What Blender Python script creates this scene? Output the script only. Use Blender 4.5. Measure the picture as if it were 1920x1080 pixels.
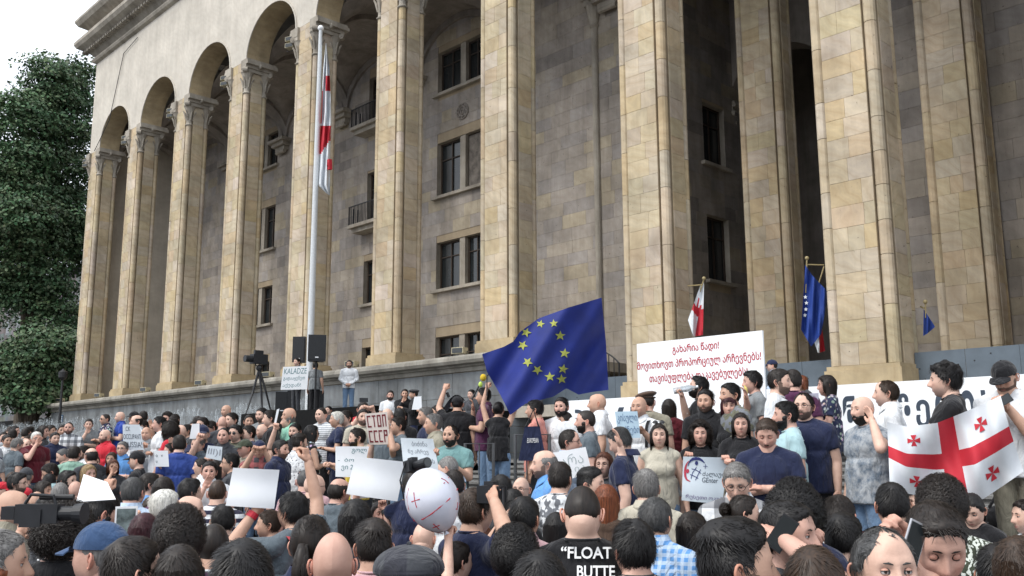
import bpy, bmesh, math, random
import numpy as np
from mathutils import Vector, Matrix, noise
random.seed(7)
rng = np.random.default_rng(7)
C = bpy.context.scene.collection
scene = bpy.context.scene
for o in list(bpy.data.objects): bpy.data.objects.remove(o)

# ------------------------------------------------------------ camera, sky, sun, exposure
CAMZ = 1.92
F_PX, PITCH, ROLL, YAW = 1778.05, 0.1739, -0.0041, 0.8050
cam_d = bpy.data.cameras.new('camera'); cam = bpy.data.objects.new('camera', cam_d); C.objects.link(cam)
cam_d.sensor_width = 36; cam_d.lens = F_PX/1920*36; cam_d.clip_start = 0.1; cam_d.clip_end = 2000
CAMROT = Matrix.Rotation(YAW, 3, 'Z') @ Matrix.Rotation(math.pi/2+PITCH, 3, 'X') @ Matrix.Rotation(ROLL, 3, 'Z')
cam.matrix_world = Matrix.Translation((0, 0, CAMZ)) @ CAMROT.to_4x4()
scene.camera = cam
world = bpy.data.worlds.new('World'); scene.world = world; world.use_nodes = True
wn, wl = world.node_tree.nodes, world.node_tree.links
for n in list(wn): wn.remove(n)
SUN_EL, SUN_AZ = math.radians(52), math.radians(190)      # azimuth from +Y clockwise
sky = wn.new('ShaderNodeTexSky'); sky.sky_type = 'NISHITA'; sky.sun_disc = False
sky.sun_elevation = SUN_EL; sky.sun_rotation = SUN_AZ; sky.air_density = 1.0; sky.dust_density = 4.0; sky.ozone_density = 1.0
hs = wn.new('ShaderNodeHueSaturation'); hs.inputs['Saturation'].default_value = 0.10
mixw = wn.new('ShaderNodeMixRGB'); mixw.inputs['Fac'].default_value = 0.78; mixw.inputs['Color2'].default_value = (7.6, 8.1, 8.9, 1)   # even cloud sheet
bg = wn.new('ShaderNodeBackground'); bg.inputs['Strength'].default_value = 0.10
wo = wn.new('ShaderNodeOutputWorld')
wl.new(sky.outputs[0], hs.inputs['Color']); wl.new(hs.outputs[0], mixw.inputs['Color1']); wl.new(mixw.outputs[0], bg.inputs['Color']); wl.new(bg.outputs[0], wo.inputs['Surface'])
sun_d = bpy.data.lights.new('sun', 'SUN'); sun_d.energy = 1.25; sun_d.angle = math.radians(25); sun_d.color = (1.0, 0.96, 0.9)
sun = bpy.data.objects.new('sun', sun_d); C.objects.link(sun)
sdir = Vector((math.sin(SUN_AZ)*math.cos(SUN_EL), math.cos(SUN_AZ)*math.cos(SUN_EL), math.sin(SUN_EL)))
sun.rotation_euler = sdir.to_track_quat('Z', 'Y').to_euler()
scene.view_settings.view_transform = 'Standard'; scene.view_settings.look = 'None'
scene.view_settings.exposure = 1.05; scene.view_settings.gamma = 1.0; scene.view_settings.use_curve_mapping = False

def ray(x, y):
    """unit ray of a photo pixel (1920x1080) from the camera"""
    v = CAMROT @ Vector(((x-960)/F_PX, -(y-540)/F_PX, -1.0))
    return v
def at_y(x, y, Y):      # the point of that ray at building depth Y
    v = ray(x, y); t = Y/v.y
    return Vector((v.x*t, Y, CAMZ+v.z*t))
def at_r(x, y, r):      # the point of that ray at ground distance r
    v = ray(x, y); t = r/math.hypot(v.x, v.y)
    return Vector((v.x*t, v.y*t, CAMZ+v.z*t))

# ------------------------------------------------------------ materials
MATS = {}
def nmat(name):
    m = bpy.data.materials.new(name); m.use_nodes = True
    nt = m.node_tree; b = nt.nodes['Principled BSDF']
    return m, nt.nodes, nt.links, b
def inp(b, k, v):
    if k in b.inputs: b.inputs[k].default_value = v
def ramp(N, pts):
    r = N.new('ShaderNodeValToRGB'); e = r.color_ramp.elements
    while len(e) < len(pts): e.new(0.5)
    for i, (p, c) in enumerate(pts):
        e[i].position = p; e[i].color = (c[0], c[1], c[2], 1) if hasattr(c, '__len__') else (c, c, c, 1)
    return r
def mixc(N, L, typ, fac, a, b):
    m = N.new('ShaderNodeMixRGB'); m.blend_type = typ
    for i, v in ((0, fac), (1, a), (2, b)):
        if hasattr(v, 'links') or hasattr(v, 'is_linked'): L.new(v, m.inputs[i])
        elif hasattr(v, '__len__'): m.inputs[i].default_value = (v[0], v[1], v[2], 1)
        else: m.inputs[i].default_value = v
    return m.outputs[0]
def tex(N, L, kind, scale, coord, **kw):
    t = N.new(kind)
    t.inputs['Scale'].default_value = scale
    for k, v in kw.items():
        if k in t.inputs: t.inputs[k].default_value = v
    L.new(coord, t.inputs['Vector']); return t

def stone_mat(name, tint=(1, 1, 1), mott=0.35, vein=0.5, pits=0.6, dirt=0.5, usecol=True, base=(0.4, 0.33, 0.22)):
    m, N, L, b = nmat(name)
    g = N.new('ShaderNodeNewGeometry'); P = g.outputs['Position']
    if usecol:
        a = N.new('ShaderNodeAttribute'); a.attribute_name = 'Col'; col = a.outputs['Color']
    else:
        r = N.new('ShaderNodeRGB'); r.outputs[0].default_value = (*base, 1); col = r.outputs[0]
    n1 = tex(N, L, 'ShaderNodeTexNoise', 0.7, P, Detail=6, Roughness=0.6)
    r1 = ramp(N, [(0.3, 1-mott), (0.7, 1+mott*0.35)]); L.new(n1.outputs[0], r1.inputs[0])
    col = mixc(N, L, 'MULTIPLY', 1, col, r1.outputs[0])
    # veins of the sandstone: distorted bands
    mp = N.new('ShaderNodeMapping'); mp.inputs['Rotation'].default_value = (0.5, 0.9, 0.3); L.new(P, mp.inputs[0])
    w = tex(N, L, 'ShaderNodeTexWave', 0.8, mp.outputs[0], Distortion=26, Detail=4)
    w.inputs['Detail Scale'].default_value = 0.45
    r2 = ramp(N, [(0.0, (1.12, 1.1, 1.04)), (0.25, (0.97, 0.96, 0.95)), (0.8, (1.0, 0.97, 0.9)), (1.0, (0.86, 0.8, 0.72))]); L.new(w.outputs[0], r2.inputs[0])
    col = mixc(N, L, 'MULTIPLY', vein, col, r2.outputs[0])
    # grime streaks, stretched down the wall
    mp2 = N.new('ShaderNodeMapping'); mp2.inputs['Scale'].default_value = (1.4, 1.4, 0.16); L.new(P, mp2.inputs[0])
    n3 = tex(N, L, 'ShaderNodeTexNoise', 1.1, mp2.outputs[0], Detail=8, Roughness=0.7)
    r3 = ramp(N, [(0.42, 0.0), (0.75, 1.0)]); L.new(n3.outputs[0], r3.inputs[0])
    f = N.new('ShaderNodeMath'); f.operation = 'MULTIPLY'; f.inputs[1].default_value = dirt; L.new(r3.outputs[0], f.inputs[0])
    col = mixc(N, L, 'MULTIPLY', f.outputs[0], col, (0.5, 0.47, 0.45))
    # dark pits
    v = tex(N, L, 'ShaderNodeTexNoise', 9, P, Detail=3, Roughness=0.55)
    r4 = ramp(N, [(0.27, 0.35), (0.32, 1.0)]); L.new(v.outputs[0], r4.inputs[0])
    col = mixc(N, L, 'MULTIPLY', pits, col, r4.outputs[0])
    col = mixc(N, L, 'MULTIPLY', 1, col, tint)
    L.new(col, b.inputs['Base Color']); inp(b, 'Roughness', 0.86); inp(b, 'Specular IOR Level', 0.25)
    bm_ = N.new('ShaderNodeBump'); bm_.inputs['Strength'].default_value = 0.5; bm_.inputs['Distance'].default_value = 0.02
    nb = tex(N, L, 'ShaderNodeTexNoise', 7, P, Detail=9, Roughness=0.7); L.new(nb.outputs[0], bm_.inputs['Height'])
    L.new(bm_.outputs[0], b.inputs['Normal'])
    return m
M = {}
M['stone'] = stone_mat('tan_stone', mott=0.30, vein=0.5, pits=0.8, dirt=0.45)
M['wallstone'] = stone_mat('gallery_stone', mott=0.35, vein=0.25, pits=0.9, dirt=0.6)
M['upper'] = stone_mat('upper_wall_stone', usecol=False, base=(0.57, 0.53, 0.465), mott=0.18, vein=0.2, pits=0.3, dirt=0.35)
M['trim'] = stone_mat('carved_stone', usecol=False, base=(0.40, 0.365, 0.31), mott=0.35, vein=0.2, pits=0.5, dirt=0.9)
M['joint'] = stone_mat('joint_mortar', usecol=False, base=(0.36, 0.29, 0.20), mott=0.3, vein=0, pits=0.2, dirt=0.3)
M['plinth'] = stone_mat('grey_plinth_stone', mott=0.4, vein=0.25, pits=0.4, dirt=0.9)
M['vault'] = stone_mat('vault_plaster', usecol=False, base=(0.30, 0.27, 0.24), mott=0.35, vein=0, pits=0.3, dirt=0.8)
M['step'] = stone_mat('stair_stone', mott=0.4, vein=0.2, pits=0.5, dirt=0.9)

def plain(name, col, rough=0.6, metal=0.0, var=0.12, scale=12, spec=0.4, bump=0.0, trans=0.0, alpha=1.0):
    if name in MATS: return MATS[name]
    m, N, L, b = nmat(name)
    tc = N.new('ShaderNodeTexCoord')
    n = tex(N, L, 'ShaderNodeTexNoise', scale, tc.outputs['Object'], Detail=5, Roughness=0.6)
    r = ramp(N, [(0.3, 1-var), (0.7, 1+var*0.6)]); L.new(n.outputs[0], r.inputs[0])
    L.new(mixc(N, L, 'MULTIPLY', 1, col, r.outputs[0]), b.inputs['Base Color'])
    inp(b, 'Roughness', rough); inp(b, 'Metallic', metal); inp(b, 'Specular IOR Level', spec)
    if trans: inp(b, 'Transmission Weight', trans)
    if alpha < 1: inp(b, 'Alpha', alpha)
    if bump:
        bp = N.new('ShaderNodeBump'); bp.inputs['Strength'].default_value = bump; bp.inputs['Distance'].default_value = 0.01
        L.new(n.outputs[0], bp.inputs['Height']); L.new(bp.outputs[0], b.inputs['Normal'])
    MATS[name] = m
    return m
M['glass'] = plain('window_glass', (0.02, 0.024, 0.026), 0.12, 0, 0.3, 1.5, 0.6)  # base tone varied to suggest uneven reflections
M['frame'] = plain('brown_window_frame', (0.05, 0.035, 0.025), 0.6)
M['iron'] = plain('black_iron', (0.02, 0.02, 0.022), 0.5)
M['blackplastic'] = plain('black_plastic', (0.014, 0.015, 0.018), 0.45, var=0.3)
M['white'] = plain('white_paint', (0.78, 0.79, 0.80), 0.4, var=0.05)
M['lampcream'] = plain('lamp_housing', (0.42, 0.38, 0.26), 0.5, var=0.25)
M['sheet'] = plain('blue_grey_metal_sheet', (0.10, 0.125, 0.15), 0.5, 0.2, var=0.18, scale=2)
M['asphalt'] = plain('asphalt', (0.05, 0.05, 0.052), 0.9, var=0.3, scale=3, bump=0.3)
M['bark'] = plain('bark', (0.07, 0.055, 0.04), 0.9, var=0.4, scale=6, bump=0.6)

# ------------------------------------------------------------ mesh builder
class MB:
    def __init__(s): s.v = []; s.f = []; s.c = []; s.mi = []
    def quad(s, a, b, c, d, col=None, mi=0):
        n = len(s.v); s.v += [tuple(a), tuple(b), tuple(c), tuple(d)]; s.f.append((n, n+1, n+2, n+3)); s.c.append(col); s.mi.append(mi)
    def poly(s, pts, col=None, mi=0):
        n = len(s.v); s.v += [tuple(p) for p in pts]; s.f.append(tuple(range(n, n+len(pts)))); s.c.append(col); s.mi.append(mi)
    def box(s, x0, y0, z0, x1, y1, z1, col=None, mi=0, mat=None):
        n = len(s.v)
        P = [(x0, y0, z0), (x1, y0, z0), (x1, y1, z0), (x0, y1, z0), (x0, y0, z1), (x1, y0, z1), (x1, y1, z1), (x0, y1, z1)]
        if mat is not None: P = [tuple(mat @ Vector(p)) for p in P]
        s.v += P
        for q in ((0, 3, 2, 1), (4, 5, 6, 7), (0, 1, 5, 4), (1, 2, 6, 5), (2, 3, 7, 6), (3, 0, 4, 7)):
            s.f.append(tuple(n+i for i in q)); s.c.append(col); s.mi.append(mi)
    def grid(s, fn, nu, nv, col=None, mi=0, wrapu=False):
        n = len(s.v)
        for j in range(nv+1):
            for i in range(nu+1): s.v.append(tuple(fn(i/nu, j/nv)))
        for j in range(nv):
            for i in range(nu):
                a = n+j*(nu+1)+i
                s.f.append((a, a+1, a+nu+2, a+nu+1)); s.c.append(col); s.mi.append(mi)
    def tube(s, pts, rad, seg=8, col=None, mi=0, cap=True):
        pts = [Vector(p) for p in pts]
        if not hasattr(rad, '__len__'): rad = [rad]*len(pts)
        n = len(s.v); prev = None
        for i, p in enumerate(pts):
            d = (pts[min(i+1, len(pts)-1)]-pts[max(i-1, 0)])
            if d.length < 1e-9: d = Vector((0, 0, 1))
            d.normalize()
            if prev is None: u = d.orthogonal().normalized()
            else:
                u = prev-d*prev.dot(d); u = u.normalized() if u.length > 1e-6 else d.orthogonal().normalized()
            prev = u; w = d.cross(u)
            for k in range(seg):
                a = 2*math.pi*k/seg; s.v.append(tuple(p+(u*math.cos(a)+w*math.sin(a))*rad[i]))
        for i in range(len(pts)-1):
            for k in range(seg):
                a = n+i*seg+k; b = n+i*seg+(k+1) % seg
                s.f.append((a, b, b+seg, a+seg)); s.c.append(col); s.mi.append(mi)
        if cap:
            s.f.append(tuple(n+k for k in reversed(range(seg)))); s.c.append(col); s.mi.append(mi)
            m = n+(len(pts)-1)*seg
            s.f.append(tuple(m+k for k in range(seg))); s.c.append(col); s.mi.append(mi)
    def lathe(s, prof, cx, cy, seg=12, col=None, mi=0, a0=0.0, a1=2*math.pi):
        n = len(s.v); full = abs(a1-a0-2*math.pi) < 1e-6; m = seg if full else seg+1
        for (r, z) in prof:
            for k in range(m):
                a = a0+(a1-a0)*k/seg; s.v.append((cx+r*math.cos(a), cy+r*math.sin(a), z))
        for j in range(len(prof)-1):
            for k in range(seg):
                a = n+j*m+k; b = n+j*m+(k+1) % m
                s.f.append((a, b, b+m, a+m)); s.c.append(col); s.mi.append(mi)
    def sphere(s, c, r, seg=10, rings=6, col=None, mi=0, rot=None):
        r = (r, r, r) if not hasattr(r, '__len__') else r
        def fn(u, v):
            a = 2*math.pi*u; t = math.pi*(v-0.5)
            p = Vector((r[0]*math.cos(a)*math.cos(t), r[1]*math.sin(a)*math.cos(t), r[2]*math.sin(t)))
            if rot is not None: p = rot @ p
            return p+Vector(c)
        s.grid(fn, seg, rings, col, mi)
    def mesh(s, name, mats, smooth=False, defcol=(0.4, 0.33, 0.22)):
        me = bpy.data.meshes.new(name); me.from_pydata(s.v, [], s.f)
        for m in (mats if isinstance(mats, (list, tuple)) else [mats]): me.materials.append(m)
        if any(i for i in s.mi): me.polygons.foreach_set('material_index', s.mi)
        if any(c is not None for c in s.c):
            ca = me.color_attributes.new('Col', 'FLOAT_COLOR', 'CORNER')
            arr = []
            for f, c in zip(s.f, s.c):
                c = c or defcol; arr += [c[0], c[1], c[2], 1.0]*len(f)
            ca.data.foreach_set('color', arr)
        if smooth: me.polygons.foreach_set('use_smooth', [True]*len(s.f))
        me.update(); return me
    def build(s, name, mats, parent=None, smooth=False, **kw):
        o = bpy.data.objects.new(name, s.mesh(name, mats, smooth)); C.objects.link(o)
        if parent is not None: o.parent = parent
        for k, v in kw.items(): o[k] = v
        return o
def link(name, me, parent=None, loc=None, **kw):
    o = bpy.data.objects.new(name, me); C.objects.link(o)
    if parent is not None: o.parent = parent
    if loc is not None: o.location = loc
    for k, v in kw.items(): o[k] = v
    return o
def empty(name, loc=(0, 0, 0), rz=0, label=None, cat=None, group=None, kind=None):
    o = bpy.data.objects.new(name, None); C.objects.link(o); o.location = loc; o.rotation_euler = (0, 0, rz); o.empty_display_size = 0.2
    tag(o, label, cat, group, kind); return o
def tag(o, label=None, cat=None, group=None, kind=None):
    if label: o['label'] = label
    if cat: o['category'] = cat
    if group: o['group'] = group
    if kind: o['kind'] = kind
    return o
def children(o): return [c for c in bpy.data.objects if c.parent == o]
def copy_tree(o, parent=None, kids=None):
    c = o.copy(); C.objects.link(c)
    if parent is not None: c.parent = parent
    for ch in (kids[o.name] if kids else list(o.children)): copy_tree(ch, c, kids)
    return c

# ------------------------------------------------------------ parliament building
D = 24.0
def ZZ(z): return z*D+CAMZ
X1, SP, PW, PD = -2.8989*D, 0.2969*D, 0.0803*D, 0.0569*D
def pierx(k): return X1+SP*(k-1)                      # left edge of pier k
Z_CAP, Z_ABA, Z_COR, Z_TOP = ZZ(0.1517), ZZ(0.9082), ZZ(1.207), ZZ(1.335)
Z_LOW = ZZ(0.070)
Y_BACK = 1.3*D
KEND = 11
XR = pierx(KEND+1)
bld = empty('parliament_building', (0, 0, 0), 0, 'tan stone parliament building with a tall arcade of square piers rising behind the crowd', 'building')

def block_col(r=None):
    r = r or random
    t = r.random()
    base = (0.50, 0.435, 0.33)
    if t < 0.30: base = (0.51, 0.455, 0.355)
    elif t < 0.48: base = (0.47, 0.435, 0.37)
    elif t < 0.60: base = (0.55, 0.505, 0.43)
    elif t < 0.64: base = (0.42, 0.385, 0.32)
    elif t < 0.78: base = (0.50, 0.415, 0.29)
    base = tuple(b_*0.70+m_*0.30 for b_, m_ in zip(base, (0.55, 0.40, 0.22)))
    k = r.uniform(0.95, 1.04)
    return (base[0]*k, base[1]*k*r.uniform(0.98, 1.02), base[2]*k*r.uniform(0.93, 1.07))
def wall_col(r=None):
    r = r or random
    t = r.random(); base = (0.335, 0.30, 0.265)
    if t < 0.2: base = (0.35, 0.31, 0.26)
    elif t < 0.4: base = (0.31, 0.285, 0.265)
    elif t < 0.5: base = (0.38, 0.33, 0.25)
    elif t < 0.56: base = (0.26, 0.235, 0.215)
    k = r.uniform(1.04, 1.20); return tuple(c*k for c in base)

indiv_blocks = []       # (mesh builder, parent)
def facing(mb, o, u, n, width, z0, z1, course=0.62, bl=(0.55, 1.25), thick=0.028, gap=0.0035, colf=block_col, holes=(), seed=0, indiv=None, imat=None, iname='stone_block'):
    """stone slabs on a wall: o origin (x,y) at u=0; u unit run direction, n outward normal"""
    r = random.Random(seed)
    z = z0
    while z < z1-0.05:
        h = course*r.uniform(0.88, 1.12)
        if z+h > z1-0.2: h = z1-z
        # split course by holes
        segs = [(0.0, width)]
        for (h0, h1, hz0, hz1) in holes:
            if hz0 < z+h-0.05 and hz1 > z+0.05:
                ns = []
                for a, b in segs:
                    if h1 <= a or h0 >= b: ns.append((a, b)); continue
                    if h0 > a: ns.append((a, h0))
                    if h1 < b: ns.append((h1, b))
                segs = ns
        for a, b in segs:
            x = a
            while x < b-1e-3:
                l = r.uniform(*bl)
                if b-(x+l) < bl[0]*0.6: l = b-x
                t = thick*r.uniform(0.9, 1.08); c = colf(r)
                tgt = mb
                if indiv is not None: tgt = MB()
                p0 = Vector((o[0], o[1], 0))+u*(x+gap/2); p1 = Vector((o[0], o[1], 0))+u*(x+l-gap/2)
                q0, q1 = p0+n*t, p1+n*t
                za, zb = z+gap/2, z+h-gap/2
                e = 0.006
                def V(p, zz): return (p.x, p.y, zz)
                du = u*e; f0 = q0+du; f1 = q1-du; e0 = q0-n*e; e1 = q1-n*e
                tgt.quad(V(f0, za+e), V(f1, za+e), V(f1, zb-e), V(f0, zb-e), c)
                tgt.quad(V(e0, za), V(e1, za), V(f1, za+e), V(f0, za+e), c)
                tgt.quad(V(f0, zb-e), V(f1, zb-e), V(e1, zb), V(e0, zb), c)
                tgt.quad(V(e0, za), V(f0, za+e), V(f0, zb-e), V(e0, zb), c)
                tgt.quad(V(f1, za+e), V(e1, za), V(e1, zb), V(f1, zb-e), c)
                tgt.quad(V(p0, za), V(p1, za), V(e1, za), V(e0, za), c)
                tgt.quad(V(e0, zb), V(e1, zb), V(p1, zb), V(p0, zb), c)
                tgt.quad(V(p0, za), V(e0, za), V(e0, zb), V(p0, zb), c)
                tgt.quad(V(e1, za), V(p1, za), V(p1, zb), V(e1, zb), c)
                if indiv is not None:
                    tgt.build(iname, imat or M['stone'], indiv)
                x += l
        z += h
XP, XN, YN = Vector((1, 0, 0)), Vector((-1, 0, 0)), Vector((0, -1, 0))
YP = Vector((0, 1, 0))
RS = 0.17; NO = 0.345      # corner shaft radius, notch

def pier(k, y0, zb, zt, depth=PD, indiv_=False, cap_=True, colf=block_col, detail=True, abac=None, label=None):
    x0 = pierx(k); x1 = x0+PW; y1 = y0+depth
    core = MB()
    no = min(NO, depth*0.3)
    t = 0.03
    # plus-shaped core
    core.box(x0+no, y0+t, zb, x1-no, y1-t, zt); core.box(x0+t, y0+no, zb, x0+no, y1-no, zt); core.box(x1-no, y0+no, zb, x1-t, y1-no, zt)
    po = core.build('pier', M['joint'], bld)
    if label: po['label'] = label
    st = MB() if not indiv_ else None
    tgt = po if indiv_ else None
    zb2 = zb+0.62
    m = st or MB()
    facing(m, (x0+no, y0+t), XP, YN, PW-2*no, zb2, zt, seed=k*7+1+int(y0), indiv=tgt, bl=(0.42, 0.95), colf=colf)
    facing(m, (x1-t, y0+no), YP, XP, depth-2*no, zb2, zt, seed=k*7+2+int(y0), indiv=tgt, bl=(0.5, 0.9), colf=colf)
    rest = MB()
    facing(rest, (x0+t, y1-no), Vector((0, -1, 0)), XN, depth-2*no, zb2, zt, seed=k*7+3, colf=colf)
    if st: rest.v, rest.f, rest.c, rest.mi = st.v+rest.v, st.f+[tuple(i+len(st.v) for i in f) for f in rest.f], st.c+rest.c, st.mi+rest.mi
    # drums of the corner shafts
    r = random.Random(k*31+int(y0))
    for (cx, cy) in ((x0+RS, y0+RS), (x1-RS, y0+RS), (x1-RS, y1-RS), (x0+RS, y1-RS)):
        z = zb2
        while z < zt-2.0:
            h = min(r.uniform(0.9, 1.9), zt-1.95-z)
            if zt-1.95-(z+h) < 0.5: h = zt-1.95-z
            rest.lathe([(RS-0.01, z+0.004), (RS, z+0.012), (RS, z+h-0.012), (RS-0.01, z+h-0.004)], cx, cy, 12, colf(r)); z += h
            if h <= 0: break
    fo = rest.build('stone_facing', M['stone'], po, kind='stuff')
    for p in fo.data.polygons: pass
    # base
    b = MB(); e = 0.10
    b.box(x0-e, y0-e, zb, x1+e, y1+e, zb+0.50); b.box(x0-e*0.5, y0-e*0.5, zb+0.503, x1+e*0.5, y1+e*0.5, zb+0.615)
    bo = b.build('pier_base', M['trim_tan'], po)
    if cap_:
        a = abac or zt
        CS = {-1: MB(), 1: MB()}
        for (cx, cy) in ((x0+RS, y0+RS), (x1-RS, y0+RS), (x1-RS, y1-RS), (x0+RS, y1-RS)):
            c = CS[-1 if cx < (x0+x1)/2 else 1]
            sx = -1 if cx < (x0+x1)/2 else 1; sy = -1 if cy < (y0+y1)/2 else 1
            c.lathe([(RS, a-1.96), (RS+0.06, a-1.93), (RS+0.07, a-1.88), (RS+0.02, a-1.84), (RS, a-1.8), (RS, a-1.45), (RS+0.05, a-1.1), (RS+0.15, a-0.8), (RS+0.20, a-0.72), (0.05, a-0.70)], cx, cy, 12)
            # leaves and corner volute
            for kk in range(6):
                an = kk*math.pi/3
                c.tube([(cx+math.cos(an)*RS, cy+math.sin(an)*RS, a-1.6), (cx+math.cos(an)*(RS+0.10), cy+math.sin(an)*(RS+0.10), a-1.2), (cx+math.cos(an)*(RS+0.2), cy+math.sin(an)*(RS+0.2), a-1.02), (cx+math.cos(an)*(RS+0.16), cy+math.sin(an)*(RS+0.16), a-1.12)], [0.05, 0.06, 0.04, 0.015], 6)
            vx, vy = cx+sx*0.26, cy+sy*0.26
            c.tube([(vx-sy*0.1, vy+sx*0.1, a-0.62), (vx+sy*0.1, vy-sx*0.1, a-0.62)], 0.15, 12)
            c.tube([(vx-sy*0.12, vy+sx*0.12, a-0.62), (vx+sy*0.12, vy-sx*0.12, a-0.62)], 0.06, 8)
        for (xa, xb, sx) in ((x0, x0+NO+0.03, -1), (x1-NO-0.03, x1, 1)):
            c = CS[sx]
            def cb(e, za, zb, xa=xa, xb=xb, sx=sx):
                c.box(xa-(e if sx < 0 else 0), y0-min(e, 0.14), za, xb+(e if sx > 0 else 0), y1+e, zb)
            cb(-0.02, a-1.0, a-0.70); cb(0.12, a-0.70, a-0.50); cb(0.20, a-0.497, a-0.32); cb(0.38, a-0.317, a-0.14); cb(0.32, a-0.137, a-0.003)
            c.sphere((xb+0.3 if sx > 0 else xa-0.3, (y0+y1)/2, a-0.3), (0.12, 0.12, 0.16), 8, 6)
        for c in CS.values(): c.build('capital', M['trim'], po)
    return po
M['trim_tan'] = stone_mat('base_stone', usecol=False, base=(0.46, 0.37, 0.235), mott=0.35, vein=0.4, pits=0.5, dirt=0.4)

for k in range(1, KEND+1):
    low = k >= 8
    pier(k, D, (Z_LOW if low else Z_CAP), Z_ABA, indiv_=(k in (8, 9)), cap_=(k <= 8))
# upper wall with arches
aw = MB(); nseg = 20; y0, y1 = D, D+PD
def arch_pts(xa, xb, zs, rz):
    return [((xa+xb)/2-(xb-xa)/2*math.cos(math.pi*i/nseg), zs+rz*math.sin(math.pi*i/nseg)) for i in range(nseg+1)]
RZ = 0.100*D
aw.quad((pierx(1), y0, Z_ABA), (pierx(1)+PW, y0, Z_ABA), (pierx(1)+PW, y0, Z_COR), (pierx(1), y0, Z_COR))
for k in range(1, KEND+1):
    xa, xb = pierx(k)+PW, pierx(k+1)
    if k > 1: aw.quad((pierx(k), y0, Z_ABA), (xa, y0, Z_ABA), (xa, y0, Z_COR), (pierx(k), y0, Z_COR))
    pts = arch_pts(xa, xb, Z_ABA, RZ)
    for (ax, az), (bx, bz) in zip(pts, pts[1:]):
        aw.quad((ax, y0, az), (bx, y0, bz), (bx, y0, Z_COR), (ax, y0, Z_COR))
        aw.quad((ax, y0, az), (ax, y1, az), (bx, y1, bz), (bx, y0, bz), mi=1)
        aw.quad((bx, y1, bz), (ax, y1, az), (ax, y1, Z_COR), (bx, y1, Z_COR))
# left side return, roof
aw.quad((X1, D+18, Z_CAP), (X1, D+PD, Z_CAP), (X1, D+PD, Z_COR), (X1, D+18, Z_COR))
aw.quad((X1, y1, Z_ABA), (X1, y0, Z_ABA), (X1, y0, Z_COR), (X1, y1, Z_COR))
aw.quad((X1, D, Z_TOP-0.3), (XR, D, Z_TOP-0.3), (XR, D+60, Z_TOP-0.3), (X1, D+60, Z_TOP-0.3))
aw.build('arcade_wall', [M['upper'], M['trim_tan']], bld)
# archivolt rims
for k in range(1, 9):
    ar = MB()
    xa, xb = pierx(k)+PW, pierx(k+1)
    p_in = arch_pts(xa, xb, Z_ABA, RZ); p_out = arch_pts(xa-0.10, xb+0.10, Z_ABA, RZ+0.10)
    for i in range(nseg):
        a, b, c_, d = p_in[i], p_in[i+1], p_out[i+1], p_out[i]
        ar.quad((a[0], y0-0.05, a[1]), (b[0], y0-0.05, b[1]), (c_[0], y0-0.05, c_[1]), (d[0], y0-0.05, d[1]))
        ar.quad((a[0], y0, a[1]), (b[0], y0, b[1]), (b[0], y0-0.05, b[1]), (a[0], y0-0.05, a[1]))
        ar.quad((d[0], y0-0.05, d[1]), (c_[0], y0-0.05, c_[1]), (c_[0], y0, c_[1]), (d[0], y0, d[1]))
    ar.build('arch_rim', M['upper'], bld)

# entablature: profile swept along X and round the left end
prof = [(0.0, 1.200), (0.22, 1.204), (0.30, 1.210), (0.30, 1.214), (0.12, 1.2145), (0.12, 1.222), (0.35, 1.232), (0.55, 1.238), (1.15, 1.252), (1.30, 1.262), (1.30, 1.272), (0.35, 1.275),
        (0.35, 1.300), (0.50, 1.305), (0.60, 1.312), (1.15, 1.325), (1.35, 1.338), (1.35, 1.345), (0.2, 1.350), (-3, 1.352)]
en = MB()
P = [(p, ZZ(z)) for p, z in prof]
for (pa, za), (pb, zb) in zip(P, P[1:]):
    en.quad((X1-pa, D-pa, za), (XR, D-pa, za), (XR, D-pb, zb), (X1-pb, D-pb, zb))
    en.quad((X1-pa, D+20, za), (X1-pa, D-pa, za), (X1-pb, D-pb, zb), (X1-pb, D+20, zb))
x = X1-0.9
while x < pierx(7):
    en.box(x, D-0.80, ZZ(1.2345), x+0.22, D-0.40, ZZ(1.2425)); x += 0.44
en.build('cornice', M['trim'], bld)

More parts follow.
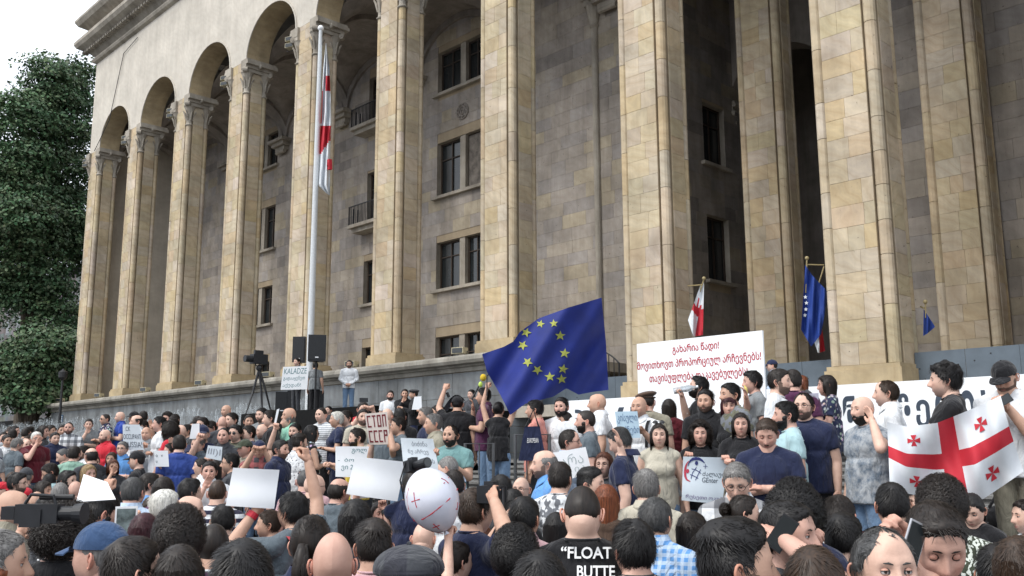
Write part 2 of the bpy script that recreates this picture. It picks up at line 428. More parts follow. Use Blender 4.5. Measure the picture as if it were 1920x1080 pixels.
# gallery back wall with windows ------------------------------------------------
def wall_with_windows(name, ax, u, n, width, z0, z1, wins, thick=0.4, colf=wall_col, seed=5, mat='wallstone', course=0.62, bl=(0.7, 1.7)):
    """u: run direction, wins: list (u0,u1,z0,z1,kind)"""
    o2 = (ax[0]-n.x*0.03, ax[1]-n.y*0.03)
    m = MB()
    facing(m, o2, u, n, width, z0, z1, course=course, bl=bl, colf=colf, holes=[w[:4] for w in wins], seed=seed)
    wo = m.build(name, M[mat], bld, kind='stuff')
    bk = MB()
    us = sorted({0.0, width, *[w[0] for w in wins], *[w[1] for w in wins]}); zs = sorted({z0, z1, *[w[2] for w in wins], *[w[3] for w in wins]})
    B = Vector((o2[0], o2[1], 0))
    def V(uu, zz, d=0.0):
        p = B+u*uu-n*d; return (p.x, p.y, zz)
    for i in range(len(us)-1):
        for j in range(len(zs)-1):
            um, zm = (us[i]+us[i+1])/2, (zs[j]+zs[j+1])/2
            if any(w[0] < um < w[1] and w[2] < zm < w[3] for w in wins): continue
            bk.quad(V(us[i], zs[j]), V(us[i+1], zs[j]), V(us[i+1], zs[j+1]), V(us[i], zs[j+1]))
    bk.build('wall_backing', M['joint'], bld)
    for w in wins:
        a, b, c, d, kind = w
        rv = MB()
        for (p, q) in (((a, c), (a, d)), ((a, d), (b, d)), ((b, d), (b, c)), ((b, c), (a, c))):
            rv.quad(V(p[0], p[1], -0.028), V(q[0], q[1], -0.028), V(q[0], q[1], thick), V(p[0], p[1], thick))
        wd = rv.build('window', M['trim'], bld)
        g = MB(); g.quad(V(a, c, thick-0.08), V(b, c, thick-0.08), V(b, d, thick-0.08), V(a, d, thick-0.08)); g.build('pane', M['glass'], wd)
        fr = MB()
        def bar(u0, u1, zz0, zz1, d0, d1, mbx=fr):
            p = [V(u0, zz0, d0), V(u1, zz0, d0), V(u1, zz1, d0), V(u0, zz1, d0), V(u0, zz0, d1), V(u1, zz0, d1), V(u1, zz1, d1), V(u0, zz1, d1)]
            n0 = len(mbx.v); mbx.v += p
            for q in ((0, 1, 2, 3), (7, 6, 5, 4), (0, 4, 5, 1), (1, 5, 6, 2), (2, 6, 7, 3), (3, 7, 4, 0)):
                mbx.f.append(tuple(n0+i for i in q)); mbx.c.append(None); mbx.mi.append(0)
        d0, d1 = thick-0.15, thick-0.085
        lights = [(a, b)]
        if kind in ('double', 'shut'):
            mw = 0.42; mid = a+(b-a)*0.56
            ms = MB(); bar(mid-mw/2, mid+mw/2, c, d, 0.02, thick-0.16, ms); ms.build('mullion', M['trim'], wd)
            lights = [(a, mid-mw/2), (mid+mw/2, b)]
        for li, (p, q) in enumerate(lights):
            bar(p, p+0.09, c, d, d0, d1); bar(q-0.09, q, c, d, d0, d1); bar(p+0.09, q-0.09, c, c+0.09, d0, d1); bar(p+0.09, q-0.09, d-0.09, d, d0, d1)
            bar((p+q)/2-0.035, (p+q)/2+0.035, c+0.09, d-0.09, d0, d1)
            bar(p+0.09, (p+q)/2-0.035, c+(d-c)*0.68, c+(d-c)*0.68+0.05, d0, d1); bar((p+q)/2+0.035, q-0.09, c+(d-c)*0.68, c+(d-c)*0.68+0.05, d0, d1)
            if kind == 'shut' and li == 1:
                cu = MB(); bar(p+0.1, q-0.1, c+0.1, d-0.1, thick-0.2, thick-0.17, cu); cu.build('curtain', plain('worn_blind', (0.16, 0.14, 0.12), 0.9, var=0.5, scale=3), wd)
        fr.build('frame', M['frame'], wd)
        si = MB(); bar(a-0.25, b+0.25, c-0.16, c-0.002, -0.24, 0.0, si); si.build('sill', M['trim'], wd)
        if kind == 'balcony':
            s2 = MB(); bar(a-0.55, b+0.55, c-0.36, c-0.165, -1.0, 0.0, s2); bar(a-0.35, b+0.35, c-0.62, c-0.365, -0.8, 0.0, s2)
            s2.build('balcony_slab', M['trim'], wd)
            rl = MB(); uu = a-0.5
            while uu <= b+0.5:
                bar(uu, uu+0.03, c-0.165, c+0.9, -0.95, -0.92, rl); uu += 0.14
            bar(a-0.5, b+0.53, c+0.9, c+0.95, -0.96, -0.90, rl)
            for uu in (a-0.5, b+0.5):
                for dd in range(6): bar(uu, uu+0.03, c-0.165, c+0.9, -0.92+dd*0.15, -0.89+dd*0.15, rl)
            rl.build('balcony_rail', M['iron'], wd)
    return wo
def YW(x): return x*D
rows = [(ZZ(.130), ZZ(.2514)), (ZZ(.355), ZZ(.461)), (ZZ(.5656), ZZ(.690)), (ZZ(.8055), ZZ(.906))]
WX0 = X1; wins = []
for (a, b) in rows: wins.append((YW(-1.593)-WX0, YW(-1.440)-WX0, a, b, 'shut' if a > ZZ(.5) and a < ZZ(.7) else 'double'))
for i, (a, b) in enumerate(rows[:2]): wins.append((YW(-1.869)-WX0, YW(-1.771)-WX0, a, b, 'single'))
wins.append((YW(-1.862)-WX0, YW(-1.778)-WX0, ZZ(.553), ZZ(.680), 'balcony')); wins.append((YW(-1.862)-WX0, YW(-1.778)-WX0, ZZ(.800), ZZ(.925), 'balcony'))
for (a, b) in rows: wins.append((YW(-2.455)-WX0, YW(-2.300)-WX0, a, b, 'double'))
XWE = -1.03*D
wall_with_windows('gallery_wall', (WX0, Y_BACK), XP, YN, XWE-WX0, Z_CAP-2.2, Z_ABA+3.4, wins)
# rosette
ro = MB()
c0 = at_y(868, 209, Y_BACK); 
def ring(mb, cx, cz, r, y, rad=0.05, seg=20):
    mb.tube([(cx+r*math.cos(2*math.pi*i/seg), y, cz+r*math.sin(2*math.pi*i/seg)) for i in range(seg+1)], rad, 6, cap=False)
for rr in (0.42, 0.27, 0.12): ring(ro, c0.x, c0.z, rr, Y_BACK-0.04)
for i in range(8):
    a = i*math.pi/4; ro.sphere((c0.x+0.34*math.cos(a), Y_BACK-0.05, c0.z+0.34*math.sin(a)), 0.06, 8, 5)
ro.build('rosette', M['vault'], bld)
# pilaster at the end of the gallery wall + return wall running inward
pl = MB(); xp = -0.8605*Y_BACK
pl.lathe([(0.16, Z_LOW), (0.16, Z_ABA-2.5), (0.24, Z_ABA-2.4), (0.2, Z_ABA-2.3), (0.4, Z_ABA-1.4)], xp, Y_BACK-0.05, 12)
for i in range(4): pl.box(xp-0.4-0.1*i, Y_BACK-0.35-0.1*i, Z_ABA-1.4+0.3*i, xp+1.2, Y_BACK, Z_ABA-1.4+0.3*i+0.297)
pl.build('wall_shaft', M['trim'], bld)
wins2 = [(1.2, 3.0, ZZ(.135), ZZ(.25), 'single'), (1.2, 3.0, ZZ(.33), ZZ(.46), 'single'), (1.2, 3.0, ZZ(.5656), ZZ(.690), 'single'), (5.2, 7.0, ZZ(.33), ZZ(.46), 'single'), (5.2, 7.0, ZZ(.5656), ZZ(.690), 'single')]
wall_with_windows('court_side_wall', (XWE, Y_BACK), YP, XP, 9.0, Z_LOW-1, Z_TOP-2, wins2, seed=11, colf=lambda r: tuple(c*0.8 for c in wall_col(r)))  # stone colour lowered to paint in the shade of the deep court
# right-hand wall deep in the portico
wall_with_windows('portico_wall', (-0.425*Y_BACK*1.04, 1.36*D), XP, YN, 26, Z_LOW-1, Z_TOP-2, [], seed=13, colf=lambda r: tuple(c*0.62 for c in wall_col(r)))  # shade of the portico put into the stone colour
# brackets, transverse ribs and groin vaults
ZB = ZZ(0.664*1.3)
br = MB(); vb = MB(); rb = MB()
YA = D+PD
for k in range(1, 9):
    xc = pierx(k)+PW/2
    for i, (w, h, pr) in enumerate(((0.55, 0.25, 0.35), (0.75, 0.25, 0.55), (0.95, 0.2, 0.75))):
        br.box(xc-w, Y_BACK-pr, ZB-0.7+0.25*i, xc+w, Y_BACK, ZB-0.7+0.25*i+h-0.003)
    br.tube([(xc-0.5, Y_BACK-0.25, ZB-0.8), (xc+0.5, Y_BACK-0.25, ZB-0.8)], 0.14, 8)
    # transverse rib
    n = 16; pi_, po_ = [], []
    for i in range(n+1):
        t = math.pi*i/n
        pi_.append(((YA+Y_BACK)/2-(Y_BACK-YA)/2*math.cos(t), ZB+2.45*math.sin(t))); po_.append(((YA+Y_BACK)/2-(Y_BACK-YA+0.8)/2*math.cos(t), ZB+0.1+2.9*math.sin(t)))
    for i in range(n):
        a, b, c_, d = pi_[i], pi_[i+1], po_[i+1], po_[i]
        for xx in (xc-0.42, xc+0.42): rb.quad((xx, a[0], a[1]), (xx, b[0], b[1]), (xx, c_[0], c_[1]), (xx, d[0], d[1]))
        rb.quad((xc-0.42, a[0], a[1]), (xc+0.42, a[0], a[1]), (xc+0.42, b[0], b[1]), (xc-0.42, b[0], b[1]))
    if k < 8:
        xa, xb = pierx(k)+PW/2, pierx(k+1)+PW/2
        def vf(u, v):
            f = lambda t: math.sqrt(max(0.0, 1-(2*t-1)**2))
            return (xa+(xb-xa)*u, YA+(Y_BACK-YA)*v, ZB+2.75*max(f(u), f(v)))
        vb.grid(vf, 22, 22)
    if k < 9:   # wall rib over each bay on the back wall
        xa, xb = pierx(k)+PW/2, pierx(k+1)+PW/2
        for i in range(n):
            t0, t1 = math.pi*i/n, math.pi*(i+1)/n
            q = []
            for t, rr in ((t0, 0), (t1, 0), (t1, 0.35), (t0, 0.35)):
                q.append(((xa+xb)/2-((xb-xa)/2-0.4+rr)*math.cos(t), Y_BACK-0.16, ZB+(2.4+rr)*math.sin(t)))
            rb.quad(*q)
            rb.quad(q[0], q[1], (q[1][0], Y_BACK, q[1][2]), (q[0][0], Y_BACK, q[0][2]))
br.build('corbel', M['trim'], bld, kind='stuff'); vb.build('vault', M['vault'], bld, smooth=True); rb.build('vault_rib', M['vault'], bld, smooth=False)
# portico ceiling, deep back wall, floors
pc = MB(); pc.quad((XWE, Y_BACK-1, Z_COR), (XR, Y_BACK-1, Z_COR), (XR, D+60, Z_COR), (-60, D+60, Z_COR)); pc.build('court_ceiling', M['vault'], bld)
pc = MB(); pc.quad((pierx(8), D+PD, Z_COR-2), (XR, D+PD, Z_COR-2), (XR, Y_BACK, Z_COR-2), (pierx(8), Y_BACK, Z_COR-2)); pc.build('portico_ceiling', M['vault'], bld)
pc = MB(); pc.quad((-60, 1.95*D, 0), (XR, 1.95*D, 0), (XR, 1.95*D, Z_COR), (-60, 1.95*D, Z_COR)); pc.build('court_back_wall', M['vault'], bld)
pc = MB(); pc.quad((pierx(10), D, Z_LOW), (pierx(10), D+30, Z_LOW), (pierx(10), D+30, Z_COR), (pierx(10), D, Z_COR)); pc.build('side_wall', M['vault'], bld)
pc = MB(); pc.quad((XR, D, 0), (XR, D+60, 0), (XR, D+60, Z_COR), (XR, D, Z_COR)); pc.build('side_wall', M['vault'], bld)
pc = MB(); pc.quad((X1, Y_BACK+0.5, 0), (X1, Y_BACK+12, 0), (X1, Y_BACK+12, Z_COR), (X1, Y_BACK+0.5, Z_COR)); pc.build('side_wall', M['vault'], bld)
fl = MB(); fl.box(X1, D-0.3, Z_CAP-0.4, pierx(7)+PW+0.4, Y_BACK+0.5, Z_CAP-0.02); fl.box(pierx(7)+PW+0.5, D-0.5, Z_LOW-0.4, XR, 1.95*D, Z_LOW-0.004)
fl.build('gallery_floor', M['trim'], bld)
# inner rows of piers
for k in (7, 8, 9, 10):
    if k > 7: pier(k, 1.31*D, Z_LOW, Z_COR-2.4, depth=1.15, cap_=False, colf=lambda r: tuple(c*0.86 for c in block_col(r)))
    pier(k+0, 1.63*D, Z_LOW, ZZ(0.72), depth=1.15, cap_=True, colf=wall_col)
iw = MB(); RZ2 = 2.2; Zs = ZZ(0.72)
for k in range(7, 11):
    xa, xb = pierx(k)+PW, pierx(k+1); yy = 1.63*D
    iw.quad((pierx(k), yy, Zs), (xa, yy, Zs), (xa, yy, Z_COR), (pierx(k), yy, Z_COR))
    pts = arch_pts(xa, xb, Zs, RZ2)
    for (ax, az), (bx, bz) in zip(pts, pts[1:]):
        iw.quad((ax, yy, az), (bx, yy, bz), (bx, yy, Z_COR), (ax, yy, Z_COR)); iw.quad((ax, yy, az), (ax, yy+1.1, az), (bx, yy+1.1, bz), (bx, yy, bz))
iw.build('court_arch_wall', M['vault'], bld)

# ------------------------------------------------------------ plinth with its coping
plw = empty('plinth_wall', (0, 0, 0), 0, 'grey stone plinth wall with rounded coping carrying the left piers', 'wall')
PX0, PX1, PY = X1-1.2, pierx(7)+PW+0.55, D-0.85
def pcol(r=None):
    r = r or random; k = r.uniform(0.85, 1.12); return (0.20*k, 0.215*k, 0.225*k)
m = MB(); facing(m, (PX0, PY+0.02), XP, YN, PX1-PX0, 2.3, Z_CAP-0.62, course=0.85, bl=(1.3, 2.4), colf=pcol, seed=3, gap=0.012, indiv=plw, imat=M['plinth'], iname='stone_slab')
facing(m, (PX1-0.02, PY+0.05), YP, XP, 2.4, 1.2, Z_CAP-0.62, course=0.85, bl=(1.0, 1.4), colf=pcol, seed=4, gap=0.012)
m.build('stone_facing', M['plinth'], plw, kind='stuff')
core = MB(); core.box(PX0, PY+0.02, 0, PX1-0.02, D+3, Z_CAP-0.6); core.build('wall_core', M['joint'], plw)
prof = [(0.0, -0.60), (0.06, -0.60), (0.06, -0.45), (0.16, -0.42), (0.16, -0.36), (0.38, -0.33), (0.44, -0.22), (0.42, -0.10), (0.34, -0.02), (0.2, 0.0), (-1.2, 0.0)]
xs = [PX0]; 
while xs[-1] < PX1: xs.append(min(PX1, xs[-1]+1.9))
for i in range(len(xs)-1):
    a, b = xs[i]+(0.006 if i else 0), xs[i+1]-0.006
    cp = MB()
    for (p, z), (q, w) in zip(prof, prof[1:]):
        cc = (0.30, 0.285, 0.25)
        ea = p if i == 0 else 0; eb = q if i == 0 else 0; fa = p if i == len(xs)-2 else 0; fb = q if i == len(xs)-2 else 0
        cp.quad((a-ea, PY-p, Z_CAP+z), (b+fa, PY-p, Z_CAP+z), (b+fb, PY-q, Z_CAP+w), (a-eb, PY-q, Z_CAP+w), cc)
        if i == 0: cp.quad((a-p, D+3, Z_CAP+z), (a-p, PY-p, Z_CAP+z), (a-q, PY-q, Z_CAP+w), (a-q, D+3, Z_CAP+w), cc)
        if i == len(xs)-2: cp.quad((b+p, PY-p, Z_CAP+z), (b+p, D+3, Z_CAP+z), (b+q, D+3, Z_CAP+w), (b+q, PY-q, Z_CAP+w), cc)
    cp.build('coping_stone', M['plinth'], plw)

# ------------------------------------------------------------ ground and steps
def ground_h(X, Y):
    if Y < 4: h = 0.0
    elif Y < 9.6: h = 1.4*(Y-4)/5.6
    elif Y < 14: h = 1.4+0.6*(Y-9.6)/4.4
    elif Y < 17: h = 2.0
    elif Y < 22.6: h = 2.0+1.55*(Y-17)/5.6
    else: h = 3.55
    if X < -12.5: h = min(h, 1.55)+(0.2 if Y > 4.5 else 0)
    return h
st = MB()
def stepcol(): k = random.uniform(0.8, 1.15); return (0.20*k, 0.20*k, 0.195*k)
def flight(x0, x1, off, par=None):
    global st
    ys = [-0.02+4+0.3*i for i in range(0, 61)]
    prev = ground_h(-1, ys[0]); 
    y = 4.0; z = 0.0
    while y < 22.8:
        z2 = ground_h(0, y+0.3) if off == 0 else min(1.55, ground_h(0, y+0.3))
        top = round(z2/0.075)*0.075
        if top > z+0.01:
            c = stepcol()
            if par is not None and st.f: st.build('step', M['step'], par); st = MB()
            st.quad((x0, y, z+off), (x1, y, z+off), (x1, y, top-0.03+off), (x0, y, top-0.03+off), c)
            st.quad((x0, y, top-0.03+off), (x1, y, top-0.03+off), (x1, y-0.03, top-0.03+off), (x0, y-0.03, top-0.03+off), c)
            st.quad((x0, y-0.03, top-0.03+off), (x1, y-0.03, top-0.03+off), (x1, y-0.03, top+off), (x0, y-0.03, top+off), c)
            z = top
        c = stepcol()
        st.quad((x0, y-0.03, z+off), (x1, y-0.03, z+off), (x1, y+0.3, z+off), (x0, y+0.3, z+off), c)
        y += 0.3
    st.quad((x0, y, z+off), (x1, y, z+off), (x1, D+8, z+off), (x0, D+8, z+off), stepcol())
so = empty('entrance_steps', (0, 0, 0), 0, kind='structure'); flight(-12.5, 30, 0.0, so)
for i in range(19):      # flank of the upper flight beside the terrace
    st.quad((-12.503, 17+0.3*i, 1.0), (-12.503, 17.3+0.3*i, 1.0), (-12.503, 17.3+0.3*i, 2.0+0.105*i), (-12.503, 17+0.3*i, 2.0+0.105*i), stepcol())
st.build('upper_landing', M['step'], so)
st = MB(); flight(-80, -12.51, 0.2)
st.quad((-80, 3.95, 0), (-12.51, 3.95, 0), (-12.51, 3.95, 0.2), (-80, 3.95, 0.2), stepcol()); st.quad((-12.505, 3.95, 0), (-12.505, 14, 0), (-12.505, 14, 1.75), (-12.505, 3.95, 0.2), stepcol())
st.box(-26.0, 17.2, 0, -12.505, 23.1, 1.751, stepcol())
st.quad((-80, 3.95, 0.2), (-12.51, 3.95, 0.2), (-12.51, 4.0, 0.2), (-80, 4.0, 0.2), stepcol())
st.build('fountain_terrace', M['step'], kind='structure')
g = MB(); g.quad((-900, -500, -0.004), (500, -500, -0.004), (500, 900, -0.004), (-900, 900, -0.004)); g.build('ground', M['asphalt'], kind='structure')

# ============================================================ people: bodies, heads, hair, clothes
def cloth(colname, pat=None):
    key = 'cloth_'+colname+('_'+pat if pat else '')
    if key in MATS: return MATS[key]
    c = CC[colname]; m, N, L, b = nmat(key)
    tc = N.new('ShaderNodeTexCoord'); O = tc.outputs['Object']
    col = None
    def rgb(v):
        r = N.new('ShaderNodeRGB'); r.outputs[0].default_value = (*v, 1); return r.outputs[0]
    col = rgb(c)
    def second(fac, c2):
        return mixc(N, L, 'MIX', fac, col, c2)
    if pat in ('check', 'bigcheck', 'smallcheck', 'plaid'):
        sc = {'check': 9, 'bigcheck': 7, 'smallcheck': 26, 'plaid': 8}[pat]; c2 = {'check': (0.03, 0.035, 0.05), 'bigcheck': (0.02, 0.02, 0.03), 'smallcheck': (0.55, 0.65, 0.75), 'plaid': (0.3, 0.08, 0.08)}[pat]
        for axis in (0, 2):
            sep = N.new('ShaderNodeSeparateXYZ'); L.new(O, sep.inputs[0])
            k = N.new('ShaderNodeMath'); k.operation = 'MULTIPLY'; k.inputs[1].default_value = sc*2*math.pi; L.new(sep.outputs[axis], k.inputs[0])
            s = N.new('ShaderNodeMath'); s.operation = 'SINE'; L.new(k.outputs[0], s.inputs[0])
            r = ramp(N, [(0.50, 0.0), (0.58, 0.62)]); ad = N.new('ShaderNodeMath'); ad.operation = 'MULTIPLY_ADD'; ad.inputs[1].default_value = 0.5; ad.inputs[2].default_value = 0.5
            L.new(s.outputs[0], ad.inputs[0]); L.new(ad.outputs[0], r.inputs[0])
            col = mixc(N, L, 'MIX', r.outputs[0], col, c2)
    elif pat in ('stripe', 'thinstripe'):
        sep = N.new('ShaderNodeSeparateXYZ'); L.new(O, sep.inputs[0])
        k = N.new('ShaderNodeMath'); k.operation = 'MULTIPLY'; k.inputs[1].default_value = (14 if pat == 'stripe' else 34)*2*math.pi; L.new(sep.outputs[2], k.inputs[0])
        s = N.new('ShaderNodeMath'); s.operation = 'SINE'; L.new(k.outputs[0], s.inputs[0])
        r = ramp(N, [(0.45, 0.0), (0.55, 1.0)]); ad = N.new('ShaderNodeMath'); ad.operation = 'MULTIPLY_ADD'; ad.inputs[1].default_value = 0.5; ad.inputs[2].default_value = 0.5
        L.new(s.outputs[0], ad.inputs[0]); L.new(ad.outputs[0], r.inputs[0])
        col = mixc(N, L, 'MIX', r.outputs[0], col, (0.025, 0.025, 0.05) if pat == 'stripe' else (0.35, 0.37, 0.4))
    elif pat in ('dots', 'floral', 'camo', 'zebra', 'tiedye'):
        if pat in ('camo', 'zebra'):
            n = tex(N, L, 'ShaderNodeTexWave' if pat == 'zebra' else 'ShaderNodeTexNoise', 12 if pat == 'zebra' else 16, O, Detail=2)
            if pat == 'zebra': n.inputs['Distortion'].default_value = 9; n.inputs['Detail Scale'].default_value = 3
            r = ramp(N, [(0.5, 0), (0.53, 1)]); L.new(n.outputs[0], r.inputs[0]); col = second(r.outputs[0], (0.16, 0.17, 0.19) if pat == 'camo' else (0.62, 0.66, 0.6))
        elif pat == 'tiedye':
            n = tex(N, L, 'ShaderNodeTexNoise', 14, O, Detail=7, Roughness=0.75); r = ramp(N, [(0.42, 0), (0.62, 1)]); L.new(n.outputs[0], r.inputs[0]); col = second(r.outputs[0], (0.12, 0.155, 0.2))
        else:
            v = tex(N, L, 'ShaderNodeTexVoronoi', 24 if pat == 'dots' else 20, O); r = ramp(N, [(0.2, 1), (0.26, 0)] if pat == 'dots' else [(0.3, 1), (0.42, 0)]); L.new(v.outputs['Distance'], r.inputs[0])
            if pat == 'dots': col = second(r.outputs[0], (0.05, 0.05, 0.08))
            else:
                hsn = N.new('ShaderNodeHueSaturation'); hsn.inputs['Saturation'].default_value = 0.35; hsn.inputs['Value'].default_value = 0.6; L.new(v.outputs['Color'], hsn.inputs['Color']); col = second(r.outputs[0], hsn.outputs[0])
    n = tex(N, L, 'ShaderNodeTexNoise', 6, O, Detail=6, Roughness=0.65); r = ramp(N, [(0.3, 0.82), (0.7, 1.08)]); L.new(n.outputs[0], r.inputs[0])
    col = mixc(N, L, 'MULTIPLY', 1, col, r.outputs[0]); L.new(col, b.inputs['Base Color'])
    inp(b, 'Roughness', 0.9); inp(b, 'Specular IOR Level', 0.2); inp(b, 'Sheen Weight', 0.15)
    mp = N.new('ShaderNodeMapping'); mp.inputs['Scale'].default_value = (1, 1, 0.45); mp.inputs['Rotation'].default_value = (0.3, 0.5, 0); L.new(O, mp.inputs[0])
    w = tex(N, L, 'ShaderNodeTexNoise', 11, mp.outputs[0], Detail=4, Distortion=1.2)
    bp = N.new('ShaderNodeBump'); bp.inputs['Strength'].default_value = 0.9; bp.inputs['Distance'].default_value = 0.035; L.new(w.outputs[0], bp.inputs['Height']); L.new(bp.outputs[0], b.inputs['Normal'])
    MATS[key] = m; return m
CC = dict(black=(0.013, 0.013, 0.015), charcoal=(0.045, 0.048, 0.055), grey=(0.2, 0.215, 0.225), slate=(0.10, 0.125, 0.145), lightgrey=(0.36, 0.38, 0.4), white=(0.68, 0.7, 0.72), navy=(0.018, 0.024, 0.06),
          blue=(0.02, 0.055, 0.30), royal=(0.03, 0.06, 0.24), denim=(0.035, 0.07, 0.15), paleblue=(0.42, 0.52, 0.66), skyblue=(0.12, 0.30, 0.62), aqua=(0.36, 0.52, 0.55), cyan=(0.22, 0.5, 0.58), teal=(0.15, 0.28, 0.28),
          mint=(0.28, 0.58, 0.44), green=(0.22, 0.36, 0.29), olive=(0.12, 0.12, 0.085), darkolive=(0.05, 0.06, 0.04), khaki=(0.28, 0.26, 0.2), beige=(0.46, 0.43, 0.35), red=(0.48, 0.02, 0.035), maroon=(0.10, 0.012, 0.02), purple=(0.075, 0.022, 0.06),
          pink=(0.52, 0.33, 0.35), coral=(0.55, 0.22, 0.18), yellow=(0.6, 0.45, 0.05), brown=(0.08, 0.05, 0.035), jeans=(0.14, 0.22, 0.34), orange=(0.6, 0.15, 0.03), coppershirt=(0.3, 0.28, 0.2))
HC = dict(black=(0.006, 0.005, 0.005), dark=(0.012, 0.008, 0.006), brown=(0.03, 0.017, 0.010), auburn=(0.07, 0.022, 0.010), red=(0.14, 0.04, 0.015), grey=(0.13, 0.125, 0.12), darkgrey=(0.05, 0.05, 0.05), white=(0.55, 0.54, 0.50), blond=(0.22, 0.15, 0.07), wine=(0.035, 0.008, 0.012))
def hairmat(c):
    key = 'hair_'+c
    if key in MATS: return MATS[key]
    m, N, L, b = nmat(key); tc = N.new('ShaderNodeTexCoord')
    mp = N.new('ShaderNodeMapping'); mp.inputs['Scale'].default_value = (1, 1, 0.12); L.new(tc.outputs['Object'], mp.inputs[0])
    n = tex(N, L, 'ShaderNodeTexNoise', 120, mp.outputs[0], Detail=3); r = ramp(N, [(0.3, 0.55), (0.7, 1.7)]); L.new(n.outputs[0], r.inputs[0])
    L.new(mixc(N, L, 'MULTIPLY', 1, HC[c], r.outputs[0]), b.inputs['Base Color']); inp(b, 'Roughness', 0.5); inp(b, 'Specular IOR Level', 0.35)
    MATS[key] = m; return m
SK = dict(l=(0.60, 0.41, 0.325), m=(0.50, 0.32, 0.235), t=(0.40, 0.24, 0.17), r=(0.55, 0.345, 0.275))
def skinmat(k):
    key = 'skin_'+k
    if key in MATS: return MATS[key]
    m, N, L, b = nmat(key); tc = N.new('ShaderNodeTexCoord'); a = N.new('ShaderNodeAttribute'); a.attribute_name = 'Col'
    n = tex(N, L, 'ShaderNodeTexNoise', 22, tc.outputs['Object'], Detail=5); r = ramp(N, [(0.3, (0.90, 0.84, 0.82)), (0.7, (1.05, 1.02, 1.0))]); L.new(n.outputs[0], r.inputs[0])
    c = mixc(N, L, 'MULTIPLY', 1, SK[k], r.outputs[0]); c = mixc(N, L, 'MULTIPLY', 1, c, a.outputs['Color']); L.new(c, b.inputs['Base Color'])
    inp(b, 'Roughness', 0.52); inp(b, 'Specular IOR Level', 0.4); inp(b, 'Subsurface Weight', 0.0)
    bp = N.new('ShaderNodeBump'); bp.inputs['Strength'].default_value = 0.25; bp.inputs['Distance'].default_value = 0.003
    n2 = tex(N, L, 'ShaderNodeTexNoise', 160, tc.outputs['Object'], Detail=3); L.new(n2.outputs[0], bp.inputs['Height']); L.new(bp.outputs[0], b.inputs['Normal'])
    MATS[key] = m; return m

def sm(a, b, x):
    t = np.clip((x-a)/(b-a), 0, 1); return t*t*(3-2*t)
def gauss(x, z, x0, z0, sx, sz): return np.exp(-((x-x0)/sx)**2-((z-z0)/sz)**2)
def head_surf(d, fem=False, bumps=True, nz=1.0, jw=1.0):
    """d: (n,3) unit directions -> surface points of the head, face to -Y, centre between the ears"""
    dx, dy, dz = d[:, 0], d[:, 1], d[:, 2]
    ax = 0.071 if fem else 0.0755
    x = ax*dx; y = 0.096*dy; z = 0.118*dz
    t = np.clip(-dz, 0, 1); up = np.clip(dz, 0, 1)
    front = sm(0.1, 0.7, -dy); back = sm(-0.1, 0.6, dy)
    x = x*(1-front*(0.36 if fem else 0.27)*jw*t**1.7)*(1-back*0.22*t)*(1+0.05*back*up)
    y = np.where(dy > 0, y*(1-0.62*t**1.25)+0.006*up, y*(1-0.06*t))
    y = y+0.010*up*(dy > 0)
    z = np.where((dy > 0.0), z*(1-0.1*t), z)
    # flatter face
    k = sm(0.25, 0.9, -dy); y = y*(1-k)+k*(-0.088+0.30*(y+0.096))
    if bumps:
        m = sm(0.15, 0.55, -dy)
        s = (0.85 if fem else 1.0)*nz
        prof = np.interp(z, [-0.044, -0.038, -0.029, -0.018, 0.0, 0.02, 0.034], [0, 0.012, 0.030, 0.028, 0.018, 0.008, 0.001])*s
        wid = np.interp(z, [-0.04, -0.026, -0.01, 0.03], [0.016, 0.0145, 0.009, 0.008])
        y = y-m*prof*np.exp(-(x/wid)**2)
        y = y-m*(0.0055*s)*(gauss(x, z, 0.026, 0.036, 0.02, 0.008)+gauss(x, z, -0.026, 0.036, 0.02, 0.008)+0.7*gauss(x, z, 0, 0.036, 0.012, 0.01))
        y = y+m*0.0125*(gauss(x, z, 0.030, 0.012, 0.016, 0.013)+gauss(x, z, -0.030, 0.012, 0.016, 0.013))
        y = y-m*0.004*(gauss(x, z, 0.042, -0.014, 0.016, 0.014)+gauss(x, z, -0.042, -0.014, 0.016, 0.014))
        y = y-m*0.0085*gauss(x, z, 0, -0.061, 0.020, 0.013)+m*0.0055*gauss(x, z, 0, -0.061, 0.020, 0.0024)+m*0.004*gauss(x, z, 0, -0.080, 0.02, 0.006)
        y = y-m*0.009*gauss(x, z, 0, -0.100, 0.018, 0.014)
    return np.stack([x, y, z], 1)
def dir_grid(nu, nv, dens=0.35):
    u = np.linspace(0, 1, nu+1); v = np.linspace(0, 1, nv+1)
    a = 2*np.pi*u; a = a+dens*np.sin(a)                    # denser round the front (a = pi is the front)
    th = np.pi*(v-0.5)
    A, T = np.meshgrid(a, th)
    d = np.stack([np.sin(A)*np.cos(T), np.cos(A)*np.cos(T), np.sin(T)], 2).reshape(-1, 3)
    f = [(j*(nu+1)+i, j*(nu+1)+i+1, (j+1)*(nu+1)+i+1, (j+1)*(nu+1)+i) for j in range(nv) for i in range(nu)]
    return d, [tuple(reversed(q)) for q in f]
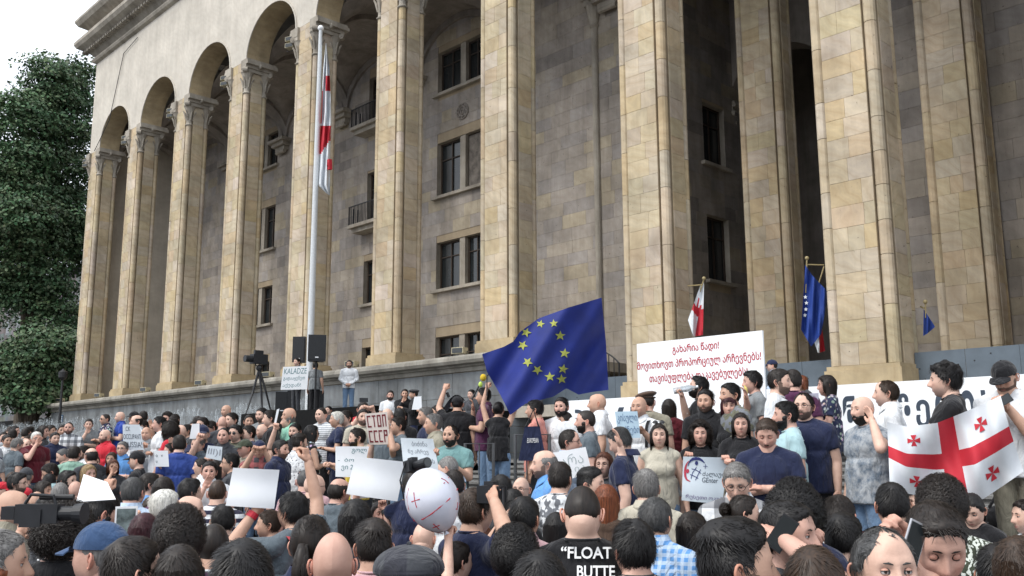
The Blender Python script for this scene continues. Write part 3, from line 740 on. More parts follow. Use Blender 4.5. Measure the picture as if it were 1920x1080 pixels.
def head_colors(P, fem, beardless=True):
    x, y, z = P[:, 0], P[:, 1], P[:, 2]; c = np.ones((len(P), 3)); fr = (y < -0.05)
    lips = gauss(x, z, 0, -0.061, 0.019, 0.0068)*fr
    c = c*(1-np.outer(np.clip(lips*1.2,0,1), np.array([0.30, 0.58, 0.52])))
    c = c*(1-np.outer(gauss(x, z, 0, -0.0605, 0.022, 0.0024)*fr, np.array([0.6, 0.7, 0.7])))
    c = c*(1-np.outer((gauss(x, z, 0.008, -0.036, 0.005, 0.004)+gauss(x, z, -0.008, -0.036, 0.005, 0.004))*fr, np.array([0.6, 0.65, 0.65])))
    sock = (gauss(x, z, 0.030, 0.014, 0.017, 0.010)+gauss(x, z, -0.030, 0.014, 0.017, 0.010))*fr
    c = c*(1-np.outer(sock, np.array([0.12, 0.20, 0.18])))  # eye-socket shading multiplied into the skin colour
    wr = np.clip(np.sin(z*700)*0.5+0.5, 0, 1)*gauss(x, z, 0, 0.062, 0.04, 0.018)*fr; c = c*(1-np.outer(wr, np.array([0.10, 0.13, 0.13])))
    nl = (gauss(x+z*0.45, z, 0.012, -0.045, 0.003, 0.016)+gauss(x-z*0.45, z, -0.012, -0.045, 0.003, 0.016))*fr; c = c*(1-np.outer(nl, np.array([0.22, 0.28, 0.27])))
    if not fem:
        st = sm(0.012, -0.03, z-0.045+0.0)*0
        jaw = sm(-0.035, -0.062, z)*sm(0.02, -0.03, y)*(1-lips)
        c = c*(1-np.outer(jaw, np.array([0.26, 0.24, 0.19])))
    chk = (gauss(x, z, 0.042, -0.022, 0.018, 0.018)+gauss(x, z, -0.042, -0.022, 0.018, 0.018)+gauss(x, z, 0, -0.025, 0.014, 0.012))*fr
    c = c*(1-np.outer(chk, np.array([-0.02, 0.09, 0.08])))
    return c
def eval_remesh(mb, voxel, smooth=4, dec=1.0, name='tmp'):
    me = mb.mesh(name, []); o = bpy.data.objects.new(name, me); C.objects.link(o)
    r = o.modifiers.new('r', 'REMESH'); r.mode = 'VOXEL'; r.voxel_size = voxel
    if smooth:
        s = o.modifiers.new('s', 'SMOOTH'); s.factor = 0.5; s.iterations = smooth
    if dec < 1:
        dm = o.modifiers.new('d', 'DECIMATE'); dm.ratio = dec
    dg = bpy.context.evaluated_depsgraph_get(); e = o.evaluated_get(dg); m2 = e.to_mesh()
    n = len(m2.vertices); co = np.empty(n*3); m2.vertices.foreach_get('co', co); faces = [tuple(p.vertices) for p in m2.polygons]
    e.to_mesh_clear(); bpy.data.objects.remove(o); bpy.data.meshes.remove(me)
    return co.reshape(-1, 3), faces
def capsule(mb, a, b, ra, rb, seg=14, flat=False):
    a, b = Vector(a), Vector(b); d = (b-a).normalized(); pts, rr = [], []
    if not flat:
        for t in (-0.98, -0.8, -0.5, 0): pts.append(a+d*ra*t); rr.append(ra*math.sqrt(1-t*t)+1e-3)
        for t in (0, 0.5, 0.8, 0.98): pts.append(b+d*rb*t); rr.append(rb*math.sqrt(1-t*t)+1e-3)
    else: pts = [a-d*ra*0.9, a-d*ra*0.5, a, b]; rr = [ra*0.45, ra*0.87, ra, rb]
    mb.tube(pts, rr, seg)
def chain(mb, pts, rads, seg=14):
    for i in range(len(pts)-1): capsule(mb, pts[i], pts[i+1], rads[i], rads[i+1], seg)
def make_hand(kind):
    mb = MB()
    # wrist at origin, fingers to -Z, palm faces -Y (right hand; thumb to +X)
    mb.sphere((0, 0, -0.045), (0.040, 0.0155, 0.05), 12, 8); mb.sphere((0.004, -0.003, -0.07), (0.039, 0.014, 0.026), 12, 8)
    chain(mb, [(0, 0, 0.045), (0, 0, 0.0), (0, 0, -0.03)], [0.025, 0.0245, 0.026])
    curls = {'relax': 0.28, 'grip': 1.25, 'flat': 0.05, 'point': 1.3}[kind]
    for i, (x, ln) in enumerate(((0.030, 0.070), (0.010, 0.079), (-0.010, 0.073), (-0.029, 0.057))):
        c = curls*(1+0.12*i)
        if kind == 'point' and i == 0: c = 0.15
        p = Vector((x, 0, -0.088)); ang = 0.12*c; pts = [Vector((x*0.92, 0, -0.065)), p]; rad = [0.0098, 0.0096]
        for s, f in enumerate((0.44, 0.31, 0.25)):
            ang += c*(0.75 if s else 0.6); p = p+Vector((x*0.05, -math.sin(ang)*ln*f, -math.cos(ang)*ln*f)); pts.append(p.copy()); rad.append((0.0088, 0.0080, 0.0070)[s])
        chain(mb, pts, rad, 9)
    tc = 0.9 if kind in ('grip', 'point') else 0.25
    chain(mb, [(0.022, -0.004, -0.02), (0.046, -0.014*(1+tc), -0.052), (0.052-0.018*tc, -0.02*(1+tc), -0.078), (0.054-0.036*tc, -0.022*(1+tc), -0.096)], [0.016, 0.0125, 0.0105, 0.0085], 9)
    return eval_remesh(mb, 0.0042, 2, 0.55)
HANDS = {k: make_hand(k) for k in ('relax', 'grip', 'flat', 'point')}

ARM = {  # elbow, wrist (for the arm on +X), hand kind, palm roll
    'down': ((0.235, 0.035, 1.13), (0.25, -0.035, 0.885), 'relax'),
    'cross': ((0.245, -0.03, 1.15), (-0.04, -0.215, 1.185), 'relax'),
    'clasp': ((0.245, 0.03, 1.14), (0.035, -0.19, 0.97), 'grip'),
    'hold': ((0.235, -0.05, 1.15), (0.17, -0.28, 1.27), 'grip'),
    'up': ((0.27, -0.13, 1.56), (0.20, -0.20, 1.82), 'grip'),
    'uphigh': ((0.27, -0.06, 1.66), (0.24, -0.12, 1.92), 'grip'),
    'ear': ((0.26, -0.16, 1.25), (0.125, -0.08, 1.52), 'grip'),
    'chin': ((0.16, -0.18, 1.17), (0.045, -0.17, 1.42), 'relax'),
    'film': ((0.20, -0.22, 1.33), (0.08, -0.33, 1.57), 'grip'),
    'drink': ((0.29, -0.20, 1.42), (0.12, -0.24, 1.60), 'grip'),
    'face': ((0.18, -0.24, 1.27), (0.045, -0.155, 1.50), 'relax'),
    'lap': ((0.22, -0.06, 1.13), (0.08, -0.30, 1.02), 'relax'),
    'wave': ((0.30, -0.15, 1.30), (0.26, -0.24, 1.55), 'flat'),
}
POSE = dict(down='down down', cross='cross cross', clasp='clasp clasp', hold='hold hold', up='up down', up2='up up', uphigh='uphigh down', upl='down up', ear='ear down', earl='down ear', chin='chin cross', film='film film', drink='drink down', face='face down', hup='hold up', cam='film film', lap='lap lap', arm='hold down', clap='wave hold', wave='wave down')
BODY = {}
def head_matrix(hy, hp, lean=0.0):
    return Matrix.Translation((0, -0.016-lean*0.18, 1.598-lean*0.05)) @ Matrix.Rotation(math.radians(hy), 4, 'Z') @ Matrix.Rotation(math.radians(hp), 4, 'X')
HEADD, HEADF = dir_grid(44, 36)
HEADP = {f: head_surf(HEADD, f) for f in (False, True)}
def proto(fem, pose, hy, hp, sleeve, seated, heavy):
    key = (fem, pose, hy, hp, sleeve, seated, heavy)
    if key in BODY: return BODY[key]
    mb = MB(); sh = MB(); tr = MB()
    sw = 0.158 if fem else 0.184; g = 1.16 if heavy else 1.0
    down = hp > 20
    ln = 0.25 if down else 0.0
    def T(p):     # slight forward lean of the upper body when looking down
        p = Vector(p); 
        if p.z > 0.95: p.y -= ln*0.28*(p.z-0.95)/0.65
        return p
    mb.sphere(T((0, 0.0, 0.96)), (0.150*g, 0.105*g, 0.12), 14, 10); mb.sphere(T((0, -0.01, 1.10)), ((0.125 if fem else 0.145)*g, 0.10*g, 0.15), 14, 10)
    mb.sphere(T((0, 0.0, 1.28)), ((0.144 if fem else 0.172)*g, 0.112*g, 0.17), 14, 10)
    if fem: mb.sphere(T((0.065, -0.085, 1.27)), (0.052, 0.045, 0.052), 10, 8); mb.sphere(T((-0.065, -0.085, 1.27)), (0.052, 0.045, 0.052), 10, 8)
    for q in (-1, 1): capsule(mb, T((q*0.04, 0.018, 1.455)), T((q*(sw-0.012), 0.012, 1.410)), 0.050, 0.050)
    mb.sphere(T((0, 0.028, 1.445)), (0.115, 0.062, 0.078), 12, 8)
    nr = 0.051 if fem else 0.062
    hm = head_matrix(hy, hp, ln)
    chain(mb, [T((0, 0.02, 1.40)), T((0, 0.012, 1.50)), hm @ Vector((0, 0.015, -0.045))], [nr*1.12, nr, nr*0.97])
    # sleeves over arms
    arms = POSE[pose].split() if isinstance(pose, str) else list(pose)
    sh.sphere(T((0, 0.0, 1.30)), ((0.156 if fem else 0.190)*g, 0.128*g, 0.175), 16, 10)
    sh.sphere(T((0, -0.005, 1.10)), ((0.150 if fem else 0.168)*g, 0.122*g, 0.18), 16, 10)
    if fem: sh.sphere(T((0, -0.088, 1.27)), (0.145, 0.075, 0.088), 12, 8)
    hem = 0.86
    n0 = [T((0, 0.0, 1.10)), T((0, 0, hem))]
    A, B = n0
    pts = []
    sh.v += []; seg = 18; base = len(sh.v)
    for (zc, k) in ((1.20, 0.96), (1.05, 1.0), (hem, 1.03)):
        cc = T((0, -0.002, zc))
        for i in range(seg):
            a = 2*math.pi*i/seg; sh.v.append((cc.x+0.182*g*k*(0.93 if fem else 1)*math.cos(a), cc.y+0.138*g*k*math.sin(a), zc))
    for j in range(2):
        for i in range(seg): sh.f.append((base+j*seg+i, base+j*seg+(i+1) % seg, base+(j+1)*seg+(i+1) % seg, base+(j+1)*seg+i)); sh.c.append(None); sh.mi.append(0)
    sh.f.append(tuple(base+i for i in reversed(range(seg)))); sh.c.append(None); sh.mi.append(0)
    sh.f.append(tuple(base+2*seg+i for i in range(seg))); sh.c.append(None); sh.mi.append(0)
    sh.v = [tuple(v) for v in sh.v]
    for q in (-1, 1): capsule(sh, T((q*0.05, 0.018, 1.452)), T((q*(sw-0.014), 0.012, 1.405)), 0.058, 0.060)
    sh.sphere(T((0, 0.030, 1.436)), (0.125, 0.074, 0.080), 12, 8)
    hands = []
    for s, an in zip((-1, 1), arms):
        S = T((sw*s, 0.012, 1.395))
        if isinstance(an, str):
            e, w, hk = ARM[an]; e = T(Vector((e[0]*s*(0.92 if fem else 1), e[1], e[2]))); w = T(Vector((w[0]*s, w[1], w[2])))
        else:
            hk = an[3]; w = Vector(an[:3]); dv = w-S; L1, L2 = 0.285, 0.265; dl = min(dv.length, 0.97*(L1+L2)); dv = dv.normalized(); w = S+dv*dl
            ca = max(-1, min(1, (L1*L1+dl*dl-L2*L2)/(2*L1*dl))); pole = Vector((0.40*s, 0.15, -1.0)); pole = (pole-dv*pole.dot(dv)).normalized(); e = S+dv*(L1*ca)+pole*(L1*math.sqrt(1-ca*ca))
        ar = 0.90 if fem else 1.12
        chain(mb, [S, S.lerp(e, 0.5), e], [0.053*ar, 0.047*ar, 0.040*ar]); chain(mb, [e, e.lerp(w, 0.35), w], [0.039*ar, 0.038*ar, 0.0265*ar])
        if sleeve == 'short': capsule(sh, S, S.lerp(e, 0.62), 0.062*ar, 0.061*ar, 14, True)
        elif sleeve == 'long':
            chain(sh, [S, S.lerp(e, 0.5), e], [0.063*ar, 0.059*ar, 0.053*ar]); capsule(sh, e, e.lerp(w, 0.93), 0.053*ar, 0.038*ar, 14, True)
        hands.append((w, (w-e).normalized(), s, hk))
    # legs
    for s in (-1, 1):
        if seated:
            kx = (0.12*s, -0.46, 0.90); ax_ = (0.12*s, -0.48, 0.48)
            chain(mb, [(0.085*s, -0.02, 0.93), kx, ax_], [0.085, 0.056, 0.04]); chain(tr, [(0.085*s, -0.02, 0.93), kx], [0.099, 0.068]); capsule(tr, kx, ax_, 0.068, 0.058, 14, True)
            capsule(tr, (ax_[0], ax_[1], ax_[2]-0.04), (ax_[0], ax_[1]-0.15, ax_[2]-0.06), 0.045, 0.038)
        else:
            chain(mb, [(0.085*s, 0, 0.93), (0.095*s, -0.01, 0.50), (0.10*s, 0.02, 0.09)], [0.082, 0.055, 0.038])
            chain(tr, [(0.085*s, 0, 0.93), (0.095*s, -0.01, 0.50)], [0.097*g, 0.068]); capsule(tr, (0.095*s, -0.01, 0.50), (0.10*s, 0.02, 0.07), 0.068, 0.062, 14, True)
    tr.sphere(T((0, 0, 0.94)), (0.156*g, 0.110*g, 0.12), 14, 10)
    co, fa = eval_remesh(mb, 0.0125, 3, 0.6); n = len(co); cols = np.ones((n, 3))
    V, F_ = [co], list(fa); off = n
    # head
    rk = random.Random(str(key)); hp_ = head_surf(HEADD, fem, True, rk.uniform(0.8, 1.3), rk.uniform(0.7, 1.2)); cl = head_colors(hp_, fem); H4 = np.array(hm)
    V.append(hp_ @ H4[:3, :3].T+H4[:3, 3]); F_ += [tuple(i+off for i in f) for f in HEADF]; cols = np.vstack([cols, cl]); off += len(hp_)
    # ears
    for s in (-1, 1):
        em = MB(); er = Matrix.Translation((0.070*s if not fem else 0.066*s, 0.012, -0.004)) @ Matrix.Rotation(-0.45*s, 4, 'Z') @ Matrix.Rotation(-0.15, 4, 'X')
        em.tube([tuple(er @ Vector((0.010*s+0.002*s*math.cos(t), 0.016*math.cos(t)*(1.0 if math.sin(t) > 0 else 0.7)+0.006, 0.028*math.sin(t)))) for t in np.linspace(-2.2, 3.4, 15)], [0.0042]*13+[0.003, 0.002], 6)
        em.sphere(tuple(er @ Vector((0.002*s, 0.004, 0.0))), (0.008, 0.015, 0.026), 8, 6, rot=er.to_3x3())
        ev = np.array(em.v) @ H4[:3, :3].T+H4[:3, 3]; V.append(ev); F_ += [tuple(i+off for i in f) for f in em.f]; off += len(ev); cols = np.vstack([cols, np.tile([1.0, 0.78, 0.74], (len(ev), 1))])
    for (w, d, s, hk) in hands:
        hv, hf = HANDS[hk]; hv = hv.copy(); hv[:, 0] *= s if True else 1
        sc = 0.9 if fem else 1.0
        z = -d; fwd = Vector((0, 0, 1)) if abs(d.z) < 0.8 else Vector((0, 1, 0))
        # palm direction: towards the body mid-line for hanging arms, forward for raised ones
        pn = Vector((-s, 0.1, 0.0)) if d.z < -0.3 else (Vector((-0.3*s, -1, 0)) if d.z > 0.6 else Vector((0, 0.2, -1)))
        yv = -(pn-z*pn.dot(z)).normalized(); xv = yv.cross(z)
        if s < 0: xv = xv
        R = np.array(Matrix((xv, yv, z)).transposed())
        hv = (hv*sc) @ R.T+np.array(w)
        V.append(hv); F_ += [tuple(i+off for i in (f if s > 0 else reversed(f))) for f in hf]; off += len(hv); cols = np.vstack([cols, np.tile([1.0, 0.93, 0.9], (len(hv), 1))])
    def mk(nm, verts, faces, mat, cols=None):
        me = bpy.data.meshes.new(nm); me.from_pydata([tuple(v) for v in verts], [], faces); me.materials.append(mat)
        me.polygons.foreach_set('use_smooth', [True]*len(faces))
        if cols is not None:
            ca = me.color_attributes.new('Col', 'FLOAT_COLOR', 'POINT'); ca.data.foreach_set('color', np.hstack([cols, np.ones((len(cols), 1))]).astype(np.float32).ravel())
        me.update(); return me
    body = mk('body', np.vstack(V), F_, skinmat('m'), cols)
    sco, sfa = eval_remesh(sh, 0.014, 3, 0.7)
    # folds
    x, y, z = sco.T; f = 0.0045*np.sin(38*z+9*np.sin(14*x)+6*y)*sm(1.42, 1.25, z)+0.004*np.sin(45*x+20*z*np.sign(x)+7*y)*sm(1.35, 1.0, z)
    cx = np.stack([x, y-0.0, np.zeros_like(z)], 1); cx /= (np.linalg.norm(cx, axis=1, keepdims=True)+1e-6); sco = sco+cx*f[:, None]
    shirt = mk('shirt', sco, sfa, cloth('grey'))
    tco, tfa = eval_remesh(tr, 0.016, 3, 0.6); x, y, z = tco.T
    tco[:, 1] += 0.004*np.sin(50*z+8*np.sin(20*x))
    trou = mk('trousers', tco, tfa, cloth('jeans'))
    BODY[key] = (body, shirt, trou, hm, [(h[0].copy(), h[1].copy()) for h in hands]); return BODY[key]

# ---- hair -------------------------------------------------
def hairline(a):      # a: 0 front .. pi back ; lowest dz that carries hair
    return np.interp(a, [0, 0.45, 0.8, 1.12, 1.3, 1.5, 1.75, 2.2, 3.15], [0.60, 0.58, 0.50, 0.30, -0.02, -0.02, -0.18, -0.56, -0.70])
HAIR = {}
STY = dict(short=(0.015, 0.007), crop=(0.009, 0.005), buzz=(0.004, 0.003), fade=(0.020, 0.003), quiff=(0.038, 0.006), messy=(0.030, 0.016), curly=(0.028, 0.022), bigcurly=(0.06, 0.055), balding=(0.0, 0.009), recede=(0.012, 0.009), thin=(0.008, 0.010), long=(0.011, 0.012), bob=(0.014, 0.015), bun=(0.010, 0.008), pony=(0.010, 0.008), longcurly=(0.03, 0.04), bangs=(0.014, 0.015), grown=(0.020, 0.016))
def hair_mesh(style):
    if style in HAIR: return HAIR[style]
    r = np.random.default_rng(abs(hash(style)) % 1000 if False else sum(ord(c) for c in style))
    top, side = STY[style]
    longk = style in ('long', 'bob', 'longcurly', 'bangs')
    def thick(d):
        a = np.arccos(np.clip(-d[:, 1]/np.maximum(np.hypot(d[:, 0], d[:, 1]), 1e-6), -1, 1)); dz = d[:, 2]
        hl = hairline(a)
        if style == 'bangs': hl = np.where(a < 0.9, hl-0.25, hl)
        if style in ('recede', 'thin'): hl = hl+0.22*np.exp(-((a-0.45)/0.35)**2)+0.1*(a < 0.8)
        if longk: hl = np.where(a > 1.15, -0.75, hl)
        hl = hl+0.035*np.sin(23*a*np.sign(d[:, 0])+3)+0.02*np.sin(51*a+d[:, 0]*9)
        mar = sm(0.0, 0.22 if style not in ('fade', 'buzz') else 0.3, dz-hl)
        t = side+(top-side)*sm(0.15, 0.75, dz)
        if style == 'fade' or style == 'quiff': t = side+(top-side)*sm(0.42, 0.66, dz)
        if style == 'quiff': t = t*(1+0.5*np.exp(-((a)/0.9)**2)*sm(0.5, 0.8, dz))
        if style in ('balding',):
            mar = mar*sm(1.0, 1.35, a)*sm(0.62, 0.42, dz-0.1*(a > 2.2))
        if style == 'thin': t = t*(1-0.7*sm(0.55, 0.85, dz))
        return t, mar
    d, f = dir_grid(48, 40, 0.0); P = head_surf(d, False, False); t, mar = thick(d)
    ph = r.uniform(0, 6, 8)
    lump = np.sin(7*d[:, 0]+ph[0])*np.sin(9*d[:, 1]+ph[1])*np.sin(8*d[:, 2]+ph[2])
    fine = np.sin(31*d[:, 0]+ph[3]+3*lump)*np.sin(27*d[:, 1]+ph[4])*np.sin(29*d[:, 2]+ph[5])
    amp = dict(messy=0.5, curly=0.35, bigcurly=0.3, longcurly=0.3, quiff=0.3, grown=0.3).get(style, 0.16)
    off = -0.006+mar*(0.006+t*(1+amp*lump+amp*0.5*fine))
    P = P+d*off[:, None]
    mb = MB(); mb.v = [tuple(p) for p in P]; mb.f = list(f); mb.c = [None]*len(f); mb.mi = [0]*len(f)
    # strands
    def ribbon(pts, w):
        n0 = len(mb.v)
        for i, p in enumerate(pts):
            q = pts[min(i+1, len(pts)-1)]-pts[max(i-1, 0)]; nrm = p/np.linalg.norm(p); s = np.cross(q, nrm); s = s/(np.linalg.norm(s)+1e-9)*w*(1-0.75*i/(len(pts)-1))
            mb.v += [tuple(p-s), tuple(p+s)]
        for i in range(len(pts)-1):
            a = n0+2*i; mb.f.append((a, a+1, a+3, a+2)); mb.c.append(None); mb.mi.append(0)
    N_ = {'buzz': 0, 'balding': 900, 'bun': 1500, 'pony': 1500, 'long': 1500, 'bob': 1700, 'bangs': 1600}.get(style, 2200)
    dd = r.normal(size=(N_*3+10, 3)); dd /= np.linalg.norm(dd, axis=1, keepdims=True); tt, mm = thick(dd); ok = mm > 0.35; dd, tt, mm = dd[ok][:N_], tt[ok][:N_], mm[ok][:N_]
    S = head_surf(dd, False, False); crown = np.array([0.1, 0.5, 0.86])
    for i in range(len(dd)):
        n = dd[i]; g = n-crown; g = g-n*np.dot(g, n); g = g/(np.linalg.norm(g)+1e-6)
        if style in ('short', 'crop', 'fade', 'quiff', 'grown', 'recede', 'thin'): g = g+np.array([0.5, 0.5 if n[1] < -0.2 else -0.1, 0])*(n[2] > 0.3)
        if style in ('bun', 'pony'): g = np.array([0, 0.9, 0.25]) if n[1] < 0.7 else np.array([0, 0.2, 0.8]); g = g-n*np.dot(g, n); g = g/(np.linalg.norm(g)+1e-6)
        if n[1] < -0.1 and n[2] < 0.93 and not longk and r.random() > 0.2: g = g*0.15+np.array([0.45 if n[0] > -0.1 else -0.3, 0.55, 0.15]); g = g-n*np.dot(g, n)
        g = g+r.normal(size=3)*(0.4 if style in ('messy', 'quiff', 'grown') else 0.25); g = g-n*np.dot(g, n)
        p = S[i]+n*tt[i]*mm[i]*0.75
        if style in ('curly', 'bigcurly', 'longcurly'):
            e1 = np.cross(n, g); e1 /= np.linalg.norm(e1)+1e-9; rr = r.uniform(0.006, 0.011); k0 = r.uniform(0, 6); pts = [p+n*(0.006+tt[i]*0.10*j)+rr*(np.cos(k0+1.5*j)*g*0.8+np.sin(k0+1.5*j)*e1) for j in range(7)]; ribbon(pts, 0.0028)
        else:
            L_ = 0.018+tt[i]*0.8; lift = 0.06+ (0.22 if style in ('messy', 'quiff') else 0.10)*r.random()
            pts = [p+g*L_*s_+n*(lift*L_*math.sin(s_*2.2))*1.0-n*0.35*(L_*s_)**2/0.09*0.5 for s_ in (0, 0.33, 0.66, 1.0)]; ribbon(pts, 0.0016 if L_ < 0.05 else 0.002)
    if longk:
        zend = {'long': -0.34, 'bob': -0.125, 'bangs': -0.125, 'longcurly': -0.26}[style]; cur = style == 'longcurly'
        # curtain under-volume
        nu, nv = 30, 8
        a = np.linspace(1.3, 2*math.pi-1.3, nu+1); n0 = len(mb.v)
        for j in range(nv+1):
            z = 0.02+(zend*0.92-0.02)*j/nv
            for q in a:
                bulge = 1+0.06*math.sin(math.pi*j/nv)+(0.25 if cur else 0.04)*j/nv*math.sin(3*q)
                rx, ry = 0.080*bulge*(1.12 if cur else 1), (0.098*bulge if math.cos(q) < 0 else 0.075)
                if style == 'bob' or style == 'bangs': rx *= 1.03
                # q: 0 front
                mb.v.append((rx*math.sin(q), -ry*math.cos(q)*(1-0.15*j/nv)+0.006, z))
        for j in range(nv):
            for i in range(nu): k = n0+j*(nu+1)+i; mb.f.append((k, k+1, k+nu+2, k+nu+1)); mb.c.append(None); mb.mi.append(0)
        for _ in range(900):
            q = r.uniform(1.2, 2*math.pi-1.2); z0 = r.uniform(-0.02, 0.05); ln = (zend-z0)*r.uniform(0.75, 1.06); ph_ = r.uniform(0, 6); R = r.uniform(1.0, 1.10)*(1.15 if cur else 1); pts = []
            for s_ in np.linspace(0, 1, 8):
                wv = (0.016 if cur else 0.003)*math.sin(ph_+s_*(22 if cur else 5)); rx = (0.081*R+wv); ry = (0.100 if math.cos(q) < 0 else 0.078)*R+wv
                pts.append(np.array([rx*math.sin(q), -ry*math.cos(q)*(1-0.15*s_)+0.006, z0+ln*s_]))
            ribbon(pts, 0.0040)
    if style in ('bun', 'pony'):
        c0 = np.array([0, 0.125, 0.03]) if style == 'bun' else np.array([0, 0.115, 0.02])
        if style == 'bun':
            mb.sphere(tuple(c0), (0.040, 0.034, 0.038), 14, 10)
            for _ in range(500):
                n = r.normal(size=3); n /= np.linalg.norm(n); e1 = np.cross(n, r.normal(size=3)); e1 /= np.linalg.norm(e1)
                e2 = np.cross(n, e1); k0 = r.uniform(0, 6); R = r.uniform(0.036, 0.05); ribbon([c0+R*(math.cos(k0+0.4*j)*e1+math.sin(k0+0.4*j)*n)*np.array([1, .85, 1]) for j in range(6)], 0.0022)
        else:
            mb.tube([tuple(c0+np.array([0, 0.03*math.sin(s_*3), -0.20*s_])) for s_ in np.linspace(0, 1, 7)], [0.016, 0.024, 0.028, 0.027, 0.023, 0.016, 0.006], 10)
            for _ in range(400):
                q = r.uniform(0, 6.28); R = r.uniform(0.02, 0.034); ribbon([c0+np.array([R*math.cos(q)*math.sin(0.5+s_*2.3), R*math.sin(q)*math.sin(0.5+s_*2.3)+0.03*math.sin(s_*3), -0.23*s_]) for s_ in np.linspace(0, 1, 6)], 0.003)
    me = mb.mesh('hair', [hairmat('dark')], True); HAIR[style] = me; return me
def beard_mesh(kind):
    key = 'beard_'+kind
    if key in HAIR: return HAIR[key]
    d, f = dir_grid(60, 50, 0.35); P = head_surf(d); x, y, z = P.T
    a = np.arccos(np.clip(-d[:, 1]/np.maximum(np.hypot(d[:, 0], d[:, 1]), 1e-6), -1, 1))
    lip = gauss(x, z, 0, -0.061, 0.021, 0.0085); r = sm(-0.028, -0.055, z)*sm(1.6, 1.35, a)*sm(-1.0, -0.93, d[:, 2]+0.02)
    side = sm(0.02, -0.02, z)*sm(1.12, 1.28, a)*sm(1.52, 1.4, a)
    m = np.maximum(r*(1-gauss(x, z, 0.03, -0.032, 0.02, 0.016)-gauss(x, z, -0.03, -0.032, 0.02, 0.016)), side)
    must = gauss(x, z, 0, -0.0475, 0.022, 0.006)*1.3
    if kind == 'mustache': m = must
    elif kind == 'goatee': m = np.maximum(gauss(x, z, 0, -0.095, 0.022, 0.022)*1.3, must)
    else: m = np.maximum(m, must)
    m = np.clip(m*(1-lip*1.2), 0, 1)
    off = -0.003+sm(0.2, 0.7, m)*(0.003+(0.0075 if kind == 'full' else 0.0035)*(1+0.4*np.sin(300*x)*np.sin(240*z)))
    P = P+d*off[:, None]
    me = bpy.data.meshes.new('beard'); me.from_pydata([tuple(p) for p in P], [], f); me.materials.append(hairmat('dark')); me.polygons.foreach_set('use_smooth', [True]*len(f)); HAIR[key] = me; return me
STUB = plain('stubble', (0.03, 0.022, 0.018), 0.8, alpha=0.5)
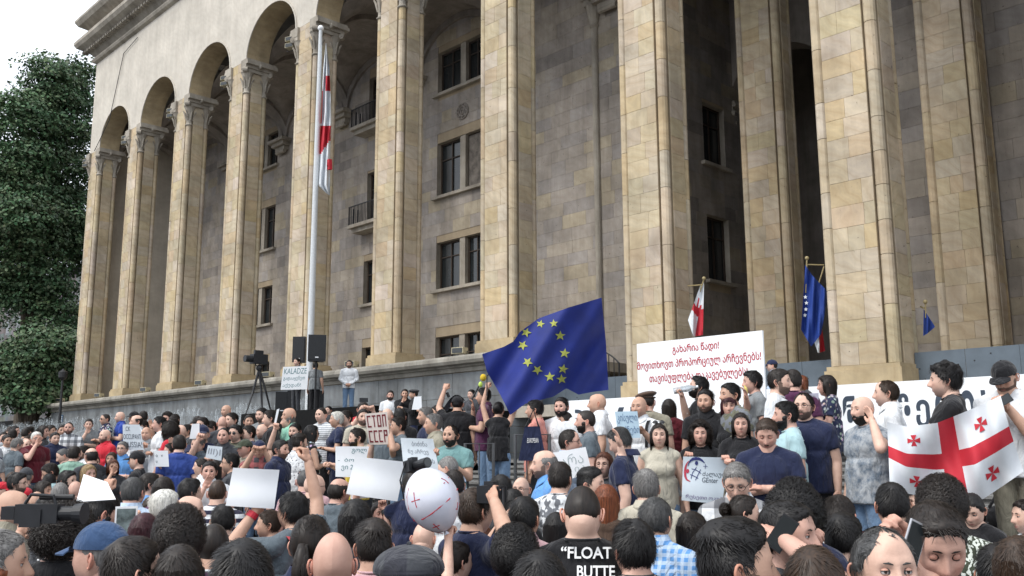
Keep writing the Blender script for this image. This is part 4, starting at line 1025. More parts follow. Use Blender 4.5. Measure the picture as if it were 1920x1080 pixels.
def small_parts():
    S = {}
    for s in (-1, 1):
        c = (0.0305*s, -0.0712, 0.0115); e = MB(); e.sphere(c, 0.0121, 14, 10, (0.50, 0.47, 0.45)); e.sphere((c[0], c[1]-0.0088, c[2]), (0.0056, 0.0040, 0.0056), 10, 6, (0.035, 0.02, 0.012)); e.sphere((c[0], c[1]-0.0112, c[2]), (0.0024, 0.0020, 0.0024), 8, 5, (0.004, 0.004, 0.004)); S['eyeball', s] = e.mesh('eye', [M_EYE], True)
        for nm, lo in (('open', 14), ('closed', -28)):
            l = MB()
            def lid(e0, e1):
                def fn(u, v):
                    az_ = math.radians(-80+160*u); el = math.radians(e0+(e1-e0)*v)-0.0; k = math.cos(az_); el = el*(1 if True else k)
                    R = 0.0134; return Vector((c[0]+R*math.sin(az_)*math.cos(el), c[1]-R*math.cos(az_)*math.cos(el), c[2]+R*math.sin(el)))
                return fn
            l.grid(lid(lo, 88), 12, 8, (1, 0.86, 0.83)); l.grid(lid(-88, -24 if lo > 0 else lo), 12, 8, (1, 0.88, 0.85)); 
            S['lids', nm, s] = l.mesh('eyelids', [skinmat('m')], True)
            q = MB(); el = math.radians(lo); q.tube([(c[0]+0.0138*math.sin(a_)*math.cos(el), c[1]-0.0138*math.cos(a_)*math.cos(el), c[2]+0.0138*math.sin(el)) for a_ in np.linspace(-1.2, 1.2, 9)], [0.0006, 0.001, 0.0012, 0.0013, 0.0013, 0.0013, 0.0012, 0.001, 0.0006], 5); S['lash2', nm, s] = q.mesh('eyelashes', [hairmat('black')], True)
        e = MB(); c = (0.0305*s, -0.0690, 0.0115); e.sphere(c, (0.0125, 0.0110, 0.0047), 12, 8, (0.62, 0.58, 0.56)); 
        e.sphere((c[0], c[1]-0.0078, c[2]), (0.0050, 0.0040, 0.0045), 8, 6, (0.03, 0.017, 0.01)); 
        S['eye', s] = e.mesh('eye', [M_EYE], True)
        l = MB(); l.tube([(0.0305*s-0.0145, -0.0755, 0.0120), (0.0305*s-0.006, -0.0812, 0.0155), (0.0305*s+0.006, -0.0812, 0.0155), (0.0305*s+0.0145, -0.0755, 0.0120)], [0.0010, 0.0018, 0.0018, 0.0010], 6); S['lash', s] = l.mesh('eyelashes', [hairmat('black')], True)
        b = MB(); b.tube([((0.012)*s, -0.0885, 0.031), (0.024*s, -0.0882, 0.0345), (0.036*s, -0.0828, 0.0345), (0.046*s, -0.0725, 0.029)], [0.0020, 0.0032, 0.0028, 0.0010], 6); S['brow', s] = b.mesh('eyebrow', [hairmat('dark')], True)
    g = MB()
    for s in (-1, 1):
        g.tube([(0.032*s+0.024*math.cos(t), -0.094+0.008*abs(math.cos(t)), 0.010+0.018*math.sin(t)) for t in np.linspace(0, 6.283, 17)], 0.0018, 6, cap=False)
        g.tube([(0.056*s, -0.086, 0.014), (0.072*s, -0.05, 0.014), (0.078*s, 0.01, 0.012)], 0.0018, 5)
    g.tube([(-0.009, -0.096, 0.014), (0.009, -0.096, 0.014)], 0.0018, 5); S['glasses'] = g.mesh('spectacles', [M['iron']], True)
    g2 = MB(); g2.v, g2.f, g2.c, g2.mi = list(g.v), list(g.f), list(g.c), list(g.mi)
    for s in (-1, 1): g2.sphere((0.032*s, -0.090, 0.010), (0.024, 0.006, 0.018), 12, 6)
    S['sunglasses'] = g2.mesh('sunglasses', [M['blackplastic']], True)
    # caps
    c = MB()
    def dome(mb, rx, ry, h, z0, yo=0.0):
        def fn(u, v):
            a = 2*math.pi*u; t = v*math.pi/2; return Vector((rx*math.cos(a)*math.cos(t), ry*math.sin(a)*math.cos(t)+yo, z0+h*math.sin(t)))
        mb.grid(fn, 24, 10)
    dome(c, 0.086, 0.106, 0.098, 0.036, 0.004)
    c.grid(lambda u, v: Vector((0.074*math.sin((u-0.5)*2.6)*(1+0.05*v), -0.075-(0.030+0.075*v)*math.cos((u-0.5)*2.6)-0.0*v, 0.046-0.03*v*math.cos((u-0.5)*2)-0.012*(abs(u-0.5)*2)**2)), 14, 5)
    c.grid(lambda u, v: Vector((0.074*math.sin((u-0.5)*2.6)*(1+0.05*v), -0.075-(0.030+0.075*v)*math.cos((u-0.5)*2.6), 0.042-0.03*v*math.cos((u-0.5)*2)-0.012*(abs(u-0.5)*2)**2)), 14, 5)
    c.sphere((0, 0.004, 0.135), 0.006, 8, 5); S['cap'] = c.mesh('cap', [cloth('navy')], True)
    b = MB(); dome(b, 0.090, 0.108, 0.088, 0.048, 0.004); b.tube([(0.088*math.cos(t), 0.106*math.sin(t)+0.004, 0.048) for t in np.linspace(0, 6.283, 25)], 0.009, 6, cap=False); S['beanie'] = b.mesh('beanie', [cloth('black')], True)
    f = MB(); dome(f, 0.108, 0.126, 0.070, 0.062, -0.006); f.grid(lambda u, v: Vector((0.06*math.sin((u-0.5)*2.6), -0.088-(0.030+0.035*v)*math.cos((u-0.5)*2.6), 0.062-0.02*v)), 12, 3)
    f.tube([(0.097*math.cos(t), 0.116*math.sin(t)-0.004, 0.058) for t in np.linspace(0, 6.283, 25)], 0.011, 6, cap=False); f.sphere((0, 0, 0.134), 0.008, 8, 5)
    S['flatcap'] = f.mesh('flat_cap', [cloth('charcoal')], True)
    be = MB(); be.sphere((0.012, 0.004, 0.085), (0.118, 0.128, 0.036), 22, 8, rot=Matrix.Rotation(0.2, 3, 'Y')); be.tube([(0.083*math.cos(t), 0.102*math.sin(t)+0.002, 0.055) for t in np.linspace(0, 6.283, 25)], 0.008, 6, cap=False); S['beret'] = be.mesh('beret', [cloth('black')], True)
    co = MB()   # polo / shirt collar
    def cf(u, v):
        a = 2*math.pi*u; open_ = 0.5+0.5*math.cos(a+math.pi/2+math.pi); k = max(0.0, math.sin(-a))**3
        r1, z1 = 0.068, 1.530; r2, z2 = 0.094, 1.482
        rr = r1+(r2-r1)*v; zz = z1+(z2-z1)*v-0.03*k*(1+v)
        return Vector((rr*math.cos(a)*1.05, rr*math.sin(a)+0.012-0.01*k, zz))
    co.grid(cf, 28, 3); co.grid(lambda u, v: cf(u, v)+Vector((0, 0, -0.006)), 28, 3); S['collar'] = co.mesh('collar', [cloth('grey')], True)
    n = MB(); n.tube([(0.066*math.cos(t)*1.05, 0.060*math.sin(t)+0.018-0.012*max(0, -math.sin(t)), 1.502-0.034*max(0, -math.sin(t))) for t in np.linspace(0, 6.283, 29)], 0.006, 6, cap=False); S['neckband'] = n.mesh('neckband', [cloth('grey')], True)
    bp = MB()
    for s in (-1, 1): bp.grid(lambda u, v, s=s: Vector((s*(0.095+0.035*u), 0.125-0.02*v if v < 0.05 else 0.13*math.cos(v*math.pi)+0.012, 1.30+0.175*math.sin(v*math.pi)-0.12*(v > 0.9))), 2, 14)
    bp.sphere((0, 0.20, 1.20), (0.14, 0.085, 0.20), 14, 10); S['backpack'] = bp.mesh('backpack', [cloth('maroon')], True)
    return S
m_, N_, L_, b_ = nmat('eyeball'); a_ = N_.new('ShaderNodeAttribute'); a_.attribute_name = 'Col'; L_.new(a_.outputs['Color'], b_.inputs['Base Color']); inp(b_, 'Roughness', 0.2); M_EYE = m_
SP_ = small_parts()

def set_mat(o, m):
    o.material_slots[0].link = 'OBJECT'; o.material_slots[0].material = m
def body_yaw(pos, phi):       # phi: 0 face to camera, +90 face to picture right, 180 back
    toc = math.atan2(-pos.y, -pos.x)           # direction from person to camera
    # person faces local -Y: world angle of facing = rz - pi/2 ; picture right seen from camera is counter-clockwise for the person
    return toc+math.radians(phi)+math.pi/2
PEOPLE = []; PR = {}
BOTT = ['jeans', 'black', 'charcoal', 'navy', 'khaki', 'black', 'jeans']
def person(x, y, w, phi, sex, hair, hc, top, pose='down', ex='', label='', r=None, H=None, bottom=None, skin=None, z=None):
    rr = random.Random(int(x*13+y*7))
    fem = sex == 'f'
    # ---- place: ground distance from the head's width, height from the steps
    v = ray(x, y); n = math.hypot(v.x, v.y)
    r0 = F_PX*0.180/w
    best = None
    lo, hi, pref = (1.52, 1.78, 1.66) if fem else (1.64, 1.90, 1.77)
    seated = 'seat' in ex
    if r is not None: rs = [r]
    else: rs = [r0*(0.78+0.03*i) for i in range(16)]
    for q in rs:
        p = Vector((v.x/n*q, v.y/n*q, CAMZ+v.z/n*q))
        hh = p.z+0.015-(ground_h(p.x, p.y) if z is None else z)
        if seated: hh = p.z+0.45-ground_h(p.x, p.y)
        hc_ = min(max(hh, lo), hi)
        cost = abs(math.log(q/r0))*2.0+abs(hh-hc_)*3.5+abs(hc_-pref)*0.6
        if best is None or cost < best[0]: best = (cost, p, hc_)
    _, p, Hh = best
    if H: Hh = H
    s = Hh/1.75; feet = p.z-0.015-1.716*s
    toks = ex.split()
    down = 'dn' in toks or 'dn2' in toks; hp = 40 if 'dn2' in toks else 24 if down else (-14 if 'upl' in toks else 0)
    hy = 0
    if 'hl' in toks: hy = 25
    if 'hr' in toks: hy = -25
    ty, tc_, *tp = top.split(':'); tp = tp[0] if tp else None
    sleeve = {'tee': 'short', 'polo': 'short', 'shirt': 'short', 'jacket': 'long', 'long': 'long', 'tank': 'none', 'dress': 'short'}[ty]
    if r is None and z is None and w < 13: pass
    yaw0 = body_yaw(p, phi)-math.radians(hy)
    if any('@' in t for t in toks):
        pz = POSE[pose].split() if isinstance(pose, str) else list(pose)
        for t in toks:
            if '@' in t:
                k, q = t.split('@'); q = q.split(','); tx, ty_, dr = float(q[0]), float(q[1]), float(q[2]); hk = q[3] if len(q) > 3 else 'grip'
                wp = at_r(tx, ty_, math.hypot(p.x, p.y)+dr)
                lp = Matrix.Rotation(-yaw0, 3, 'Z') @ Vector((wp.x-p.x, wp.y-p.y, 0))/s; lp.z = (wp.z-feet)/s
                pz[0 if k == 'R' else 1] = (round(lp.x, 3), round(lp.y, 3), round(lp.z, 3), hk)
        pose = tuple(pz)
    body, shirt, trou, hm, hands = proto(fem, pose, hy, hp, sleeve, seated, 'hv' in toks)
    yaw = body_yaw(p, phi)-math.radians(hy)
    # the pixel marks the head: offset so that the head, not the feet, sits on the ray
    ho = Matrix.Rotation(yaw, 3, 'Z') @ Vector((hm.translation.x, hm.translation.y, 0))*s
    e = empty('person', (p.x-ho.x, p.y-ho.y, feet), yaw, label, 'person')
    e.scale = (s*rr.uniform(0.98, 1.04), s*rr.uniform(0.98, 1.05), s)
    def add(nm, me, mat=None, head=False):
        o = bpy.data.objects.new(nm, me); C.objects.link(o); o.parent = e
        if mat is not None: set_mat(o, mat)
        if head: o.matrix_local = hm
        return o
    sk = skin or rr.choice('llmmr')
    add('body', body, skinmat(sk)); cm = cloth(tc_, tp); add('shirt' if ty != 'dress' else 'dress', shirt, cm)
    add('trousers', trou, cloth(bottom or (tc_ if ty == 'dress' else rr.choice(BOTT))))
    if ty in ('polo', 'shirt', 'jacket'): add('collar', SP_['collar'], cm)
    elif ty in ('tee', 'long'): add('neckband', SP_['neckband'], cm)
    face = abs(((phi+180) % 360)-180)
    if any(t.split(':')[0] in ('cap', 'flat', 'beret', 'beanie') for t in toks): hair = {'short': 'buzz', 'crop': 'buzz', 'fade': 'buzz', 'grown': 'buzz', 'messy': 'buzz', 'quiff': 'buzz'}.get(hair, hair)
    if hair not in ('bald', 'none'):
        h = add('hair', hair_mesh(hair), hairmat(hc), True)
    if face < 125:
        cl_ = 'closed' if 'cl' in toks else 'open'
        for sd in (-1, 1):
            if w >= 26: add('eye', SP_['eyeball', sd], None, True); add('eyelids', SP_['lids', cl_, sd], skinmat(sk), True); add('eyelashes', SP_['lash2', cl_, sd], None, True)
            else: add('eye', SP_['eye', sd], None, True); add('eyelashes', SP_['lash', sd], None, True)
            add('eyebrow', SP_['brow', sd], hairmat(hc if hc not in ('white', 'blond') else 'grey'), True)
    for t in toks:
        if t == 'b': add('beard', beard_mesh('full'), hairmat(hc if hair != 'bald' else 'dark'), True)
        elif t == 's': add('stubble', beard_mesh('short'), STUB, True)
        elif t == 'm': add('mustache', beard_mesh('mustache'), hairmat(hc), True)
        elif t == 'go': add('goatee', beard_mesh('goatee'), hairmat(hc), True)
        elif t == 'rb': add('beard', beard_mesh('full'), hairmat('red'), True)
        elif t == 'g': add('spectacles', SP_['glasses'], None, True)
        elif t == 'S': add('sunglasses', SP_['sunglasses'], None, True)
        elif t == 'Sh': o = add('sunglasses', SP_['sunglasses'], None, True); o.matrix_local = hm @ Matrix.Translation((0, 0.045, 0.085)) @ Matrix.Rotation(-0.5, 4, 'X')
        elif t.startswith('cap:'): add('cap', SP_['cap'], cloth(t[4:]), True)
        elif t.startswith('beanie:'): add('beanie', SP_['beanie'], cloth(t[7:]), True)
        elif t.startswith('beret:'): add('beret', SP_['beret'], cloth(t[6:]), True)
        elif t.startswith('flat:'): add('flat_cap', SP_['flatcap'], cloth(*t[5:].split('/')), True)
        elif t.startswith('bag:'): add('backpack', SP_['backpack'], cloth(t[4:]))
    e['group'] = 'people in the crowd'; PEOPLE.append((e, s, yaw, hands)); PR[e.name] = math.hypot(p.x, p.y)
    return e
def hand_world(e, i):       # world position of hand i (0: person's right, 1: left)
    for (o, s, yaw, hands) in PEOPLE:
        if o == e: w, d = hands[i]; q = w+d*0.08; return Matrix.Translation(o.location) @ Matrix.Rotation(yaw, 4, 'Z') @ Vector((q.x*o.scale.x, q.y*o.scale.y, q.z*o.scale.z))

# ============================================================ the crowd (photo pixel of the head top, head width, facing, look)
ROWS = """
15 815 15 20 m short dark tee:white cross |man in white tee with arms crossed at the far left edge by the fountain
32 820 17 120 m short grey tee:slate down dn|grey-haired man in slate tee stooping beside the man in the yellow printed tee
51 822 16 20 m balding dark tee:black chin |balding man in black tee with hand on chin near the far left edge
69 809 17 20 m short white tee:maroon face g|white-haired man in glasses and maroon shirt, hand at mouth
104 810 16 20 m short black shirt:navy down |black-haired man in dark navy shirt standing before the water jets at left
130 790 16 -10 m buzz dark shirt:white:check cross s|shaven-headed man in white and black checked shirt with arms crossed below the plinth corner
167 785 15 0 m short dark polo:grey chin |dark-haired man in grey polo resting his chin on his hand before the fountain
198 775 15 -70 m buzz dark shirt:navy:floral cross S|man in wraparound sunglasses and navy patterned shirt looking left above the red polo
226 771 15 -80 m bald dark polo:blue cross |bald man in royal blue polo looking left, behind the slogan sign
198 804 18 -60 m bald dark polo:red down s hv|stout bald man in bright red polo
121 838 20 -90 m buzz darkgrey tee:black down dn|crop-haired man in black tee looking down, next to the mint green shirt
141 836 18 150 m short dark tee:green down |dark-haired man in pale green shirt seen from behind at left
157 835 16 -70 m short dark shirt:white down s|young man in open white shirt looking left beside the red polo
172 838 18 -150 m balding dark tee:charcoal down |balding man in charcoal tee with his back turned below the red polo
178 852 17 10 f bun dark tee:brown down |dark-haired woman peering forward under the man in the red polo
210 847 16 -20 f bob brown tee:white down |brown-haired woman in white top smiling beside the blue denim shirt
230 827 16 -20 m short grey shirt:skyblue cross g|grey-haired man in sky blue denim shirt under the slogan sign
213 860 18 10 f bob auburn tee:charcoal face |auburn-haired woman holding her phone before her face at left
167 870 20 30 f bob blond tee:beige down |older fair-haired woman in beige among the crowd at left
128 882 25 60 m grown black tee:charcoal down b|long-haired bearded man turning right behind the tilted white placard
97 866 18 -90 m short dark tee:aqua down dn|man in pale cyan tee bent forward over his camera at left
50 876 22 170 m buzz grey tee:charcoal down cap:charcoal|man in grey and black cap seen from behind at left
94 887 23 175 m short black tee:charcoal down |black-haired man seen from behind below the cyan tee
25 884 20 150 f bob brown tee:charcoal down |brown-haired woman with back turned at the left edge
35 886 25 70 m grown black tee:charcoal down g s|long-haired smiling man in glasses looking right near the left edge
6 903 22 60 m short dark tee:red down cap:red|man in bright red cap cut by the left edge
50 914 22 170 m short dark tee:white down cap:red|person in red cap seen from behind, above the bald man
26 915 46 70 m bald dark jacket:khaki down |bald older man in grey-khaki jacket looking right at the left edge
82 901 26 60 f bob dark tee:charcoal down |dark-haired woman between the red cap and the shaved grey head
70 919 28 175 m bald dark tee:brown down |smooth bald head seen from behind over the video camera
114 902 33 175 m buzz grey tee:charcoal down |shaved grey head seen from behind left of the tilted placard
143 900 27 160 m bald dark tee:brown down |bald man seen from behind touching the left edge of the tilted placard
94 927 38 100 m short black tee:charcoal down |black-haired man raising his head just above the video camera
190 920 50 115 m fade black tee:black down b dn|bearded black-haired man in black tee looking down in front of the tilted placard
131 940 32 160 f bob brown tee:brown down |brown-haired woman seen from behind by the tilted placard
120 957 62 170 f bigcurly dark tee:black down |woman with a large mass of dark curls behind the navy cap
104 985 48 88 f bun dark tee:white down Sh|dark-haired woman in profile with sunglasses pushed up on her head, white tee
193 977 82 -125 m buzz grey polo:grey down cap:denim|man in faded navy cap and grey polo with his back turned
-2 988 88 85 m crop grey tee:black down rb|red-bearded man in profile cut by the left edge
14 1000 52 160 m short black jacket:black film R@66,1010,-0.1 L@40,1000,-0.15 |camera operator in black holding the video camera high
252 893 38 150 m crop darkgrey shirt:paleblue down |grey-haired man in pale blue shirt seen from behind left of centre
282 886 30 100 m short dark tee:skyblue down s|dark-haired man in light blue tee looking right
308 893 36 165 f bob dark tee:purple down |dark brown bobbed woman in purple seen from behind
284 930 34 170 f bob brown tee:pink down bag:red|woman in pink shirt with red backpack by the white-haired man
311 917 46 130 m short white shirt:pink down |white-haired man with pink shirt looking right
357 926 44 78 m balding dark polo:navy down s|bald man with dark sides and long nose looking right, in navy
358 897 34 115 m grown black tee:black down |black-haired young man turned away behind the bald man in navy
409 897 36 170 m buzz brown tee:white:stripe down |crop-haired man in black and white striped shirt seen from behind
393 864 24 0 m short black shirt:white chin |black-haired man touching his chin in front of the blank placard
420 944 45 175 m short black tee:black down |black-haired man seen from behind under the left blank placard
412 967 38 170 m buzz brown tee:black down beanie:beige|person in beige beanie seen from behind at lower left
402 977 66 175 m buzz dark tee:white down |shaved dark head seen from behind at lower left
339 954 78 170 m curly dark tee:purple down |person with thick wavy dark hair seen from behind at lower left
272 960 54 170 f bob wine tee:maroon down |woman with dark plum hair seen from behind at lower left
243 948 48 170 f long black tee:black hup R@262,985,-0.3 |person with black hair holding up a white tablet
252 1004 90 115 m short dark tee:charcoal down |large dark head turned right with bare forehead at the bottom left
338 1017 92 175 f long dark tee:charcoal down |woman with long dark hair seen from behind at the bottom left
458 1004 118 175 m crop black tee:black down |largest black cropped head at the bottom left of centre
550 922 50 -135 m grown black tee:slate uphigh bag:red L@474,962,0.0 |black-haired man in slate tee with red backpack straps holding up the left blank placard
505 955 36 -95 m short brown tee:maroon down |brown-haired man in profile beside the wrist with the red band
590 886 34 125 m bald grey tee:black down g|shaved grey head in black shirt turned right at centre left
573 878 27 175 m buzz darkgrey tee:pink down |crop-haired man in pale pink shirt with his back turned
637 894 38 130 m balding dark tee:slate down |balding man in slate tee seen from behind under the big blank placard
585 962 80 165 f pony dark polo:navy down |woman with a dark curly ponytail and navy collar
626 990 90 178 m bald dark tee:black down |smooth bald head seen from behind at the bottom, left of the plaid cap
668 934 62 175 f bob black tee:charcoal down |dark bobbed woman seen from behind under the right blank placard
712 938 31 15 f bun dark tee:red uphigh cl L@722,958,-0.1 |woman with closed eyes holding up the right blank placard
703 972 74 178 m fade dark tee:pink down |dark fade haircut seen from behind between the bald head and the plaid cap
767 1020 112 178 m buzz darkgrey tee:charcoal down flat:charcoal/bigcheck|man in grey checked flat cap at the bottom
795 971 46 165 m bald dark tee:black down dn|flushed bald man bowing his head under the balloon
852 880 34 175 m short dark tee:white down |dark round head seen from behind by the right side of the balloon
856 1012 62 130 f pony dark tee:charcoal uphigh R@846,1012,-0.15 |dark-haired young woman holding the white balloon
775 884 32 160 m short dark tee:navy film |photographer in navy aiming a black camera left of the balloon
892 914 60 130 m short brown tee:navy film R@932,940,-0.2 |brown-haired man in navy tee raising a camera
905 982 50 172 f bun auburn tee:white down |woman with messy copper bun, thin necklace and white top
940 889 38 175 m short black tee:charcoal down |black head seen from behind below the man in jeans
977 892 29 -20 m bald white tee:khaki down g|bald man with glasses facing the camera at centre
962 915 48 175 f bob black tee:black down |black-haired woman seen from behind below the bald man in glasses
984 930 58 155 m short black shirt:pink down |black-haired man with pink collar seen from behind at centre
966 989 78 172 m curly black tee:navy down |black curly-haired person at the bottom centre
1014 1026 112 178 m crop black tee:black down |large black head at the very bottom, left of the lettered tee
1051 865 40 155 m short dark tee:white:camo down |brown-haired man in white and grey camouflage tee seen from behind
1043 958 54 170 f long black tee:black down |woman with long black hair beside the lettered tee
1091 900 76 178 m buzz dark tee:black down dn2|man seen from behind in black tee with large white lettering
1107 875 46 75 m fade black tee:charcoal down |man with black fade looking up right at centre
1136 906 52 170 f long red tee:brown down |woman with long copper red hair seen from behind
1132 846 31 -15 f bob auburn tee:charcoal down g|woman in dark glasses with short auburn hair beside the raised hand
1212 878 52 172 m short grey shirt:beige down |grey-haired man in beige shirt with lanyard seen from behind
1229 927 62 155 m thin darkgrey shirt:skyblue:smallcheck down |balding man in light blue checked shirt seen from behind
1186 973 78 -155 m grown black tee:charcoal down |black-haired young man seen from behind at the bottom, right of the lettered tee
1297 957 60 150 f bob dark tee:white down |dark bobbed woman in white tee with thin necklace seen from behind
1243 836 29 -55 f long black tee:white down |pale woman with long straight black hair and white tee
1380 862 42 -5 m short grey shirt:white:bigcheck lap dn g|grey-haired man in black and white checked shirt bending over
1394 925 56 105 f bun dark tee:charcoal down |dark-haired woman in profile below the checked shirt
1376 971 120 105 m fade black tee:black down s|large head with black fade haircut filling the bottom right of centre
1474 938 86 68 m short black tee:charcoal earl R@1478,1012,-0.12 |young man in profile talking on a black phone
1487 905 72 175 f longcurly black tee:navy down |person with thick black curls seen from behind beside the phone caller
1524 1018 116 175 f long brown tee:brown down |large glossy dark brown head at the bottom, right of the phone caller
1572 923 46 165 m short dark tee:white down dn|dark-haired man in white tee bending forward by the steps
1580 959 66 155 m short black tee:olive down |black-haired man seen from behind, left of the balding man
1670 901 56 -168 m crop black tee:maroon down |black-cropped man in maroon tee seen from behind below the flag
1712 917 27 0 f bob black tee:charcoal down g|woman with glasses under the hanging flag corner
1652 979 112 22 m thin darkgrey tee:charcoal down |balding middle-aged man looking right at the bottom
1745 931 98 18 m short dark shirt:charcoal ear dn s cl R@1716,1045,-0.1 |dark-haired man with eyes lowered talking on a silver phone
1763 897 68 175 m curly dark tee:darkolive:zebra down |dark-haired person in black and white patterned shirt seen from behind
1821 920 42 -15 f pony black tee:black lap dn seat|woman in black tee sitting on the steps looking down
1870 1017 74 170 m short black tee:charcoal down |black head at the bottom right seen from behind
1908 1002 84 172 f bob brown tee:charcoal down |brown head cut by the bottom right corner
1922 935 34 -60 m short dark tee:white down |man in white tee cut by the right edge beside the steps
252 771 16 -60 m short black tee:charcoal down cap:black|man in black cap at the back under the plinth
257 777 18 -80 m balding dark shirt:white down |balding man in white shirt looking left behind the slogan sign
270 770 16 170 m short dark tee:charcoal down |dark-haired man at the back seen from behind, next to the black cap
268 787 15 -60 m short dark tee:charcoal down |dark-haired man peering over the top of the slogan sign
275 799 18 -15 m bald grey shirt:lightgrey hold R@268,838,-0.3 |pale bald man in light grey shirt holding the slogan sign
288 807 14 170 f curly black tee:black down |person with black curls right behind the bald sign holder
300 780 20 -90 m short black tee:white down |black-haired man in profile with white tee before the fountain
318 792 22 -115 f longcurly dark tee:red down |woman with long dark curls and red top
325 784 16 -60 m short dark tee:charcoal wave |dark-haired man raising an arm near the fountain
338 795 20 -100 m bald brown tee:white down |bald tanned man in white tee looking left
351 795 15 -80 m short dark tee:charcoal down |dark-haired man between the bald man and the navy cap
338 815 20 172 m short dark tee:royal down |man in royal blue tee seen from behind
322 830 19 -80 m short dark tee:black hold R@303,878,-0.2 |young man in black tee with white sleeve stripe holding a white paper
258 845 21 -105 m buzz dark tee:black down cap:black|man in black cap and black tee below the slogan sign
371 780 14 170 m short dark tee:charcoal down |dark head at the back, left of two taller men by the fountain
380 782 17 -40 m grown dark tee:charcoal down |dark-haired young man looking over the navy cap
364 789 14 -20 m short black tee:charcoal down |dark head half hidden left of the small white paper
380 796 18 -10 m buzz dark tee:navy hold cap:navy m R@371,826,-0.3 |man in navy cap and tee holding a small white paper
397 787 16 -70 m short dark tee:slate down dn|dark-haired man in slate shirt looking down left
425 758 16 -50 m bald dark tee:charcoal down |tall flushed bald man standing above the others before the fountain
418 779 18 175 m bald brown tee:charcoal down |bald brown head seen from behind under the tall flushed man
435 773 18 -55 m short dark shirt:black down |dark-haired man in black shirt beside the tall flushed man
420 800 19 -15 m buzz black jacket:charcoal down |young man with cropped hair in charcoal vest looking at the camera
372 817 21 -40 m short grey polo:slate clap |grey balding man in slate polo clapping
377 858 21 -95 f bun dark tee:white down |woman in profile with tied dark hair and white top
442 796 20 -30 m grown black tee:olive down S|black-haired man in dark sunglasses
433 849 25 -95 m short black tee:charcoal down g|dark-haired man in glasses in profile above the left blank placard
419 864 20 -15 f long black tee:blue down |long-haired woman with blue top above the left blank placard
404 862 21 175 f long dark tee:black down |long dark hair seen from behind beside the man touching his chin
460 823 22 -60 m short dark tee:khaki down cap:darkolive|man in dark olive cap looking left
467 777 15 10 m short dark tee:charcoal down |small dark-haired figure at the foot of the camera tripod
491 764 18 -40 m short black tee:grey down s|black-haired bearded man in grey tee before the tripod
508 768 19 -95 m short dark tee:black down |dark-haired man in black tee standing before the loudspeaker
543 763 18 -70 m bald dark tee:mint down |bald man with mint green tee at the loudspeakers
541 774 20 -90 m crop grey tee:mint chin |grey-cropped man in mint tee with hand at his mouth
494 793 21 -75 m bald white jacket:black down |bald old man in sleeveless black vest
467 797 22 -75 m short dark tee:navy down |dark-haired young man in navy at left of the bald old man
487 825 20 0 m short dark shirt:charcoal:plaid film cap:navy|man in navy cap and plaid shirt raising binoculars
553 793 23 -25 m short black shirt:black wave b R@515,806,-0.2 |bearded black-haired man holding up a rolled paper
527 824 24 60 m short black polo:navy down m s|mustached man in navy polo with an olive shoulder bag
562 812 23 118 m fade dark tee:white:dots down s|man in white dotted tee turned away to the right
585 796 25 110 f bob black tank:black:floral cross S|black-haired woman in sunglasses and floral sleeveless top
603 763 20 -40 m buzz dark tee:white:thinstripe down |crop-haired man in thin striped white tee
616 761 15 -30 m short black tee:charcoal down |dark-haired man with glasses behind the striped tee
632 771 23 -85 f short white dress:navy cross |white-haired woman in navy dress with arms crossed
649 769 18 -60 m short dark tee:grey down |dark-haired man right of the white-haired woman
670 802 23 -80 m short dark tee:yellow hold b|bearded man in yellow tee holding the scribbled poster
681 753 17 15 m short dark tee:red film |man in red tee filming with a phone at the foot of the plinth
681 766 21 10 m short dark tee:beige down s bag:black|dark-haired man in beige tank top with black straps
732 732 14 0 m short dark tee:white down b|bearded man in white tee at the back below the plinth
759 729 15 0 m short dark jacket:black chin b|bearded man in black jacket at the back below the plinth
776 729 17 -90 m short dark jacket:black hold beret:black R@782,768,-0.3 |man in black beret holding a white sheet
727 764 25 150 m bald dark tee:slate down g|bald man in glasses behind the red lettered placard
750 765 22 175 m short black tee:black down |black head seen from behind to the right of the red lettered placard
747 781 27 -80 m short dark tee:slate hold R@731,838,-0.25 L@728,806,-0.3 |young man in slate tee holding the red lettered placard
798 762 24 -75 m short grey tee:navy down m|grey mustached man at the back with a raised pen
813 774 30 -80 m crop grey jacket:khaki down hv|heavy grey-cropped man in khaki jacket over white tee
821 759 19 -80 m short dark tee:white down |dark-haired man in white tee behind the khaki jacket
834 764 14 -20 f long dark tee:pink down |woman half hidden left of the black cap
858 741 24 175 m short black tee:black upl cap:black hv|man in black cap and black tee with his back turned
884 730 16 -40 m short black tee:charcoal down |dark-haired man behind the boom microphone
845 795 25 -25 m thin dark tee:teal hold b R@815,852,-0.3 |bearded man in teal tee holding the pencilled poster
842 850 30 -115 m buzz grey shirt:paleblue down dn|grey-cropped man in pale blue shirt bowing his head
907 726 25 -95 m short black polo:purple chin |tall black-haired man in dark polo and blue jeans
893 750 15 -60 m short dark shirt:white down bag:navy|fair man in white shirt with shoulder strap behind the tall man in jeans
935 752 22 165 f bun black tank:black uphigh L@913,712,0.1 |person in black tank top and denim overalls reaching up to the blue flag
1003 749 23 -100 m short black tee:coral down |young man in coral tee carrying a navy tote bag
1052 744 23 -20 m short black tee:white down b|bearded black-haired man in white tee leaning on the barrier
1059 771 23 -65 f pony dark tee:charcoal down |dark-haired woman with ponytail in charcoal top
1068 804 29 80 m recede dark shirt:paleblue hold g R@1075,870,-0.3 |older man in thin glasses looking right, holding a white poster
1098 767 28 -90 m buzz dark tee:slate down b|bearded man with shaved hair in slate tee
1120 736 27 -92 m bald dark polo:white down hv|big bald man in white polo looking left
1021 841 34 -80 m balding grey shirt:skyblue down s|balding grey man in sky blue shirt looking left
1198 741 30 -25 m bald grey shirt:white hold bag:black L@1206,812,-0.3 |pale bald man in white shirt holding the blue pencilled sign
